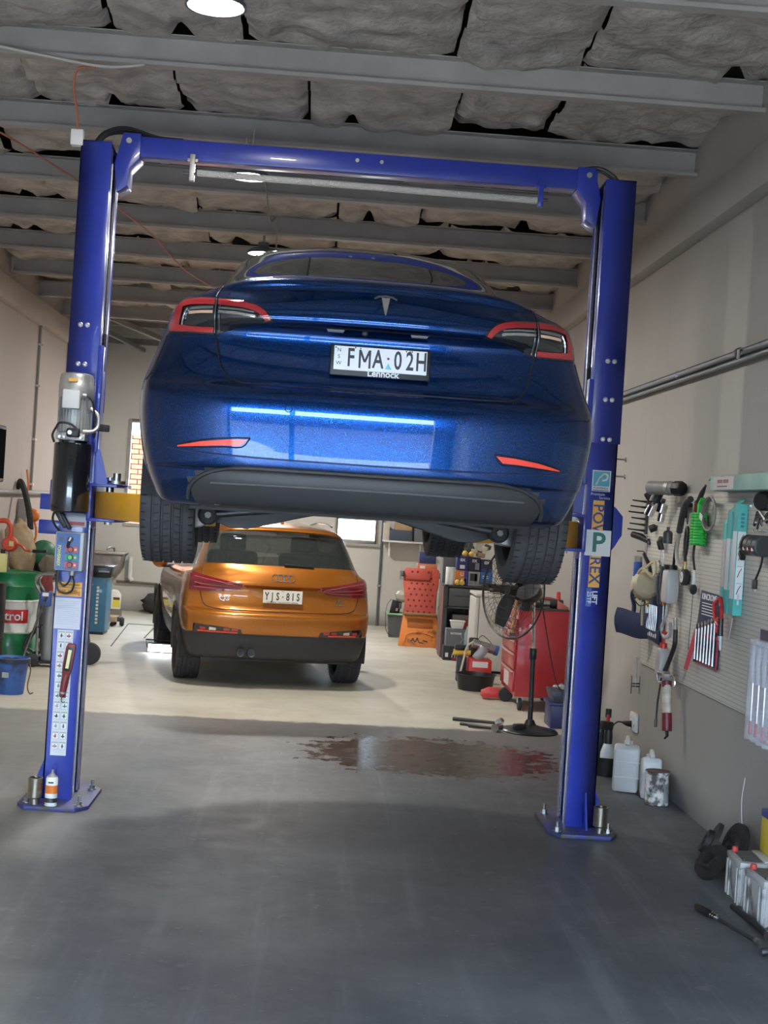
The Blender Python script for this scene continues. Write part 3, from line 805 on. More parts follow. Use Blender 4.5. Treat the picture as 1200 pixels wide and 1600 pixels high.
# ================================================================== CEILING LAMPS
M_led = mat('led_lens', (1.0, 1.0, 0.97), 0.3, emit=60.0)
def highbay(label, loc, k=1.0, hang=0.16):
    t = thing('high_bay_lamp', label, 'lamp', loc, group='LED high bay lamps')
    MB().lathe([(0.0, 0.10), (0.045, 0.10), (0.05, 0.05), (0.10, 0.045), (0.135, 0.02), (0.14, 0.0), (0.128, 0.0), (0.125, 0.012), (0.0, 0.012)], 32).build('housing', mat('lamp_housing', (0.10, 0.11, 0.13), 0.45), t)
    MB().lathe([(0.0, 0.004), (0.12, 0.004), (0.12, 0.010), (0.0, 0.010)], 32).build('lens', M_led, t)
    MB().tube([(0, 0, 0.10), (0, 0, hang)], 0.012, 8).build('hanger', M_steel, t)
    ld = bpy.data.lights.new('led_light', 'AREA')
    ld.shape = 'DISK'; ld.size = 0.24; ld.energy = LED_POWER * k; ld.color = (1.0, 0.975, 0.93)
    lo = bpy.data.objects.new('led_light', ld); COL.objects.link(lo); lo.parent = t; lo.location = (0, 0, -0.004)
    return t
highbay('glaring LED lamp above the front of the bay, nearest of the ceiling lamps', (-0.60, 6.38, 3.975))
highbay('LED lamp under the purlins just behind the lift beam', (-0.585, 9.21, 3.862), hang=0.215)
highbay('LED lamp over the rear of the orange car, half hidden by the raised sedan', (-0.60, 12.04, 3.858), 2.2)
highbay('added unseen LED lamp beyond the front of the orange car, brightening the back wall', (-0.60, 17.70, 3.748), 3.2)  # extra lamp hidden behind the sedan, added to brighten the back wall

# ================================================================== CARS
def paint(name, col, flake, rough=0.28, spec_metal=0.55):
    m, nt, b = _new(name)
    L = nt.links
    tc = node(nt, 'ShaderNodeTexCoord')
    vo = node(nt, 'ShaderNodeTexVoronoi'); vo.inputs['Scale'].default_value = 900
    L.new(tc.outputs['Object'], vo.inputs['Vector'])
    n = noise_n(nt, tc.outputs['Object'], 500, 2)
    c = mixc(nt, smooth(nt, n, 0.45, 0.75), col, flake)
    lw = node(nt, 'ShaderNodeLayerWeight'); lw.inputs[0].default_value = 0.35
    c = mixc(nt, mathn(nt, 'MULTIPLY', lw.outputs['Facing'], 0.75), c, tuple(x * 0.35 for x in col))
    L.new(c, b.inputs['Base Color'])
    b.inputs['Metallic'].default_value = spec_metal
    b.inputs['Roughness'].default_value = rough
    b.inputs['Coat Weight'].default_value = 0.8
    b.inputs['Coat Roughness'].default_value = 0.02
    MATS[name] = m
    return m

def spline_rows(rows, nu, nv):
    # rows: list of levels, each a list of control points; returns dense grid
    a = [cr(r, nu) for r in rows]
    cols = list(zip(*a))
    b = [cr(c, nv) for c in cols]
    return [list(r) for r in zip(*b)]          # [level sample][u sample]

def sup(f, n):
    f = min(max(f, 0.0), 1.0)
    return 1 - max(0.0, 1 - f ** n) ** (1.0 / n)

class Car:
    def __init__(self, root, rows, nu, nv, classify, arches, split_names):
        self.root = root
        G = spline_rows(rows, nu, nv)
        self.G = G
        nr, nc = len(G), len(G[0])
        pts = [p for r in G for p in r]
        parts = {}
        tris = []
        def idx(i, j): return i * nc + j
        # snap vertices near a wheel arch to its edge
        for (yc_, zc_, rad, xmin) in arches:
            for p in pts:
                if p.x > xmin:
                    d = math.hypot(p.y - yc_, p.z - zc_)
                    if rad - 0.022 < d < rad + 0.028 and p.z < zc_ + rad + 0.1:
                        k = rad / d
                        p.y = yc_ + (p.y - yc_) * k; p.z = zc_ + (p.z - zc_) * k
        for i in range(nr - 1):
            for j in range(nc - 1):
                q = [idx(i, j), idx(i, j + 1), idx(i + 1, j + 1), idx(i + 1, j)]
                c = (pts[q[0]] + pts[q[1]] + pts[q[2]] + pts[q[3]]) / 4
                cut = False
                for (yc_, zc_, rad, xmin) in arches:
                    if c.x > xmin and math.hypot(c.y - yc_, c.z - zc_) < rad: cut = True
                if cut: continue
                parts.setdefault(classify(i / nv, j / nu, c), []).append(q)
        self.ob = {}
        allf = []
        mirror = [Vector((-p.x, p.y, p.z)) for p in pts]
        n = len(pts)
        for key, fs in parts.items():
            used = sorted({i for f in fs for i in f})
            mp = {u: k for k, u in enumerate(used)}
            mb = MB()
            mb.add([pts[u] for u in used], [tuple(mp[i] for i in f) for f in fs])
            mb.add([mirror[u] for u in used], [tuple(mp[i] for i in reversed(f)) for f in fs])
            name, m = split_names[key]
            self.ob[key] = mb.build(name, m, root, ang=50)
            allf += [tuple(f) for f in fs] + [tuple(i + n for i in reversed(f)) for f in fs]
        self.bvh = BVHTree.FromPolygons([tuple(p) for p in pts + mirror], allf)
    def hit(self, x, z, off=0.0):
        # point of the rear skin met looking forward at (x, z)
        h, nrm, _, _ = self.bvh.ray_cast(Vector((x, -1.0, z)), Vector((0, 1, 0)), 4.0)
        if h is None:
            h, nrm, _, _ = self.bvh.find_nearest(Vector((x, 0.3, z)))
        if nrm.y > 0: nrm = -nrm
        return h + nrm * off
    def strip(self, name, m, parent, top, bot, nt=24, ns=6, off=0.004, depth=0.008, s=1):
        # skin patch between two polylines given as (x, z); mirrored for s = -1
        def samp(pl, t):
            L_ = [0]
            for a, b in zip(pl[:-1], pl[1:]): L_.append(L_[-1] + math.hypot(b[0] - a[0], b[1] - a[1]))
            d = t * L_[-1]
            return (interp(d, L_, [p[0] for p in pl]), interp(d, L_, [p[1] for p in pl]))
        rows = []
        for i in range(nt + 1):
            a, b = samp(top, i / nt), samp(bot, i / nt)
            rows.append([(s * lerp(a[0], b[0], k / ns), lerp(a[1], b[1], k / ns)) for k in range(ns + 1)])
        mb = MB()
        V = [[self.hit(x, z, off) for x, z in r] for r in rows]
        B = [[p + Vector((0, depth, 0)) for p in r] for r in V]
        flat = [p for r in V for p in r]
        nn = ns + 1
        fs = [(i * nn + k, (i + 1) * nn + k, (i + 1) * nn + k + 1, i * nn + k + 1) for i in range(nt) for k in range(ns)]
        o = len(flat)
        rim = [(i, 0) for i in range(nt + 1)] + [(nt, k) for k in range(1, nn)] + [(i, ns) for i in range(nt - 1, -1, -1)] + [(0, k) for k in range(ns - 1, 0, -1)]
        back = [B[i][k] for i, k in rim]
        q = len(rim)
        for a in range(q):
            b_ = (a + 1) % q
            fs.append((rim[a][0] * nn + rim[a][1], rim[b_][0] * nn + rim[b_][1], o + b_, o + a))
        mb.add(flat + back, fs)
        return mb.build(name, m, parent, ang=60)
    def line(self, name, m, parent, pl, r=0.004, off=0.0, n=6, s=1, sub=6):
        P = [Vector((p[0], p[1], 0)) for p in pl]
        P = cr(P, sub) if len(P) > 2 else P
        return MB().tube([self.hit(s * p.x, p.y, off) for p in P], r, n).build(name, m, parent)

def wheel(root, name, x, y, z, rad, wid, s, rim_mat, nsp=10, grooves=4):
    # s = +1: outer side towards +x
    t = thing(name, '', '', (0, 0, 0)); del t['label']; del t['category']
    t.parent = root; t.location = (x, y, z)
    hw = wid / 2
    prof = [(rad * 0.70, -hw * 0.80), (rad * 0.78, -hw * 0.98), (rad * 0.88, -hw), (rad * 0.955, -hw * 0.94), (rad * 0.985, -hw * 0.84), (rad * 0.995, -hw * 0.74)]
    g = [(-0.52,), (-0.19,), (0.19,), (0.52,)]
    for (c,) in g:
        w_ = 0.045
        prof += [(rad, hw * (c - w_ - 0.01)), (rad - 0.009, hw * (c - w_ + 0.012)), (rad - 0.009, hw * (c + w_ - 0.012)), (rad, hw * (c + w_ + 0.01))]
    prof += [(rad * 0.995, hw * 0.74), (rad * 0.985, hw * 0.84), (rad * 0.955, hw * 0.94), (rad * 0.88, hw), (rad * 0.78, hw * 0.98), (rad * 0.70, hw * 0.80)]
    ty = MB().lathe(prof, 72, axis='X')
    ty.f = [f for f in ty.f if len(f) == 4]
    tyre = ty.build('tyre', mat('tyre_rubber', (0.050, 0.048, 0.050), 0.68, var=0.2, scale=30), t, ang=30)
    sp = MB()
    for k in range(56):
        a = 2 * PI * k / 56
        for (c0, c1, tilt) in ((-0.93, -0.62, 0.0), (0.62, 0.93, 0.0), (-0.46, -0.30, 0.05), (0.28, 0.46, -0.05), (-0.12, 0.06, 0.06)):
            aa = a + (0.04 if c0 > 0 else 0)
            pr = rad * (0.998 - 0.016 * max(0, max(abs(c0), abs(c1)) - 0.8) / 0.13 * 0.5)
            M = Matrix.Rotation(aa, 3, 'X')
            pc = M @ Vector((hw * (c0 + c1) / 2, 0, pr - 0.0005))
            sp.box(pc, (hw * (c1 - c0), 0.0042, 0.003), rot=M @ Matrix.Rotation(tilt * 4, 3, 'Z'))
    so = sp.build('tread_sipes', mat('tread_groove_dark', (0.008, 0.008, 0.009), 0.8), t, weld=False)
    so['kind'] = 'stuff'
    rb_ = MB().lathe([(rad * 0.72, -hw * 0.85), (rad * 0.69, -hw * 0.70), (rad * 0.62, -hw * 0.3), (rad * 0.62, hw * 0.5), (rad * 0.69, hw * 0.75), (rad * 0.72, hw * 0.85)], 48, axis='X')
    rb_.f = [f for f in rb_.f if len(f) == 4]
    rim = rb_.build('rim', rim_mat, t)
    spk = MB()
    for k in range(nsp):
        M = Matrix.Rotation(2 * PI * k / nsp, 3, 'X')
        spk.box(M @ Vector((s * hw * 0.62, 0, rad * 0.38)), (0.03, 0.045, rad * 0.56), rot=M)
    spk.lathe([(0.0, s * hw * 0.5), (0.06, s * hw * 0.5), (0.07, s * hw * 0.72), (0.0, s * hw * 0.76)], 18, axis='X')
    spk.build('spokes', rim_mat, t, bev=0.004)
    MB().lathe([(0.0, -s * hw * 0.05), (0.17, -s * hw * 0.05), (0.17, s * hw * 0.12), (0.0, s * hw * 0.12)], 36, axis='X').build('brake_disc', M_darksteel, t)
    return t

# ---------------------------------------------------------------- blue sedan on the lift
M_blue = paint('deep_blue_metallic', (0.001, 0.016, 0.085), (0.003, 0.16, 0.66), 0.21, 0.88)
M_cglass = mat('car_glass_black', (0.010, 0.012, 0.012), 0.03, coat=0.0)
M_trim = mat('bumper_plastic', (0.034, 0.033, 0.034), 0.45, bump=0.05, bscale=300)
sedan = thing('sedan', 'dark blue sedan raised on the lift, seen from behind', 'car', (0.20, 5.42, 1.53), R(2.3))
FX = [0, 0.25, 0.47, 0.66, 0.80, 0.90, 0.965]
SY = [0.55, 0.98, 1.5, 2.3, 3.2, 3.85, 4.25]
SW = [1.0, 1.004, 0.99, 0.985, 0.985, 0.965, 0.90]
def level(z, y0, W, n=2.8, D=0.52, zs=None, zf=None, wr=None, fy=4.69):
    # one height line round half the car: rear centre, corner, flank, nose
    zs = zs or (z,) * 7
    wr = wr or SW
    zf = zf if zf is not None else zs[-1]
    pts = []
    for f in FX:
        zz = lerp(z, zs[0], f ** 2.0)
        pts.append((f * W, y0 + (D - y0 + 0.0) * sup(f, n), zz))
    for k in range(7):
        pts.append((W * wr[k], SY[k], zs[k]))
    for f, dy in ((0.80, 0.20), (0.55, 0.33), (0.0, 0.42)):
        pts.append((W * f * 0.93, 4.25 + dy + (fy - 4.69), lerp(zs[-1], zf, 0.6)))
    return pts
def rowpts(*p): return list(p)
rows = [
    level(0.205, 0.17, 0.80, 3.0),
    level(0.225, 0.10, 0.845, 3.0),
    level(0.300, 0.055, 0.885, 3.0),
    level(0.352, 0.045, 0.905, 3.0),
    level(0.372, 0.022, 0.912, 3.0),
    level(0.45, 0.010, 0.930, 3.0),
    level(0.56, 0.0, 0.946, 3.0),
    level(0.635, 0.006, 0.946, 3.0),
    level(0.672, 0.028, 0.943, 2.9),
    level(0.715, 0.072, 0.935, 2.8),
    level(0.80, 0.105, 0.905, 2.7),
    level(0.895, 0.118, 0.872, 2.7),
    level(0.932, 0.085, 0.858, 2.7, zs=(0.925, 0.90, 0.88, 0.87, 0.86, 0.84, 0.76)),
    level(0.955, 0.060, 0.850, 2.7, zs=(0.955, 0.935, 0.91, 0.89, 0.88, 0.86, 0.78)),
    level(1.01, 0.070, 0.832, 2.6, zs=(1.005, 0.985, 0.95, 0.92, 0.90, 0.88, 0.79)),
    level(1.085, 0.115, 0.795, 2.5, zs=(1.045, 1.025, 0.985, 0.95, 0.925, 0.90, 0.80)),
    # rear lip, shoulder, bonnet edge
    [(0, .165, 1.138), (.21, .167, 1.136), (.38, .18, 1.130), (.52, .22, 1.118), (.62, .30, 1.100), (.685, .42, 1.085), (.72, .52, 1.075),
     (.735, .60, 1.068), (.765, .98, 1.045), (.79, 1.5, 1.01), (.80, 2.3, .975), (.80, 3.2, .95), (.74, 3.85, .93), (.62, 4.25, .83), (.45, 4.35, .79), (.3, 4.42, .775), (0, 4.46, .77)],
    # glass base, belt line
    [(0, .47, 1.188), (.20, .475, 1.187), (.36, .49, 1.182), (.48, .53, 1.172), (.57, .59, 1.158), (.62, .66, 1.140), (.655, .74, 1.122),
     (.675, .84, 1.105), (.705, 1.08, 1.075), (.725, 1.5, 1.045), (.735, 2.3, 1.01), (.72, 3.2, .985), (.64, 3.6, .985), (.55, 3.75, .98), (.38, 3.85, .985), (.2, 3.9, .99), (0, 3.92, .99)],
    # C-pillar, mid glass
    [(0, .86, 1.315), (.18, .865, 1.314), (.33, .88, 1.308), (.45, .91, 1.295), (.535, .95, 1.275), (.585, 1.0, 1.252), (.615, 1.06, 1.235),
     (.63, 1.13, 1.225), (.645, 1.30, 1.225), (.655, 1.65, 1.225), (.655, 2.3, 1.215), (.64, 3.0, 1.19), (.585, 3.22, 1.19), (.52, 3.33, 1.20), (.36, 3.42, 1.205), (.18, 3.46, 1.21), (0, 3.48, 1.21)],
    # roof rail
    [(0, 1.27, 1.415), (.17, 1.275, 1.413), (.31, 1.29, 1.405), (.42, 1.31, 1.392), (.49, 1.34, 1.372), (.53, 1.38, 1.355), (.55, 1.44, 1.345),
     (.558, 1.52, 1.343), (.567, 1.70, 1.350), (.57, 2.0, 1.36), (.567, 2.35, 1.36), (.555, 2.72, 1.345), (.50, 2.85, 1.35), (.43, 2.92, 1.36), (.3, 2.98, 1.37), (.15, 3.0, 1.375), (0, 3.02, 1.375)],
    # roof spine
    [(0, 1.62, 1.472), (.06, 1.63, 1.472), (.12, 1.64, 1.470), (.17, 1.66, 1.467), (.21, 1.69, 1.462), (.24, 1.73, 1.459), (.25, 1.80, 1.458),
     (.255, 1.86, 1.46), (.26, 1.95, 1.462), (.26, 2.12, 1.465), (.255, 2.3, 1.462), (.25, 2.45, 1.455), (.22, 2.55, 1.455), (.18, 2.6, 1.456), (.12, 2.63, 1.457), (.06, 2.65, 1.457), (0, 2.66, 1.457)],
    [(0, 1.9, 1.483)] * 5 + [(0, 1.93, 1.483), (0, 1.96, 1.484), (0, 2.0, 1.484), (0, 2.05, 1.484), (0, 2.12, 1.484), (0, 2.2, 1.483), (0, 2.28, 1.482), (0, 2.33, 1.481), (0, 2.36, 1.48), (0, 2.38, 1.48), (0, 2.4, 1.48), (0, 2.41, 1.479)],
]
for k_, dz in ((18, 0.018), (19, 0.045), (20, 0.036), (21, 0.032)):
    rows[k_] = [(p[0], p[1], p[2] + dz * (1.0 if p[1] < 2.4 else 0.3)) for p in rows[k_]]
def cls(i, j, c):
    if c.y < 1.0 and i < 3.5 and j < (4.0 if i < 2.3 else 3.66 if i < 2.8 else 3.3 if i < 3.2 else 2.8): return 'diff'
    if i >= 18.6: return 'roof'
    if i >= 16.5 and j < 5.7: return 'rearglass'
    if 17.1 <= i < 18.9 and j >= 8.0: return 'side'
    return 'body'
car1 = Car(sedan, rows, 6, 6, cls, [(0.978, 0.315, 0.375, 0.55), (3.853, 0.33, 0.37, 0.55)],
           {'diff': ('lower_bumper', M_trim), 'roof': ('glass_roof', M_cglass), 'rearglass': ('rear_window', M_cglass),
            'side': ('side_windows', M_cglass), 'body': ('body', M_blue)})
body1 = car1.ob['body']
# arch lips, liners, floor
for yc_ in (0.978, 3.853):
    for s in (-1, 1):
        MB().tube([(s * interp(a, [0, 90, 180], [0.915, 0.945, 0.905]), yc_ + 0.375 * math.cos(R(a)), 0.32 + 0.375 * math.sin(R(a))) for a in range(-12, 193, 8)], 0.009, 6).build('arch_lip', M_blue, body1)
        ln = MB()
        ln.grid(lambda u, v: (s * lerp(0.50, 0.925, v), yc_ + 0.392 * math.cos(R(-12 + 204 * u)), 0.32 + 0.392 * math.sin(R(-12 + 204 * u))), 24, 3)
        ln.build('wheel_liner', mat('liner_felt', (0.02, 0.02, 0.021), 0.8), sedan)
un_ = MB().prism([(-0.72, 0.62, 0.19), (0.72, 0.62, 0.19), (0.72, 4.4, 0.19), (-0.72, 4.4, 0.19)], (0, 0, 0.05))
un_.build('undertray', M_black, sedan)
MB().bx(-0.60, 0.60, 0.17, 0.66, 0.215, 0.24).build('rear_undertray', M_black, sedan)
MB().bx(-0.5, 0.5, 0.62, 4.0, 0.24, 0.5).build('battery_case', M_black, sedan)
MB().bx(-0.70, 0.70, 0.3, 0.6, 0.26, 0.6).build('crash_structure', M_black, sedan)
# seams of the boot lid
gapm = mat('panel_gap', (0.004, 0.005, 0.008), 0.6)
LID = [(0.642, 1.028), (0.640, 0.96), (0.636, 0.885), (0.622, 0.81), (0.600, 0.745), (0.555, 0.703), (0.47, 0.692), (0.24, 0.690), (0.0, 0.689)]
for s in (-1, 1):
    car1.line('boot_seam', gapm, body1, LID[2:], 0.0042, 0.0005, s=s)
    car1.line('boot_seam', gapm, body1, [(0.645, 1.035), (0.637, 1.06), (0.62, 1.085)], 0.0035, 0, s=s)
    car1.line('bumper_seam', gapm, body1, [(0.835, 0.885), (0.862, 0.80), (0.885, 0.735), (0.91, 0.70)], 0.003, 0.0, s=s)
    car1.line('bumper_crease', mat('crease_blue', (0.006, 0.018, 0.10), 0.3, 0.4, coat=1.0), body1, [(0.0, 0.402), (0.4, 0.405), (0.66, 0.415), (0.80, 0.43)], 0.005, -0.002, s=s)
# tail lamps
M_lred = mat('lamp_red', (0.42, 0.020, 0.028), 0.12, coat=1.0)
M_lblk = mat('lamp_black', (0.010, 0.011, 0.012), 0.06, coat=1.0)
M_lchr = mat('lamp_chrome', (0.80, 0.80, 0.80), 0.10, 0.9)
M_lamb = mat('lamp_amber', (0.80, 0.52, 0.36), 0.25)
tx = [0.413, 0.43, 0.452, 0.48, 0.52, 0.58, 0.645, 0.70, 0.745, 0.775, 0.797, 0.812, 0.823, 0.829]
tz = [0.940, 0.968, 0.990, 1.006, 1.016, 1.024, 1.030, 1.034, 1.034, 1.028, 1.010, 0.980, 0.935, 0.896]
btx = [0.413, 0.47, 0.52, 0.56, 0.60, 0.636, 0.66, 0.74, 0.829]
btz = [0.934, 0.931, 0.925, 0.913, 0.897, 0.884, 0.884, 0.887, 0.891]
T = lambda x: interp(x, tx, tz)
Bz = lambda x: interp(x, btx, btz)
def xs_(a, b, n=14): return [lerp(a, b, k / n) for k in range(n + 1)]
for s in (-1, 1):
    lo = car1.strip('tail_lamp', M_lblk, sedan, [(x, T(x)) for x in xs_(0.642, 0.829, 20)], [(x, Bz(x)) for x in xs_(0.642, 0.829, 20)], 26, 8, 0.004, s=s)
    lo['label'] = 'outer tail lamp with red ring'
    li = car1.strip('boot_lamp', M_lblk, sedan, [(x, T(x)) for x in xs_(0.413, 0.634, 20)], [(x, Bz(x)) for x in xs_(0.413, 0.634, 20)], 26, 8, 0.004, s=s)
    li['label'] = 'inner tail lamp on the boot lid'
    # red light guide
    car1.strip('red_guide', M_lred, lo, [(x, T(x) - 0.006) for x in xs_(0.645, 0.795)], [(x, T(x) - 0.034) for x in xs_(0.645, 0.780)], 18, 3, 0.008, s=s)
    car1.strip('red_guide', M_lred, lo, [(0.772, 1.020), (0.775, 0.97), (0.782, 0.93), (0.786, 0.897)], [(0.793, 1.008), (0.808, 0.975), (0.819, 0.935), (0.825, 0.899)], 18, 3, 0.0085, s=s)
    car1.strip('red_guide', M_lred, lo, [(0.645, 0.918), (0.70, 0.919), (0.79, 0.925)], [(0.645, 0.891), (0.70, 0.892), (0.80, 0.897)], 14, 3, 0.008, s=s)
    car1.strip('red_guide', M_lred, li, [(0.424, 0.948), (0.437, 0.966), (0.456, 0.985), (0.484, 1.000), (0.53, 1.011), (0.632, 1.022)], [(0.444, 0.943), (0.458, 0.957), (0.474, 0.969), (0.498, 0.979), (0.54, 0.988), (0.632, 0.997)], 22, 3, 0.008, s=s)
    # clear section
    car1.strip('light_bar', M_lchr, li, [(0.485, 0.962), (0.55, 0.970), (0.628, 0.974)], [(0.485, 0.953), (0.55, 0.960), (0.628, 0.964)], 12, 2, 0.008, s=s)
    car1.strip('reflector_bar', mat('lamp_grey', (0.30, 0.30, 0.29), 0.2, 0.5), li, [(0.49, 0.974), (0.55, 0.983), (0.628, 0.988)], [(0.49, 0.969), (0.55, 0.977), (0.628, 0.981)], 12, 2, 0.007, s=s)
    car1.strip('indicator_bar', M_lamb, lo, [(0.650, 0.974), (0.70, 0.974), (0.746, 0.972)], [(0.650, 0.963), (0.70, 0.963), (0.746, 0.961)], 12, 2, 0.008, s=s)
    car1.strip('reflector_bar', MATS['lamp_grey'], lo, [(0.650, 0.992), (0.70, 0.991), (0.745, 0.988)], [(0.650, 0.981), (0.70, 0.980), (0.745, 0.978)], 12, 2, 0.007, s=s)
    car1.line('chrome_edge', M_lchr, lo, [(0.752, 0.985), (0.762, 0.965), (0.768, 0.94), (0.770, 0.925)], 0.0035, 0.008, s=s)
    car1.line('lens_joint', mat('lens_joint', (0.2, 0.2, 0.2), 0.2, 0.6), lo, [(0.640, 1.024), (0.641, 0.955), (0.640, 0.890)], 0.0028, 0.006, s=s)
    car1.line('lens_joint', MATS['lens_joint'], li, [(0.622, 1.01), (0.624, 0.955), (0.622, 0.895)], 0.0022, 0.007, s=s)
    # rear reflectors
    r_ = car1.strip('rear_reflector', mat('reflex_red', (1.0, 0.075, 0.04), 0.35, coat=0.6), sedan, [(0.483, 0.474), (0.56, 0.470), (0.66, 0.458), (0.755, 0.438)], [(0.512, 0.448), (0.58, 0.446), (0.66, 0.440), (0.755, 0.433)], 18, 3, 0.004, s=s)
    r_['label'] = 'long bright red rear reflector'
    car1.line('surround', gapm, r_, [(0.475, 0.480), (0.56, 0.475), (0.66, 0.463), (0.762, 0.437), (0.66, 0.435), (0.58, 0.441), (0.505, 0.443), (0.475, 0.480)], 0.003, 0.001, s=s, sub=3)
    for (x, z) in ((0.335, 0.602), (0.762, 0.585)):
        p = car1.hit(s * x, z, 0.001)
        MB().tube([car1.hit(s * x + 0.0135 * math.cos(R(a)), z + 0.0135 * math.sin(R(a)), 0.0) for a in range(0, 360, 20)], 0.0016, 5, closed=True).build('parking_sensor', gapm, sedan)
# lip edge highlight, boot recess shelf, camera
car1.strip('boot_shelf', gapm, body1, [(-0.40, 0.934), (0.0, 0.937), (0.40, 0.934)], [(-0.40, 0.929), (0.0, 0.930), (0.40, 0.929)], 20, 1, 0.0015)
for x in (-0.17, 0.16):
    car1.strip('plate_lamp', mat('plate_lamp_clear', (0.30, 0.30, 0.34), 0.3), sedan, [(x - 0.035, 0.930), (x + 0.035, 0.930)], [(x - 0.03, 0.921), (x + 0.03, 0.921)], 4, 1, 0.003)
p = car1.hit(-0.055, 0.922, 0.0)
MB().lathe([(0.0, -0.010), (0.006, -0.010), (0.011, -0.007), (0.012, 0.006)], 16, axis='Y', c=p).build('rear_camera', M_black, sedan)
# emblem: a stylised T
ec = 0.018
em = thing('emblem', '', ''); del em['label']; del em['category']; em.parent = sedan
st = [(ec - 0.017, 1.064), (ec + 0.017, 1.064), (ec + 0.004, 0.996), (ec, 0.990), (ec - 0.004, 0.996)]
pp_ = [car1.hit(x, z, 0.005) for x, z in st]
MB().prism(pp_, (0, 0.006, 0)).build('stem', M_chrome, em, ang=20)
arm_ = [(ec - 0.046, 1.060), (ec - 0.03, 1.071), (ec, 1.075), (ec + 0.03, 1.071), (ec + 0.046, 1.060), (ec + 0.042, 1.054), (ec + 0.025, 1.063), (ec, 1.067), (ec - 0.025, 1.063), (ec - 0.042, 1.054)]
MB().prism([car1.hit(x, z, 0.005) for x, z in arm_], (0, 0.006, 0)).build('crossbar', M_chrome, em, ang=20)
# number plate
def number_plate(par, loc, rot, w_, h_, frame, white):
    t = thing('number_plate', '', ''); del t['label']; del t['category']; t.parent = par; t.location = loc; t.rotation_euler = rot
    if frame:
        MB().box((0, 0.004, -0.006), (w_ + 0.026, 0.012, h_ + 0.030)).build('frame', M_black, t, bev=0.004)
    MB().box((0, -0.0035, 0), (w_, 0.003, h_)).build('plate_panel', white, t, bev=0.001, seg=1)
    return t
M_plw = mat('plate_white', (0.90, 0.90, 0.90), 0.4)
pl = number_plate(sedan, (0.011, 0.078, 0.818), (R(-6), 0, 0), 0.365, 0.094, True, M_plw)
M_pink = mat('plate_ink', (0.045, 0.042, 0.05), 0.5)
for ch, x in (('F', -0.117), ('M', -0.062), ('A', -0.010), ('0', 0.068), ('2', 0.115), ('H', 0.160)):
    if ch == 'M':
        g_ = MB()
        for q in ([(-0.0235, -0.036), (-0.0155, -0.036), (-0.0155, 0.036), (-0.0235, 0.036)], [(0.0155, -0.036), (0.0235, -0.036), (0.0235, 0.036), (0.0155, 0.036)],
                  [(-0.0235, 0.036), (-0.0145, 0.036), (0.0045, -0.012), (-0.0045, -0.012)], [(0.0145, 0.036), (0.0235, 0.036), (0.0045, -0.012), (-0.0045, -0.012)]):
            g_.prism([(x + a, -0.0063, b) for a, b in q], (0, 0.001, 0))
        g_.build('character', M_pink, pl, weld=False)
        continue
    text('character', ch, 0.102, M_pink, pl, (x, -0.0055, 0.0), sx=0.60 if ch == 'M' else 0.62, bold=0.0002 if ch == 'M' else 0.0016)
for ch, z in (('N', 0.030), ('S', 0.004), ('W', -0.022)):
    text('state_letter', ch, 0.021, M_pink, pl, (-0.163, -0.0055, z))
MB().cyl((0.030, -0.0058, 0.008), (0.030, -0.005, 0.008), 0.005, n=10).build('dot', mat('dot_maroon', (0.25, 0.05, 0.08), 0.5), pl)
MB().prism([(0.018, -0.0058, -0.034), (0.044, -0.0058, -0.034), (0.031, -0.0058, -0.010)], (0, 0.001, 0)).build('rego_triangle', mat('rego_teal', (0.20, 0.62, 0.70), 0.5), pl)
text('dealer_name', 'Lennock', 0.036, M_paper, pl, (0.012, -0.0075, -0.0555), bold=0.0010)
for x, z in ((-0.176, 0.04), (0.176, 0.04), (-0.10, 0.043), (-0.08, 0.041), (0.10, 0.042), (0.114, 0.042), (0.122, 0.042)):
    MB().cyl((x, -0.006, z), (x, -0.004, z), 0.003, n=8).build('plate_screw', M_pink, pl)
# diffuser details
for s in (-1, 1):
    car1.line('diffuser_edge', M_trim, car1.ob['diff'], [(0, 0.366), (0.3, 0.366), (0.50, 0.365), (0.60, 0.350), (0.665, 0.320), (0.700, 0.28), (0.705, 0.235)], 0.009, 0.001, s=s)
car1.line('diffuser_lip', mat('trim_edge', (0.10, 0.10, 0.105), 0.4), car1.ob['diff'], [(-0.62, 0.300), (-0.3, 0.304), (0, 0.305), (0.3, 0.304), (0.62, 0.300)], 0.004, 0.0)
for x in (-0.31, 0.30):
    MB().box(car1.hit(x, 0.338, 0.001), (0.018, 0.004, 0.004)).build('clip', M_black, sedan)
for s in (-1, 1):
    car1.strip('tow_cover', M_trim, car1.ob['diff'], [(s * 0.26, 0.290), (s * 0.32, 0.290)], [(s * 0.26, 0.272), (s * 0.32, 0.272)], 4, 2, 0.003)
# wheels hang at full droop
M_rim = mat('rim_dark_grey', (0.06, 0.06, 0.065), 0.4, 0.7)
for s in (-1, 1):
    wheel(sedan, 'rear_wheel', s * 0.815, 0.978, 0.272, 0.334, 0.238, s, M_rim)
    wheel(sedan, 'front_wheel', s * 0.80, 3.853, 0.275, 0.334, 0.238, s, M_rim)
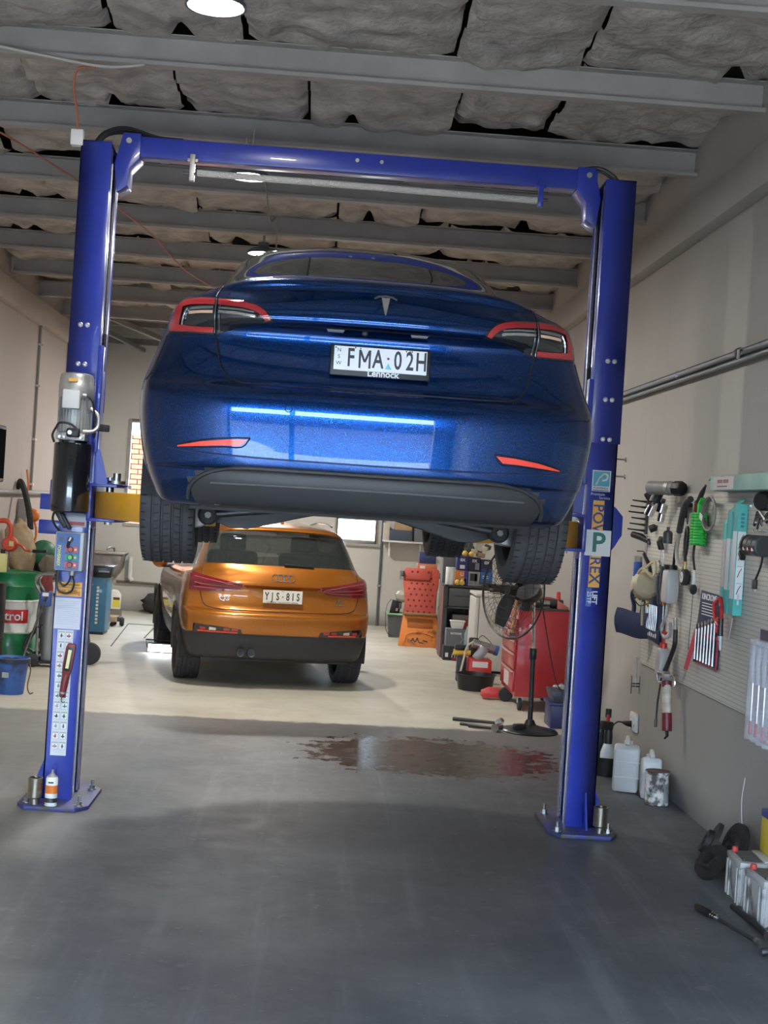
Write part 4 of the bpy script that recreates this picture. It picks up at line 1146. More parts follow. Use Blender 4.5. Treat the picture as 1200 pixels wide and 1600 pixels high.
# rear suspension
for s in (-1, 1):
    la = MB()
    def arm_fn(y_, half):
        return [(s * 0.66, y_ - half * 0.7, 0.150), (s * 0.55, y_ - half, 0.115), (s * 0.47, y_ - half, 0.112), (s * 0.33, y_ - half * 0.9, 0.150), (s * 0.12, y_ - half * 0.6, 0.205), (s * 0.12, y_ - half * 0.6, 0.245), (s * 0.33, y_ - half * 0.9, 0.215), (s * 0.50, y_ - half, 0.185), (s * 0.66, y_ - half * 0.7, 0.200)]
    la.prism(arm_fn(0.90, 0.07), (0, 0.15, 0))
    la.build('lower_arm', mat('arm_black', (0.035, 0.035, 0.037), 0.5, var=0.2), sedan, bev=0.008)
    MB().tube([(s * 0.62, 0.80, 0.17), (s * 0.40, 0.79, 0.20), (s * 0.10, 0.80, 0.235)], 0.017, 10).build('toe_link', M_darksteel, sedan)
    kn = MB().prism([(s * 0.63, 0.84, 0.20), (s * 0.66, 0.84, 0.11), (s * 0.72, 0.84, 0.10), (s * 0.73, 0.84, 0.25), (s * 0.71, 0.84, 0.38), (s * 0.66, 0.84, 0.39), (s * 0.62, 0.84, 0.30)], (0, 0.24, 0))
    kn.build('knuckle', M_alu, sedan, bev=0.018)
    MB().lathe([(0.0, -0.02), (0.035, -0.02), (0.045, -0.01), (0.045, 0.05), (0.0, 0.05)], 18, axis='Y', c=(s * 0.645, 0.80, 0.165)).build('bushing', M_rubber, sedan)
    MB().cyl((s * 0.645, 0.765, 0.165), (s * 0.645, 0.785, 0.165), 0.015, n=6).build('bolt_head', mat('bolt_dull', (0.20, 0.19, 0.18), 0.5, 0.6), sedan)
    MB().lathe([(0.0, 0.0), (0.06, 0.0), (0.06, 0.22), (0.0, 0.22)], 18, c=(s * 0.48, 0.98, 0.16)).build('spring_seat', M_black, sedan)
    MB().box((s * 0.70, 0.80, 0.30), (0.05, 0.07, 0.10)).build('brake_caliper', M_alu, sedan, bev=0.012)
MB().bx(-0.40, 0.40, 0.72, 1.2, 0.20, 0.30).build('rear_subframe', M_darksteel, sedan, bev=0.02)

# ---------------------------------------------------------------- orange SUV at the back
M_orp = paint('burnt_orange_metallic', (0.46, 0.145, 0.014), (0.74, 0.27, 0.035))
suv = thing('suv', 'burnt orange compact SUV parked behind the lift, rear towards us', 'car', (-0.265, 13.1, 0), R(10.5))
FX = [0, 0.25, 0.47, 0.66, 0.80, 0.90, 0.965]
SY = [0.50, 0.82, 1.4, 2.2, 3.0, 3.45, 3.85]
SW = [1.0, 1.005, 0.995, 0.99, 0.985, 0.97, 0.92]
def level2(z, y0, W, n=2.8, D=0.46, zs=None):
    zs = zs or (z,) * 7
    pts = []
    for f in FX:
        pts.append((f * W, y0 + (D - y0) * sup(f, n), lerp(z, zs[0], f ** 2)))
    for k in range(7): pts.append((W * SW[k], SY[k], zs[k]))
    for f, dy in ((0.80, 0.28), (0.55, 0.42), (0.0, 0.50)):
        pts.append((W * f * 0.95, 3.85 + dy, zs[-1]))
    return pts
rows2 = [
    level2(0.27, 0.16, 0.80, 3),
    level2(0.31, 0.10, 0.84, 3),
    level2(0.42, 0.06, 0.875, 3),
    level2(0.505, 0.045, 0.89, 3),
    level2(0.525, 0.02, 0.895, 3),
    level2(0.60, 0.005, 0.905, 3),
    level2(0.69, 0.0, 0.91, 3),
    level2(0.725, 0.03, 0.91, 2.9),
    level2(0.745, 0.075, 0.91, 2.8),
    level2(0.83, 0.095, 0.905, 2.7),
    level2(0.945, 0.10, 0.89, 2.7, zs=(0.945, 0.93, 0.92, 0.91, 0.90, 0.89, 0.80)),
    level2(0.975, 0.07, 0.88, 2.7, zs=(0.985, 0.97, 0.955, 0.94, 0.93, 0.92, 0.83)),
    level2(1.06, 0.105, 0.86, 2.6, zs=(1.05, 1.03, 1.01, 0.99, 0.98, 0.96, 0.86)),
    [(0, .155, 1.135), (.20, .157, 1.135), (.38, .165, 1.135), (.54, .185, 1.134), (.66, .23, 1.130), (.73, .30, 1.122), (.775, .40, 1.112),
     (.79, .52, 1.10), (.80, .82, 1.08), (.80, 1.4, 1.05), (.80, 2.2, 1.03), (.79, 2.75, 1.01), (.72, 3.2, 1.0), (.66, 3.5, .96), (.5, 3.7, .93), (.3, 3.78, .92), (0, 3.82, .92)],
    [(0, .27, 1.27), (.19, .272, 1.27), (.36, .278, 1.27), (.51, .295, 1.268), (.62, .33, 1.264), (.685, .39, 1.258), (.715, .48, 1.252),
     (.73, .58, 1.25), (.735, .86, 1.24), (.735, 1.4, 1.23), (.73, 2.0, 1.215), (.71, 2.45, 1.19), (.66, 2.75, 1.17), (.60, 2.9, 1.16), (.45, 3.0, 1.15), (.25, 3.05, 1.145), (0, 3.06, 1.145)],
    [(0, .40, 1.415), (.18, .40, 1.415), (.34, .405, 1.413), (.48, .42, 1.408), (.58, .45, 1.402), (.635, .50, 1.398), (.66, .56, 1.395),
     (.67, .65, 1.395), (.675, .9, 1.395), (.675, 1.4, 1.395), (.67, 1.85, 1.385), (.65, 2.2, 1.36), (.61, 2.4, 1.35), (.55, 2.5, 1.35), (.41, 2.56, 1.35), (.22, 2.59, 1.35), (0, 2.6, 1.35)],
    # spoiler edge, roof rail
    [(0, .36, 1.50), (.17, .36, 1.498), (.33, .365, 1.494), (.46, .38, 1.486), (.54, .42, 1.476), (.59, .48, 1.468), (.605, .56, 1.466),
     (.615, .66, 1.468), (.62, .9, 1.475), (.62, 1.35, 1.48), (.615, 1.7, 1.475), (.59, 1.98, 1.455), (.55, 2.1, 1.45), (.49, 2.16, 1.455), (.36, 2.2, 1.46), (.19, 2.22, 1.462), (0, 2.23, 1.463)],
    [(0, .55, 1.545), (.15, .55, 1.543), (.28, .56, 1.537), (.38, .58, 1.53), (.44, .62, 1.525), (.47, .67, 1.523), (.48, .73, 1.524),
     (.485, .8, 1.526), (.49, .95, 1.53), (.49, 1.3, 1.533), (.485, 1.55, 1.53), (.46, 1.75, 1.518), (.42, 1.83, 1.518), (.37, 1.87, 1.52), (.27, 1.9, 1.523), (.14, 1.91, 1.525), (0, 1.92, 1.525)],
    [(0, .95, 1.578)] * 6 + [(0, .97, 1.579), (0, 1.0, 1.58), (0, 1.06, 1.581), (0, 1.15, 1.582), (0, 1.25, 1.58), (0, 1.33, 1.578), (0, 1.38, 1.577), (0, 1.4, 1.576), (0, 1.42, 1.576), (0, 1.43, 1.575), (0, 1.44, 1.575)],
]
M_sglass = mat('suv_tinted_glass', (0.035, 0.042, 0.04), 0.03, trans=0.0, coat=1.0, alpha=0.72)
def cls2(i, j, c):
    if i < 3.6 and c.y < 0.9: return 'diff'
    if 13.05 <= i < 15.45 and (j < 5.2): return 'rearglass'
    if 13.1 <= i < 15.7 and 7.0 <= j < 10.9: return 'side'
    if 13.0 <= i < 15.7 and j >= 11.5: return 'front'
    if i < 3.6: return 'sill'
    return 'body'
car2 = Car(suv, rows2, 5, 5, cls2, [(0.82, 0.34, 0.375, 0.55), (3.42, 0.34, 0.375, 0.55)],
           {'diff': ('lower_bumper', M_trim), 'rearglass': ('rear_window', M_sglass), 'side': ('side_windows', M_cglass),
            'front': ('windscreen', M_sglass), 'sill': ('sill', M_trim), 'body': ('body', M_orp)})
body2 = car2.ob['body']
for yc_ in (0.82, 3.42):
    for s in (-1, 1):
        MB().tube([(s * interp(a, [0, 90, 180], [0.89, 0.915, 0.89]), yc_ + 0.38 * math.cos(R(a)), 0.34 + 0.38 * math.sin(R(a))) for a in range(-15, 196, 10)], 0.022, 6).build('arch_trim', M_trim, suv)
        MB().grid(lambda u, v: (s * lerp(0.50, 0.89, v), yc_ + 0.39 * math.cos(R(-15 + 210 * u)), 0.34 + 0.39 * math.sin(R(-15 + 210 * u))), 20, 3).build('wheel_liner', MATS['liner_felt'], suv)
MB().bx(-0.70, 0.70, 0.3, 3.9, 0.24, 0.36).build('undertray', M_black, suv)
MB().bx(-0.72, 0.72, 0.25, 0.6, 0.36, 0.62).build('crash_structure', M_black, suv)
gapo = mat('panel_gap_brown', (0.05, 0.018, 0.006), 0.6)
for s in (-1, 1):
    car2.line('tailgate_seam', gapo, body2, [(0.735, 1.10), (0.752, 0.97), (0.745, 0.86), (0.70, 0.765), (0.55, 0.738), (0.3, 0.735), (0, 0.735)], 0.0055, 0.0, s=s)
    la_ = car2.strip('tail_lamp', mat('suv_lamp_red', (0.20, 0.012, 0.022), 0.10, coat=1.0), suv, [(0.365, 0.978), (0.50, 0.995), (0.66, 1.022), (0.80, 1.055), (0.835, 1.062)], [(0.365, 0.968), (0.42, 0.915), (0.56, 0.900), (0.72, 0.890), (0.845, 0.895)], 20, 6, 0.010, s=s)
    for k, (za, zb) in enumerate(((0.965, 1.02), (0.943, 0.972), (0.922, 0.926))):
        car2.line('lamp_rib', mat('suv_lamp_bright', (0.55, 0.10, 0.12), 0.15, coat=1.0), la_, [(0.395, 0.962 - 0.012 * k), (0.56, lerp(za, zb, 0.3)), (0.80, zb)], 0.005, 0.010, s=s)
    car2.line('lamp_edge', mat('suv_lamp_edge', (0.60, 0.16, 0.18), 0.2), la_, [(0.368, 0.975), (0.372, 0.955), (0.40, 0.925)], 0.006, 0.010, s=s)
    lw_ = car2.strip('bumper_lamp', M_lblk, suv, [(0.375, 0.562), (0.6, 0.585), (0.80, 0.595)], [(0.36, 0.522), (0.6, 0.520), (0.80, 0.520)], 12, 3, 0.005, s=s)
    for a, b in ((0.40, 0.46), (0.48, 0.53), (0.60, 0.66), (0.69, 0.74)):
        car2.strip('lamp_cell', M_lred if a != 0.60 else M_lchr, lw_, [(a, 0.566), (b, 0.572)], [(a, 0.545), (b, 0.545)], 4, 1, 0.008, s=s)
    car2.strip('brake_strip', mat('strip_glow_red', (0.95, 0.07, 0.04), 0.35), lw_, [(0.45 if s > 0 else 0.40, 0.538), (0.73 if s > 0 else 0.76, 0.540)], [(0.45 if s > 0 else 0.40, 0.526), (0.73 if s > 0 else 0.76, 0.526)], 8, 1, 0.009, s=s)
    wheel(suv, 'rear_wheel', s * 0.785, 0.82, 0.345, 0.345, 0.235, s, M_rim, 5)
    wheel(suv, 'front_wheel', s * 0.785, 3.42, 0.345, 0.345, 0.235, s, M_rim, 5)
    m_ = thing('door_mirror', '', ''); del m_['label']; del m_['category']; m_.parent = suv; m_.location = (s * 0.96, 2.55, 1.02)
    MB().ell((0, 0, 0.02), (0.085, 0.07, 0.075)).build('shell', M_orp, m_)
    MB().tube([(-s * 0.15, 0.02, -0.03), (0, 0, -0.03)], 0.02, 8).build('stalk', M_black, m_)
    MB().tube([(s * 0.56, 0.75, 1.545), (s * 0.575, 1.1, 1.565), (s * 0.57, 1.6, 1.56), (s * 0.55, 1.9, 1.525)], 0.013, 6).build('roof_rail', M_chrome, suv)
    # seats behind the glass
    seat = MB().box((s * 0.36, 1.05, 0.98), (0.50, 0.14, 0.55), rot=(-0.2, 0, 0))
    so_ = seat.build('seat_back', mat('seat_fabric', (0.03, 0.03, 0.032), 0.8), suv, bev=0.05, seg=3)
    MB().box((s * 0.36, 1.12, 1.33), (0.26, 0.09, 0.17), rot=(-0.15, 0, 0)).build('headrest', MATS['seat_fabric'], so_, bev=0.03, seg=3)
MB().bx(-0.68, 0.68, 0.34, 0.98, 0.93, 0.96).build('parcel_shelf', MATS['seat_fabric'], suv, bev=0.005)
car2.strip('plate_recess', M_orp, body2, [(-0.36, 0.972), (0, 0.974), (0.36, 0.972)], [(-0.33, 0.945), (0, 0.945), (0.33, 0.945)], 16, 2, 0.004)
# rings badge
rg = thing('emblem', '', ''); del rg['label']; del rg['category']; rg.parent = suv
for k in range(4):
    c0_ = (k - 1.5) * 0.050 + 0.005
    MB().tube([car2.hit(c0_ + 0.031 * math.cos(R(a)), 1.048 + 0.031 * math.sin(R(a)), 0.006) for a in range(0, 360, 15)], 0.005, 6, closed=True).build('ring', M_lchr, rg)
pl2 = number_plate(suv, (0.005, 0.072, 0.876), (R(-3), 0, 0), 0.372, 0.122, False, mat('plate_cream', (0.78, 0.74, 0.62), 0.5))
for ch, x in (('Y', -0.150), ('J', -0.098), ('S', -0.048), ('8', 0.048), ('1', 0.096), ('S', 0.145)):
    text('character', ch, 0.098, M_pink, pl2, (x, -0.0058, 0.0), sx=0.66, bold=0.002)
MB().cyl((0.0, -0.0062, 0.0), (0.0, -0.005, 0.0), 0.007, n=8).build('dot', M_pink, pl2)
text('state_letter', 'ACT', 0.014, M_pink, pl2, (0, -0.0058, 0.051))
text('slogan', "CANBERRA - THE NATION'S CAPITAL", 0.0155, M_pink, pl2, (0, -0.0058, -0.052), sx=1.15)
text('model_badge', 'Q3', 0.058, M_chrome, suv, car2.hit(-0.53, 0.835, 0.004), (R(88), 0, R(-9)), ext=0.004, sx=1.3)
text('engine_badge', 'TDI', 0.040, M_chrome, suv, car2.hit(0.555, 0.855, 0.004), (R(88), 0, R(9)), ext=0.004, sx=1.1)
text('drive_badge', 'quattro', 0.030, M_chrome, suv, car2.hit(0.555, 0.822, 0.004), (R(88), 0, R(9)), ext=0.004)
# exhaust, wiper, aerial
for x in (-0.36, -0.26):
    MB().lathe([(0.034, 0.05), (0.038, 0.045), (0.038, 0.3), (0.03, 0.3), (0.03, 0.05)], 18, axis='Y', c=(x, 0.0, 0.345)).build('tailpipe', M_darksteel, suv)
MB().tube([car2.hit(x, z, 0.012) for x, z in ((0.02, 1.162), (0.15, 1.160), (0.30, 1.153))], [0.014, 0.012, 0.010], 6).build('rear_wiper', M_black, suv)
MB().tube([(0.05, 0.62, 1.55), (0.05, 0.66, 1.585), (0.05, 0.74, 1.572)], [0.008, 0.022, 0.01], 8).build('aerial', M_orp, suv)

# ================================================================== RIGHT WALL
WX = XR - 0.016      # face of the pegboard
def pegboard_material():
    m, nt, b = _new('pegboard')
    L = nt.links
    geo = node(nt, 'ShaderNodeNewGeometry')
    sep = node(nt, 'ShaderNodeSeparateXYZ'); L.new(geo.outputs['Position'], sep.inputs[0])
    def cell(o):
        fr = mathn(nt, 'FRACT', mathn(nt, 'MULTIPLY', o, 40.0))
        d = mathn(nt, 'SUBTRACT', fr, 0.5)
        return mathn(nt, 'MULTIPLY', d, d)
    d2 = mathn(nt, 'ADD', cell(sep.outputs[1]), cell(sep.outputs[2]))
    hole = mathn(nt, 'LESS_THAN', d2, 0.024)
    n1 = noise_n(nt, geo.outputs['Position'], 1.5, 4)
    base = mixc(nt, n1, (0.52, 0.50, 0.43), (0.64, 0.62, 0.55))
    L.new(mixc(nt, hole, base, (0.10, 0.10, 0.09)), b.inputs['Base Color'])
    b.inputs['Roughness'].default_value = 0.55
    return m
pg = MB().bx(WX, XR - 0.002, 4.9, 10.04, 0.775, 1.992)
tag(pg.build('pegboard', pegboard_material(), bev=0.002, seg=1), 'cream perforated pegboard sheet covered with hanging tools', 'pegboard')

def wt(name, label, cat, y, z, x=WX, group=None, rot=None):
    return thing(name, label, cat, (x, y, z), group=group, rot=rot)
def H(t, z=0.0, y=0.0, ln=0.06):
    MB().tube([(0, y, z), (-ln, y, z), (-ln - 0.008, y, z + 0.012)], 0.003, 6).build('peg_hook', M_steel, t)

# long carton on top of the board
t = wt('long_carton', 'pale green long carton with white label lying on top of the pegboard', 'box', 7.62, 1.993, XR - 0.065)
MB().bx(-0.055, 0.055, -1.0, 0.52, 0, 0.085).build('carton', mat('carton_green', (0.30, 0.47, 0.40), 0.7, var=0.15, scale=6), t, bev=0.002)
MB().bx(-0.057, -0.055, 0.06, 0.44, 0.006, 0.079).build('label_field', mat('label_pinkish', (0.72, 0.66, 0.62), 0.7), t)
for k in range(8):
    MB().bx(-0.0580, -0.057, 0.345 - k * 0.026 - (0.012 if k > 3 else 0), 0.363 - k * 0.026 - (0.012 if k > 3 else 0), 0.042, 0.062).build('print_mark', mat('print_dull_red', (0.34, 0.16, 0.15), 0.7), t)
MB().bx(-0.0580, -0.057, 0.17, 0.365, 0.020, 0.027).build('print_line', mat('print_dull_red', (0.34, 0.16, 0.15), 0.7), t)
MB().prism([(-0.05, 0.52, 0.085), (0.05, 0.52, 0.085), (0.05, 0.58, 0.06), (-0.05, 0.58, 0.06)], (0, 0, 0.003)).build('open_flap', MATS['carton_green'], t)

# rack of black drivers sticking out at the far edge
t = wt('driver_rack', 'row of six black drivers poking out of a rack at the board edge', 'tool rack', 10.07, 1.70)
MB().bx(-0.02, 0, -0.01, 0.03, 0, 0.24).build('rail', M_darksteel, t)
for k in range(6):
    z = 0.235 - k * 0.042
    MB().tube([(-0.015, 0, z), (-0.06, 0.02, z + 0.003), (-0.11 - 0.012 * (k % 3), 0.05, z + 0.008)], [0.010, 0.006, 0.005], 8).build('driver', M_black, t)
t = wt('air_tool', 'black angled hand tool hanging below the driver rack', 'tool', 10.0, 1.665)
MB().tube([(-0.10, 0.10, 0.03), (-0.05, 0.04, 0.015), (-0.01, -0.03, -0.012)], [0.022, 0.026, 0.018], 10).build('tool_body', M_black, t)
MB().tube([(-0.01, -0.03, -0.012), (-0.006, -0.06, -0.03)], [0.014, 0.010], 10).build('tool_nose', M_darksteel, t)
t = wt('hanging_wrench', 'long steel combination wrench hanging beside the blue tube', 'wrench', 9.98, 1.33)
MB().tube([(-0.02, 0, 0.0), (-0.02, 0, 0.17), (-0.02, 0, 0.33)], [0.009, 0.007, 0.009], 8).build('shank', M_steel, t)
MB().lathe([(0.010, -0.006), (0.020, -0.006), (0.020, 0.006), (0.010, 0.006), (0.010, -0.006)], 14, axis='X', c=(-0.02, 0, 0.345)).build('ring_end', M_steel, t)
MB().bx(-0.028, -0.012, -0.02, 0.02, -0.02, 0.008).build('jaw', M_steel, t, bev=0.004)
# big grey filter cup with caps
t = wt('filter_housing', 'big grey cylinder with black end lying across the top of the pegboard', 'tool', 9.12, 2.02)
M_gcyl = mat('grey_cylinder', (0.26, 0.25, 0.24), 0.5, var=0.2)
MB().lathe([(0.0, 0), (0.042, 0), (0.045, 0.01), (0.045, 0.24), (0.0, 0.24)], 20, M=Euler((R(-90), 0, R(32))).to_matrix(), c=(-0.05, 0, 0.0)).build('cylinder', M_gcyl, t)
MB().lathe([(0.046, 0.0), (0.048, 0.0), (0.048, 0.03), (0.046, 0.03), (0.046, 0.0)], 20, M=Euler((R(-90), 0, R(32))).to_matrix(), c=(-0.075, 0.04, 0.0)).build('band', M_alu, t)
MB().lathe([(0.0, -0.05), (0.044, -0.05), (0.05, -0.04), (0.05, 0.02), (0.0, 0.02)], 8, M=Euler((R(-90), 0, R(32))).to_matrix(), c=(-0.046, -0.006, 0.0)).build('hex_end', M_black, t)
for nm, lab, y, z, dx, mt, rr, ln, rt in (
    ('cup_wrench', 'black cup wrench at the far top corner of the pegboard', 9.80, 1.935, -0.02, M_black, 0.042, 0.075, (0.3, 0.9, 0.3)),
    ('cup_wrench', 'silver cup wrench hanging under the black cup at the far corner', 9.72, 1.875, -0.03, M_chrome, 0.033, 0.085, (0.2, 0.35, 0.0)),
    ('cup_wrench', 'tall black cup leaning in front of the grey cylinder', 9.42, 1.985, -0.06, M_black, 0.036, 0.12, (0.1, 0.35, 0.2)),
    ('cup_wrench', 'shiny silver cup hanging under the tall black cup', 9.40, 1.895, -0.03, M_chrome, 0.040, 0.07, (0.1, 0.2, 0.0)),
    ('cup_wrench', 'small bright socket hanging lowest of the silver cups', 9.46, 1.83, -0.03, M_chrome, 0.026, 0.06, (0.0, 0.15, 0.0)),
    ('cup_wrench', 'dark steel socket alone in the middle of the board', 9.26, 1.72, -0.02, M_darksteel, 0.032, 0.085, (0.0, 0.0, 0.0)),
    ('cup_wrench', 'small black plug on its own below the far cups', 9.79, 1.71, -0.02, M_black, 0.027, 0.05, (0.4, 1.1, 0.0))):
    t = wt(nm, lab, 'socket', y, z, WX, 'cup wrenches and sockets on the pegboard', rot=rt)
    MB().lathe([(0.0, 0.0), (rr * 0.6, 0.0), (rr, -0.012), (rr, -ln), (rr * 0.88, -ln), (rr * 0.88, -0.03), (0, -0.03)], 18, c=(dx - rr, 0, 0.02)).build('cup', mt, t)
    MB().lathe([(0.0, 0.025), (rr * 0.35, 0.025), (rr * 0.35, 0), (0, 0)], 8, c=(dx - rr, 0, 0.02)).build('drive_end', M_darksteel, t)
t = wt('oil_clamp', 'black spring clamp pliers hanging by thin wires', 'pliers', 9.50, 1.66)
for k in (-1, 1):
    MB().tube([(-0.03, k * 0.03, 0.03), (-0.045, k * 0.015, 0.0), (-0.03, k * 0.04, -0.05)], [0.016, 0.020, 0.012], 8).build('jaw', M_black, t)
    MB().tube([(-0.025, k * 0.03, -0.04), (-0.02, k * 0.05, -0.14), (-0.02, k * 0.02, -0.26)], 0.0035, 6).build('wire_handle', M_steel, t)
t = wt('flex_bracket', 'black bracket with thin legs hanging below the pegboard top edge', 'tool', 8.98, 1.90)
MB().bx(-0.05, 0, -0.10, 0.10, 0.0, 0.028).bx(-0.04, 0, -0.02, 0.06, -0.07, 0.0).build('bracket', M_black, t, bev=0.004)
for yy, ln in ((0.09, 0.20), (-0.08, 0.11)):
    MB().tube([(-0.02, yy, 0.0), (-0.02, yy * 0.9, -ln)], 0.005, 6).build('leg', M_darksteel, t)

# hose with pale tail, tubing loops
t = wt('filler_hose', 'grey ribbed hose with pale bent tail hanging across the board', 'hose', 8.75, 1.93)
MB().tube(cr([(-0.05, 0.0, 0.02), (-0.06, 0.06, 0.0), (-0.06, 0.14, -0.08), (-0.05, 0.23, -0.19)], 6), 0.021, 10).build('hose', mat('hose_grey', (0.06, 0.06, 0.062), 0.6), t)
MB().tube(cr([(-0.05, 0.23, -0.19), (-0.045, 0.27, -0.26), (-0.04, 0.30, -0.33), (-0.04, 0.24, -0.40), (-0.03, 0.16, -0.43)], 6), 0.013, 8).build('pale_tail', mat('tube_cream', (0.50, 0.46, 0.38), 0.5), t)
MB().tube(cr([(-0.05, 0.23, -0.19), (-0.04, 0.34, -0.32), (-0.03, 0.40, -0.45)], 6), 0.010, 8).build('black_tail', M_hose, t)
t = wt('vacuum_gauge', 'round black gauge with white dial hanging on a doubled hose', 'gauge', 8.86, 1.453)
MB().lathe([(0.0, -0.035), (0.044, -0.035), (0.052, -0.03), (0.052, 0.0), (0.0, 0.0)], 24, axis='X', c=(-0.012, 0, 0)).build('case', M_rubber, t)
MB().lathe([(0.0, -0.038), (0.034, -0.038), (0.034, -0.034), (0, -0.034)], 24, axis='X', c=(-0.012, 0, 0)).build('dial', M_paper, t)
MB().box((-0.0515, 0.004, 0.004), (0.002, 0.036, 0.003), rot=(0.7, 0, 0)).build('needle', M_ink, t)
MB().cyl((-0.03, 0, 0.05), (-0.03, 0, 0.10), 0.009, n=8).build('stem', mat('brass', (0.55, 0.38, 0.12), 0.3, 1.0), t)
MB().tube(cr([(-0.03, 0, 0.10), (-0.035, 0.02, 0.22), (-0.035, -0.01, 0.32), (-0.035, -0.05, 0.25), (-0.035, -0.02, 0.14)], 6), 0.010, 8).build('gauge_hose', M_hose, t)
t = wt('hand_bulb', 'small black rubber bulb at the end of a long dark tube', 'pump', 8.63, 1.39)
MB().ell((-0.03, 0, 0), (0.024, 0.024, 0.034)).build('bulb', M_rubber, t)
MB().tube([(-0.03, 0, 0.03), (-0.03, 0, 0.12)], 0.011, 8).build('tube_end', M_white, t)
MB().tube(cr([(-0.03, 0, 0.12), (-0.03, 0.05, 0.22), (-0.035, -0.02, 0.36), (-0.035, -0.05, 0.48), (-0.04, -0.06, 0.54)], 6), 0.008, 8).build('tube', M_hose, t)
MB().tube([(-0.03, 0, -0.03), (-0.03, 0.01, -0.18), (-0.03, 0.03, -0.38)], 0.002, 5).build('cord', M_hose, t)
t = wt('hose_pliers', 'long-nosed pliers with dark red grip hooked at the board top', 'pliers', 8.56, 1.905)
MB().tube([(-0.05, 0.03, -0.03), (-0.055, 0.0, 0.03)], [0.020, 0.022], 8).build('red_grip', mat('maroon_grip', (0.22, 0.03, 0.035), 0.5), t)
MB().tube([(-0.055, 0.0, 0.02), (-0.05, -0.07, 0.09), (-0.04, -0.10, 0.13)], [0.018, 0.016, 0.006], 8).build('nose', M_darksteel, t)
t = wt('cable_coil', 'tangle of coiled grey leads with white tag beside the red grip', 'cable', 8.36, 1.86)
cl_ = MB()
for k in range(5):
    a0 = k * 1.1
    cl_.tube([(-0.03 - 0.008 * k, (0.10 + 0.012 * k) * math.cos(R(a) + a0) - 0.02 * k, 0.085 * math.sin(R(a) + a0) * (1 + 0.05 * k)) for a in range(0, 360, 20)], 0.006, 5, closed=True)
cl_.build('lead', mat('lead_grey', (0.22, 0.20, 0.18), 0.6), t)
MB().box((-0.075, 0.04, -0.02), (0.004, 0.06, 0.035), rot=(0.3, 0, 0)).build('tag', M_white, t)
t = wt('coiled_air_hose', 'bright green plastic spring coil hanging on the pegboard', 'hose', 8.52, 1.67)
gc = MB()
M_gr = mat('bright_green', (0.06, 0.62, 0.10), 0.35)
for k in range(11):
    for yy in (-0.035, 0.05):
        z = 0.018 * k
        gc.tube([(-0.05 + 0.034 * math.cos(R(a)), yy + 0.045 * math.sin(R(a)), z + 0.012 * a / 360) for a in range(0, 361, 30)], 0.0085, 5)
gc.tube([(-0.05, 0.0, 0.19), (-0.045, 0.02, 0.25), (-0.04, -0.02, 0.28)], 0.018, 6)
gc.build('coil', M_gr, t, weld=False)
bh = MB()
for k in range(9):
    for sgn in (-1, 1):
        bh.tube([(-0.04, sgn * 0.085, 0.02 * k), (-0.045, sgn * 0.115, 0.02 * k + 0.004)], 0.003, 5)
bh.build('hook_ends', M_black, t)

# teal lamp cartons
M_tealc = mat('carton_teal', (0.10, 0.50, 0.46), 0.55, var=0.08)
for k, (y, z0, z1, wy, wx, white, lab) in enumerate((
    (8.03, 1.33, 1.84, 0.085, 0.022, (0.22, 0.76), 'narrow teal carton with grey middle, deepest in the teal trio'),
    (7.90, 1.30, 1.905, 0.085, 0.040, (0.22, 0.70), 'teal carton with plain white middle panel on the pegboard'),
    (7.745, 1.30, 1.95, 0.085, 0.052, (0.14, 0.72), 'tall teal carton printed with small pictures, nearest of the teal trio'))):
    t = wt('lamp_carton', lab, 'box', y, z0, WX - 0.004, 'teal cartons hanging on the pegboard')
    hh = z1 - z0
    MB().bx(-wx, 0, -wy / 2, wy / 2, 0, hh - 0.03).prism([(-wx, -wy / 2, hh - 0.03), (-wx, wy / 2, hh - 0.03), (-wx * 0.3, wy / 2, hh), (-wx * 0.3, -wy / 2, hh)], (0.004, 0, 0)).build('carton', M_tealc, t, bev=0.002)
    za, zb = white[0] * hh, white[1] * hh
    mw = mat('panel_grey', (0.45, 0.43, 0.44), 0.6) if k == 0 else M_paper
    f = MB().bx(-wx - 0.0012, -wx, -wy / 2 + 0.006, wy / 2 - 0.006, za, zb).build('white_panel', mw, t)
    MB().bx(-wx + 0.004, -0.004, -wy / 2 - 0.0012, -wy / 2, za, zb).build('side_panel', mw, t)
    if k == 2:
        for j in range(4):
            zz = lerp(za, zb, (j + 0.5) / 4)
            MB().bx(-wx + 0.010, -0.010, -wy / 2 - 0.0018, -wy / 2 - 0.0012, zz - 0.055, zz - 0.052).build('divider', M_tealc, t)
            MB().tube([(-wx + 0.014, -wy / 2 - 0.002, zz - 0.02), (-wx + 0.024, -wy / 2 - 0.002, zz + 0.01), (-wx + 0.036, -wy / 2 - 0.002, zz + 0.03)], 0.002, 5).build('picture_line', M_ink, t)
        MB().bx(-wx + 0.02, -0.02, -wy / 2 - 0.0018, -wy / 2 - 0.0012, 0.06, 0.12).build('data_field', mat('field_pale', (0.6, 0.62, 0.6), 0.6), t)
        for j in range(4):
            MB().bx(-wx * 0.7, -wx * 0.35, -wy / 2 - 0.0018, -wy / 2 - 0.0002, hh - 0.16 + j * 0.022, hh - 0.146 + j * 0.022).build('print_mark', mat('print_dark_teal', (0.05, 0.24, 0.24), 0.6), t)
t = wt('cable_loop', 'red cable looped below the teal cartons with clear tool tip', 'cable', 7.95, 1.33, WX - 0.01)
MB().tube(cr([(-0.03, 0.05, 0.05), (-0.05, 0.10, 0.0), (-0.05, 0.03, -0.09), (-0.05, -0.05, -0.10), (-0.04, -0.02, 0.0), (-0.04, 0.02, 0.05)], 6), 0.012, 8).build('loop', M_red, t)
